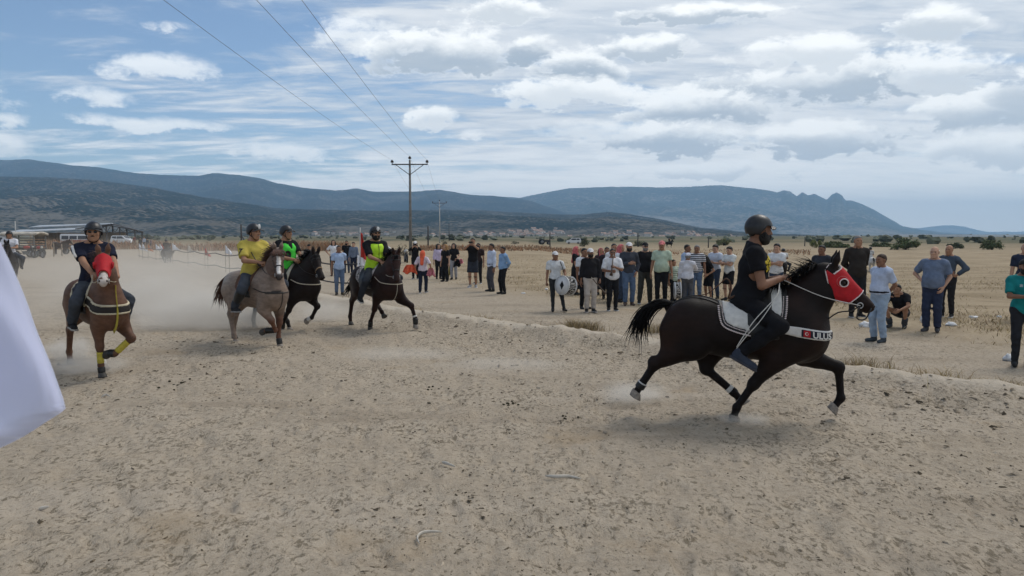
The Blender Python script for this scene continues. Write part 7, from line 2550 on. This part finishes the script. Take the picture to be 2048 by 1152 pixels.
# ------------------------------------------------------------------ white flag close to the camera, left edge
def build_near_flag():
    D = 1.15
    def pp(x, y, d=0): return np.array(P(x, y, D + d))
    base = pp(-330, 560); t = thing('near_flag', 'large plain white flag close to the camera at the left edge', 'flag', (base[0], base[1], 0))
    m = MB(); m.tube([(0, 0, 0), (0, 0, 2.5)], .014, 10); m.build('pole', STAKE, t)
    # outline of the fly edge, from its top down to the lower corner and back along the bottom hem
    edge = spline([pp(-40, 430), pp(0, 492), pp(45, 590), pp(70, 660), pp(98, 728), pp(112, 770), pp(122, 800), pp(126, 815)], 26)
    hem = spline([pp(126, 815), pp(90, 842), pp(50, 870), pp(0, 897), pp(-90, 935), pp(-330, 985)], 26)
    n, k = 26, 20
    top = spline([pp(-330, 330), pp(-180, 372), pp(-40, 430)], k)
    V = []
    for i in range(n):                 # i down the fly edge, j from the pole to the edge
        u = i / (n - 1)
        for j in range(k):
            v = j / (k - 1)
            left = pp(-330, 330 + (985 - 330) * u)
            right = edge[i]
            b = left + (right - left) * v
            bot = hem[int(round((1 - v) * 25))]; tp_ = top[j]
            c = tp_ + (bot - tp_) * u
            q = c * .5 + b * .5 if 0 < u < 1 else (c if u == 1 else tp_)
            q = b * v + c * (1 - v) if 0 < u < 1 else q
            w = .03 * math.sin(v * 7 + u * 2.2) + .015 * math.sin(v * 13 - u * 5)
            V.append(q + np.array([0, w * min(1, (1 - v) * 6 + .25), 0]) - np.array(t.location))
    F = [[i * k + j, i * k + j + 1, (i + 1) * k + j + 1, (i + 1) * k + j] for i in range(n - 1) for j in range(k - 1)]
    FM = bpy.data.materials.new('flag_thin_white'); FM.use_nodes = True
    nt = FM.node_tree; bs = nt.nodes['Principled BSDF']; bs.inputs['Base Color'].default_value = (.88, .89, .97, 1); bs.inputs['Roughness'].default_value = .9; bs.inputs['Specular IOR Level'].default_value = .1
    tr = nt.nodes.new('ShaderNodeBsdfTranslucent'); tr.inputs['Color'].default_value = (.86, .88, 1, 1)
    mx = nt.nodes.new('ShaderNodeMixShader'); mx.inputs[0].default_value = .75
    nt.links.new(bs.outputs[0], mx.inputs[1]); nt.links.new(tr.outputs[0], mx.inputs[2]); nt.links.new(mx.outputs[0], nt.nodes['Material Output'].inputs['Surface'])
    o = obj('flag_cloth', new_mesh('flag_cloth', V, F, True, FM), t); md = o.modifiers.new('thick', 'SOLIDIFY'); md.thickness = .002


build_near_flag()

# ------------------------------------------------------------------ litter, clods, straw, grass
BAG = mat('plastic_bag_white', (.66, .66, .66), .5, .06, 20, .3, 40)
for k, (px, py, w, h, lab) in enumerate(((1730, 653, .30, .12, 'crumpled white plastic bag beside the feet of the person in pale jeans'), (1848, 645, .18, .16, 'white plastic bag half behind the legs of the big white-haired person'), (1901, 651, .24, .09, 'flat white plastic bag right of the big white-haired person'),
                                         (1946, 636, .20, .06, 'small flat white bag in the field right of the slate shirt'), (1998, 635, .12, .05, 'small white scrap in the field near the right edge'), (2021, 723, .22, .14, 'white bag behind the feet of the teal football shirt'), (1093, 580, .12, .08, 'small white scrap by the hand of the drum carrier'), (1047, 587, .16, .04, 'flat white scrap in the field left of the drum carrier'))):
    p = spot(px, py)
    rs = np.random.default_rng(k + 5); V, F = sphere(12, 8); V = V * (1 + .22 * rs.normal(0, 1, (len(V), 1))) * np.array([w / 2, w / 2.6, h / 1.6])
    o = obj('plastic_bag', new_mesh('plastic_bag', V, F, True, BAG)); o.location = p + Vector((0, 0, h * .3)); tag(o, lab, 'bag', 'white bags and scraps on the ground')
PAPER = mat('paper_scrap', (.50, .46, .40), .8, .1, 30)
for k, (px, py, pts, lab) in enumerate(((857, 1082, [(-.03, -.05, .012), (-.045, 0, .018), (-.02, .04, .02), (.05, .06, .012)], 'curled pale peel lying in the foreground dirt'), (1130, 960, [(-.10, .02, .012), (-.04, -.01, .02), (.02, .01, .014), (.08, -.02, .012)], 'twisted pale strip lying in the dirt'), (893, 938, [(-.03, .04, .01), (0, 0, .02), (.05, -.03, .012)], 'small pale scrap in the dirt left of the twisted strip'), (212, 789, [(-.04, 0, .01), (0, .01, .03), (.04, -.01, .012)], 'pale scrap near the white flag'), (86, 1021, [(-.02, 0, .01), (.02, .01, .02)], 'tiny pale scrap in the bottom corner'))):
    g = G(px, py); z = float(ground_z(g.x, g.y))
    m = MB(); m.tube(spline(np.array(pts) * [1.5, 1.7, 1.4], 10), [.004, .010, .013, .014, .014, .013, .012, .010, .008, .003], 6, .4); o = m.build('scrap', PAPER); o.location = (g.x, g.y, z); tag(o, lab, 'scrap', 'pale scraps in the dirt')


def surf(x, y): return ground_z(x, y)


def scatter_points(n, rs, rmin, rmax, amax=40):
    a = np.radians(rs.uniform(-amax, amax, n)); r = np.exp(rs.uniform(math.log(rmin), math.log(rmax), n))
    return r * np.sin(a), r * np.cos(a)


def clods():
    rs = np.random.default_rng(12)
    x, y = scatter_points(20000, rs, 2.0, 17)
    s = bank_side(x, y)
    dens = fbm2(x * .8, y * .8, 4, 61); dens2 = fbm2(x * 3, y * 3, 3, 63)
    keep = (dens * .6 + dens2 * .5 + .10 * np.exp(-((s + .7) / .8) ** 2) + rs.uniform(-.12, .12, len(x))) > .60
    keep &= s < -.15
    x, y = x[keep], y[keep]; z = surf(x, y)
    r = np.hypot(x, y)
    n = len(x)
    sz = np.minimum(rs.lognormal(-5.55, .5, n), .012) * (1 + 1.3 * sstep(3, 12, r)) * (1 + .35 * np.exp(-((bank_side(x, y) + .7) / .7) ** 2))
    base = np.array([(1, 0, -.3), (0, 1, -.3), (-1, 0, -.3), (0, -1, -.3), (.5, .3, .6), (-.45, -.35, .55)], float)
    Fb = np.array([[0, 1, 4, 4], [1, 2, 5, 4], [2, 3, 5, 5], [3, 0, 4, 5]])
    V = base[None] * (1 + .35 * rs.normal(0, 1, (n, 6, 1))) 
    a = rs.uniform(0, 2 * PI, n); c_, s_ = np.cos(a), np.sin(a); el_ = rs.uniform(1, 2.4, n)
    X, Y = V[..., 0] * el_[:, None], V[..., 1]
    V = np.stack([X * c_[:, None] - Y * s_[:, None], X * s_[:, None] + Y * c_[:, None], V[..., 2] * .8], -1) * sz[:, None, None] + np.stack([x, y, z + sz * .25], -1)[:, None]
    F = (Fb[None] + 6 * np.arange(n)[:, None, None]).reshape(-1, 4)
    col = np.where(rs.random((n, 1)) < .45, (.10, .08, .055), np.where(rs.random((n, 1)) < .5, (.19, .155, .115), (.33, .275, .21))) * rs.uniform(.7, 1.3, (n, 1))
    me = new_mesh('dirt_clods', V.reshape(-1, 3), [[i for i in dict.fromkeys(f)] for f in F.tolist()], False, mat_tint('clods', .95, .2, (20, 20, 20), .05, 0, 0), np.repeat(col, 6, 0))
    tag(obj('dirt_clods', me), 'crumbs of earth and dung trodden into the track', 'dirt', kind='stuff')


def blades(name, label, x, y, h, w, lean, col, rs, seg=2, cat='grass'):
    """thin tapering blades standing or lying on the ground"""
    n = len(x); z = surf(x, y) - .01
    a = rs.uniform(0, 2 * PI, n); b = rs.uniform(0, 2 * PI, n)
    ln = np.stack([np.cos(a) * lean, np.sin(a) * lean, np.sqrt(np.maximum(0, 1 - lean ** 2))], -1)
    wd = np.stack([np.cos(b), np.sin(b), 0 * b], -1) * w[:, None]
    p0 = np.stack([x, y, z], -1); p1 = p0 + ln * (h * .55)[:, None]; p2 = p1 + (ln + np.stack([np.cos(a) * .5, np.sin(a) * .5, -.25 + 0 * a], -1)) * (h * .45)[:, None]
    V = np.stack([p0 - wd, p0 + wd, p1 + wd * .8, p1 - wd * .8, p2], 1).reshape(-1, 3)
    k = 5 * np.arange(n)[:, None]
    F = [list(f) for f in (k + np.array([0, 1, 2, 3])).tolist()] + [list(f) for f in (k + np.array([3, 2, 4])).tolist()]
    me = new_mesh(name, V, F, False, mat_tint('dry_blades', .9, .1, (3, 3, 3), .05, 0, 0), np.repeat(col, 5, 0))
    return tag(obj(name, me), label, cat, kind='stuff')


def vegetation():
    rs = np.random.default_rng(31)
    gold = lambda n: np.array([.36, .275, .155]) * rs.uniform(.55, 1.25, (n, 1)) * np.stack([rs.uniform(.92, 1.05, n), np.ones(n), rs.uniform(.8, 1.25, n)], -1)
    # strip of dry grass behind the bank
    t = rs.uniform(0, 1, 30000); seg = np.interp(t, np.linspace(0, 1, 9), np.arange(3, 12)); i = np.minimum(seg.astype(int), 10); f = seg - i
    bp = BANK[i] + (BANK[np.minimum(i + 1, 12)] - BANK[i]) * f[:, None]
    d = BANK[np.minimum(i + 1, 12)] - BANK[i]; nrm = np.stack([-d[:, 1], d[:, 0]], -1) / np.linalg.norm(d, axis=1, keepdims=True)
    off = .8 + rs.normal(0, .30, len(t))
    x, y = (bp + nrm * off[:, None]).T
    k = (fbm2(x * 1.1, y * 1.1, 3, 71) + rs.uniform(-.15, .15, len(x))) > .53
    x, y = x[k], y[k]; n = len(x)
    blades('dry_grass', 'dry yellow grass growing behind the earth bank', x, y, rs.uniform(.05, .17, n) * (.5 + 1.1 * sstep(.5, .75, fbm2(x * 1.3, y * 1.3, 2, 75))), rs.uniform(.0025, .006, n), rs.uniform(.2, .85, n), gold(n), rs)
    # two bigger tufts by the bank
    for (px, py, m_) in ((1160, 660, 900), (1330, 665, 500), (1720, 742, 350)):
        g = spot(px, py); n = m_
        x, y = g.x + rs.normal(0, .24, n), g.y + rs.normal(0, .12, n)
        o = blades('grass_tuft', {1160: 'big pale grass tuft behind the bank left of the near-black horse\'s tail', 1330: 'grass tuft behind the tail of the near-black horse', 1720: 'low grass tuft on the bank below the person in pale jeans'}[px], x, y, rs.uniform(.10, .34, n), rs.uniform(.003, .006, n), rs.uniform(.1, .6, n), gold(n), rs)
    # field stubble
    x, y = scatter_points(150000, rs, 11, 75, 38)
    s = bank_side(x, y)
    dens = fbm2(x * .35, y * .35, 4, 81)
    k = (s > 5.0 + 4.5 * dens) & (dens + rs.uniform(-.2, .2, len(x)) > .45) & ((x + (y - 30) * .28 > 0) | (rs.random(len(x)) < .18))
    x, y = x[k], y[k]; n = len(x)
    blades('stubble', 'short dry stubble covering the field beyond the track', x, y, rs.uniform(.04, .16, n), rs.uniform(.004, .010, n), rs.uniform(.3, .95, n), gold(n) * 1.0, rs)
    # loose straw on the track
    x, y = scatter_points(16000, rs, 1.9, 14)
    dens = fbm2(x * .9 + 8, y * .9, 3, 91) + .12 * (x < -1.2) * (y < 4.5)
    k = (dens + rs.uniform(-.1, .1, len(x)) > .62); x, y = x[k], y[k]; n = len(x)
    c = np.array([.36, .27, .16]) * rs.uniform(.4, 1.25, (n, 1))
    blades('straw', 'loose bits of straw lying on the track', x, y, rs.uniform(.02, .10, n), rs.uniform(.0008, .0022, n), rs.uniform(.97, .999, n), c, rs, cat='straw')
    # tall dry reeds before the plain
    n = 15000
    px = np.concatenate([rs.uniform(225, 700, n // 2), rs.uniform(840, 1180, n // 4), rs.uniform(60, 225, n // 8), rs.uniform(1180, 1620, n - n // 2 - n // 4 - n // 8)])
    D = rs.uniform(95, 128, n); x = (px - 1024) / FPX * D
    h = rs.uniform(.45, 1.25, n) * (.45 + .9 * sstep(.4, .62, fbm2(x * .12, D * .1, 3, 95))) * np.where(px > 1180, .28, np.where(px > 840, .45, 1.0))
    c = np.array([.30, .20, .125]) * rs.uniform(.6, 1.35, (n, 1)) * np.where(rs.random((n, 1)) < .3, (1.1, .85, .75), (1, 1, 1))
    blades('tall_dry_weeds', 'belt of tall dry weeds along the far edge of the ground', x, D, h, rs.uniform(.03, .08, n), rs.uniform(.02, .35, n), c, rs)


clods()
vegetation()
# dung and a few bigger clumps
DUNG = mat('dung', (.045, .040, .022), .95, .4, 40, .6, 60)
for k, (px, py, s, lab) in enumerate(((348, 768, .14, 'scattered dark droppings on the track below the chestnut horse'), (870, 772, .09, 'small dark clump on the track ahead of the bay horse'), (1020, 798, .10, 'small dark clump on the track left of the near-black horse'), (1128, 834, .09, 'flat dark clump nearer the camera than the near-black horse\'s hind hoof'))):
    g = G(px, py); rs = np.random.default_rng(k + 60); m = MB()
    for _ in range(9):
        x, y = rs.normal(0, s * .7), rs.normal(0, s * .8); r = s * rs.uniform(.07, .16); m.ball((x, y, float(ground_z(g.x + x, g.y + y)) + r * .5), (r * 1.2, r, r * .8), 7, 5)
    o = m.build('droppings', DUNG); o.location = (g.x, g.y, 0); tag(o, lab, 'droppings', 'droppings on the track', 'stuff')
# ------------------------------------------------------------------ air: distance haze, and dust raised by the hooves
def volume_mat(name, color, density, aniso=0.2):
    m = bpy.data.materials.new(name); m.use_nodes = True
    nt = m.node_tree; nt.nodes.clear()
    o = nt.nodes.new('ShaderNodeOutputMaterial')
    v = nt.nodes.new('ShaderNodeVolumePrincipled')
    v.inputs['Color'].default_value = (*color, 1)
    v.inputs['Density'].default_value = density
    v.inputs['Anisotropy'].default_value = aniso
    nt.links.new(v.outputs[0], o.inputs['Volume'])
    return m, nt, v


def build_haze():
    m, nt, v = volume_mat('haze_air', (.46, .72, 1.0), 1.1e-4, 0.0)
    b = MB(); b.box((0, 0, 342), (31200, 31200, 716))
    o = b.build('haze', m, smooth=False)
    tag(o, kind='stuff')


build_haze()


def dust(label, c, size, density, seed, scale=1.6, color=(.97, .92, .84), edge=.35, rot_=0.0):
    """cloud of raised dust: an ellipsoid of air with uneven density"""
    V, F = sphere(20, 12)
    m, nt, v = volume_mat('dust_air', color, 0.0, 0.1)
    tc = nt.nodes.new('ShaderNodeTexCoord').outputs['Object']
    x, y, z = n_xyz(nt, tc)
    r = (x * x + y * y + z * z)._m('SQRT')
    n = n_noise(nt, n_vmap(nt, tc, (scale, scale, scale * .8), (seed, seed * 2.3, 0)), 1.0, 4, .6, .6)
    d = (1.0 - r).map(0.0, edge * 2.0) * (n + (1.0 - r) * .25).map(.42, .70) * (1.0 - z.map(-.1, .9)).max(.12)
    nt.links.new((d * density).out, v.inputs['Density'])
    o = obj('dust_cloud', new_mesh('dust_cloud', V, F, True, m)); o.location = c; o.scale = [s / 2 for s in size]; o.rotation_euler = (0, 0, rot_)
    tag(o, label, 'dust', 'dust raised by the hooves', 'stuff')


def dg(px, py, z=0.0): g = G(px, py); return (g.x, g.y, z)


dust('wide veil of dust hanging between the chestnut horse and the roan horse', (-9.3, 19.5, .55), (10, 15, 3.0), .13, 2.3, 2.4)
dust('tall veil of dust far behind the riders on the left', (-18.5, 36, .6), (20, 30, 4.6), .035, 5.1)
dust('dust puff trailing behind the roan horse', dg(400, 655, .25), (3.6, 2.4, 1.7), 2.6, 2.2)
dust('billow of dust right behind the chestnut horse', dg(320, 625, .45), (3.6, 3.0, 2.2), .95, 12.6)
dust('dust round the hind hoof of the chestnut horse', dg(142, 716, .14), (1.0, .8, .6), 5.0, 3.7, 2.2)
dust('low dust under the front hooves of the chestnut horse', dg(170, 742, .08), (1.5, .9, .45), 4.0, 4.4)
dust('dust puff behind the dark bay horse', dg(650, 640, .22), (2.0, 1.4, .95), 1.6, 6.6)
dust('dust between the roan horse and the dark horse', dg(530, 655, .2), (1.6, 1.2, .9), 1.8, 7.7)
dust('dust kicked up by the hind hoof of the near-black horse', dg(1268, 800, .08), (1.05, .8, .42), 4.5, 8.1, 2.6)
dust('dust under the front hoof of the near-black horse', dg(1490, 846, .04), (.7, .6, .22), 4.5, 9.2, 2.6)
dust('thin drifting dust in the middle of the track', dg(1000, 735, .06), (2.6, 1.3, .35), .9, 10.4)
dust('thin drifting dust left of the middle of the track', dg(800, 715, .06), (2.8, 1.5, .35), .8, 11.9)
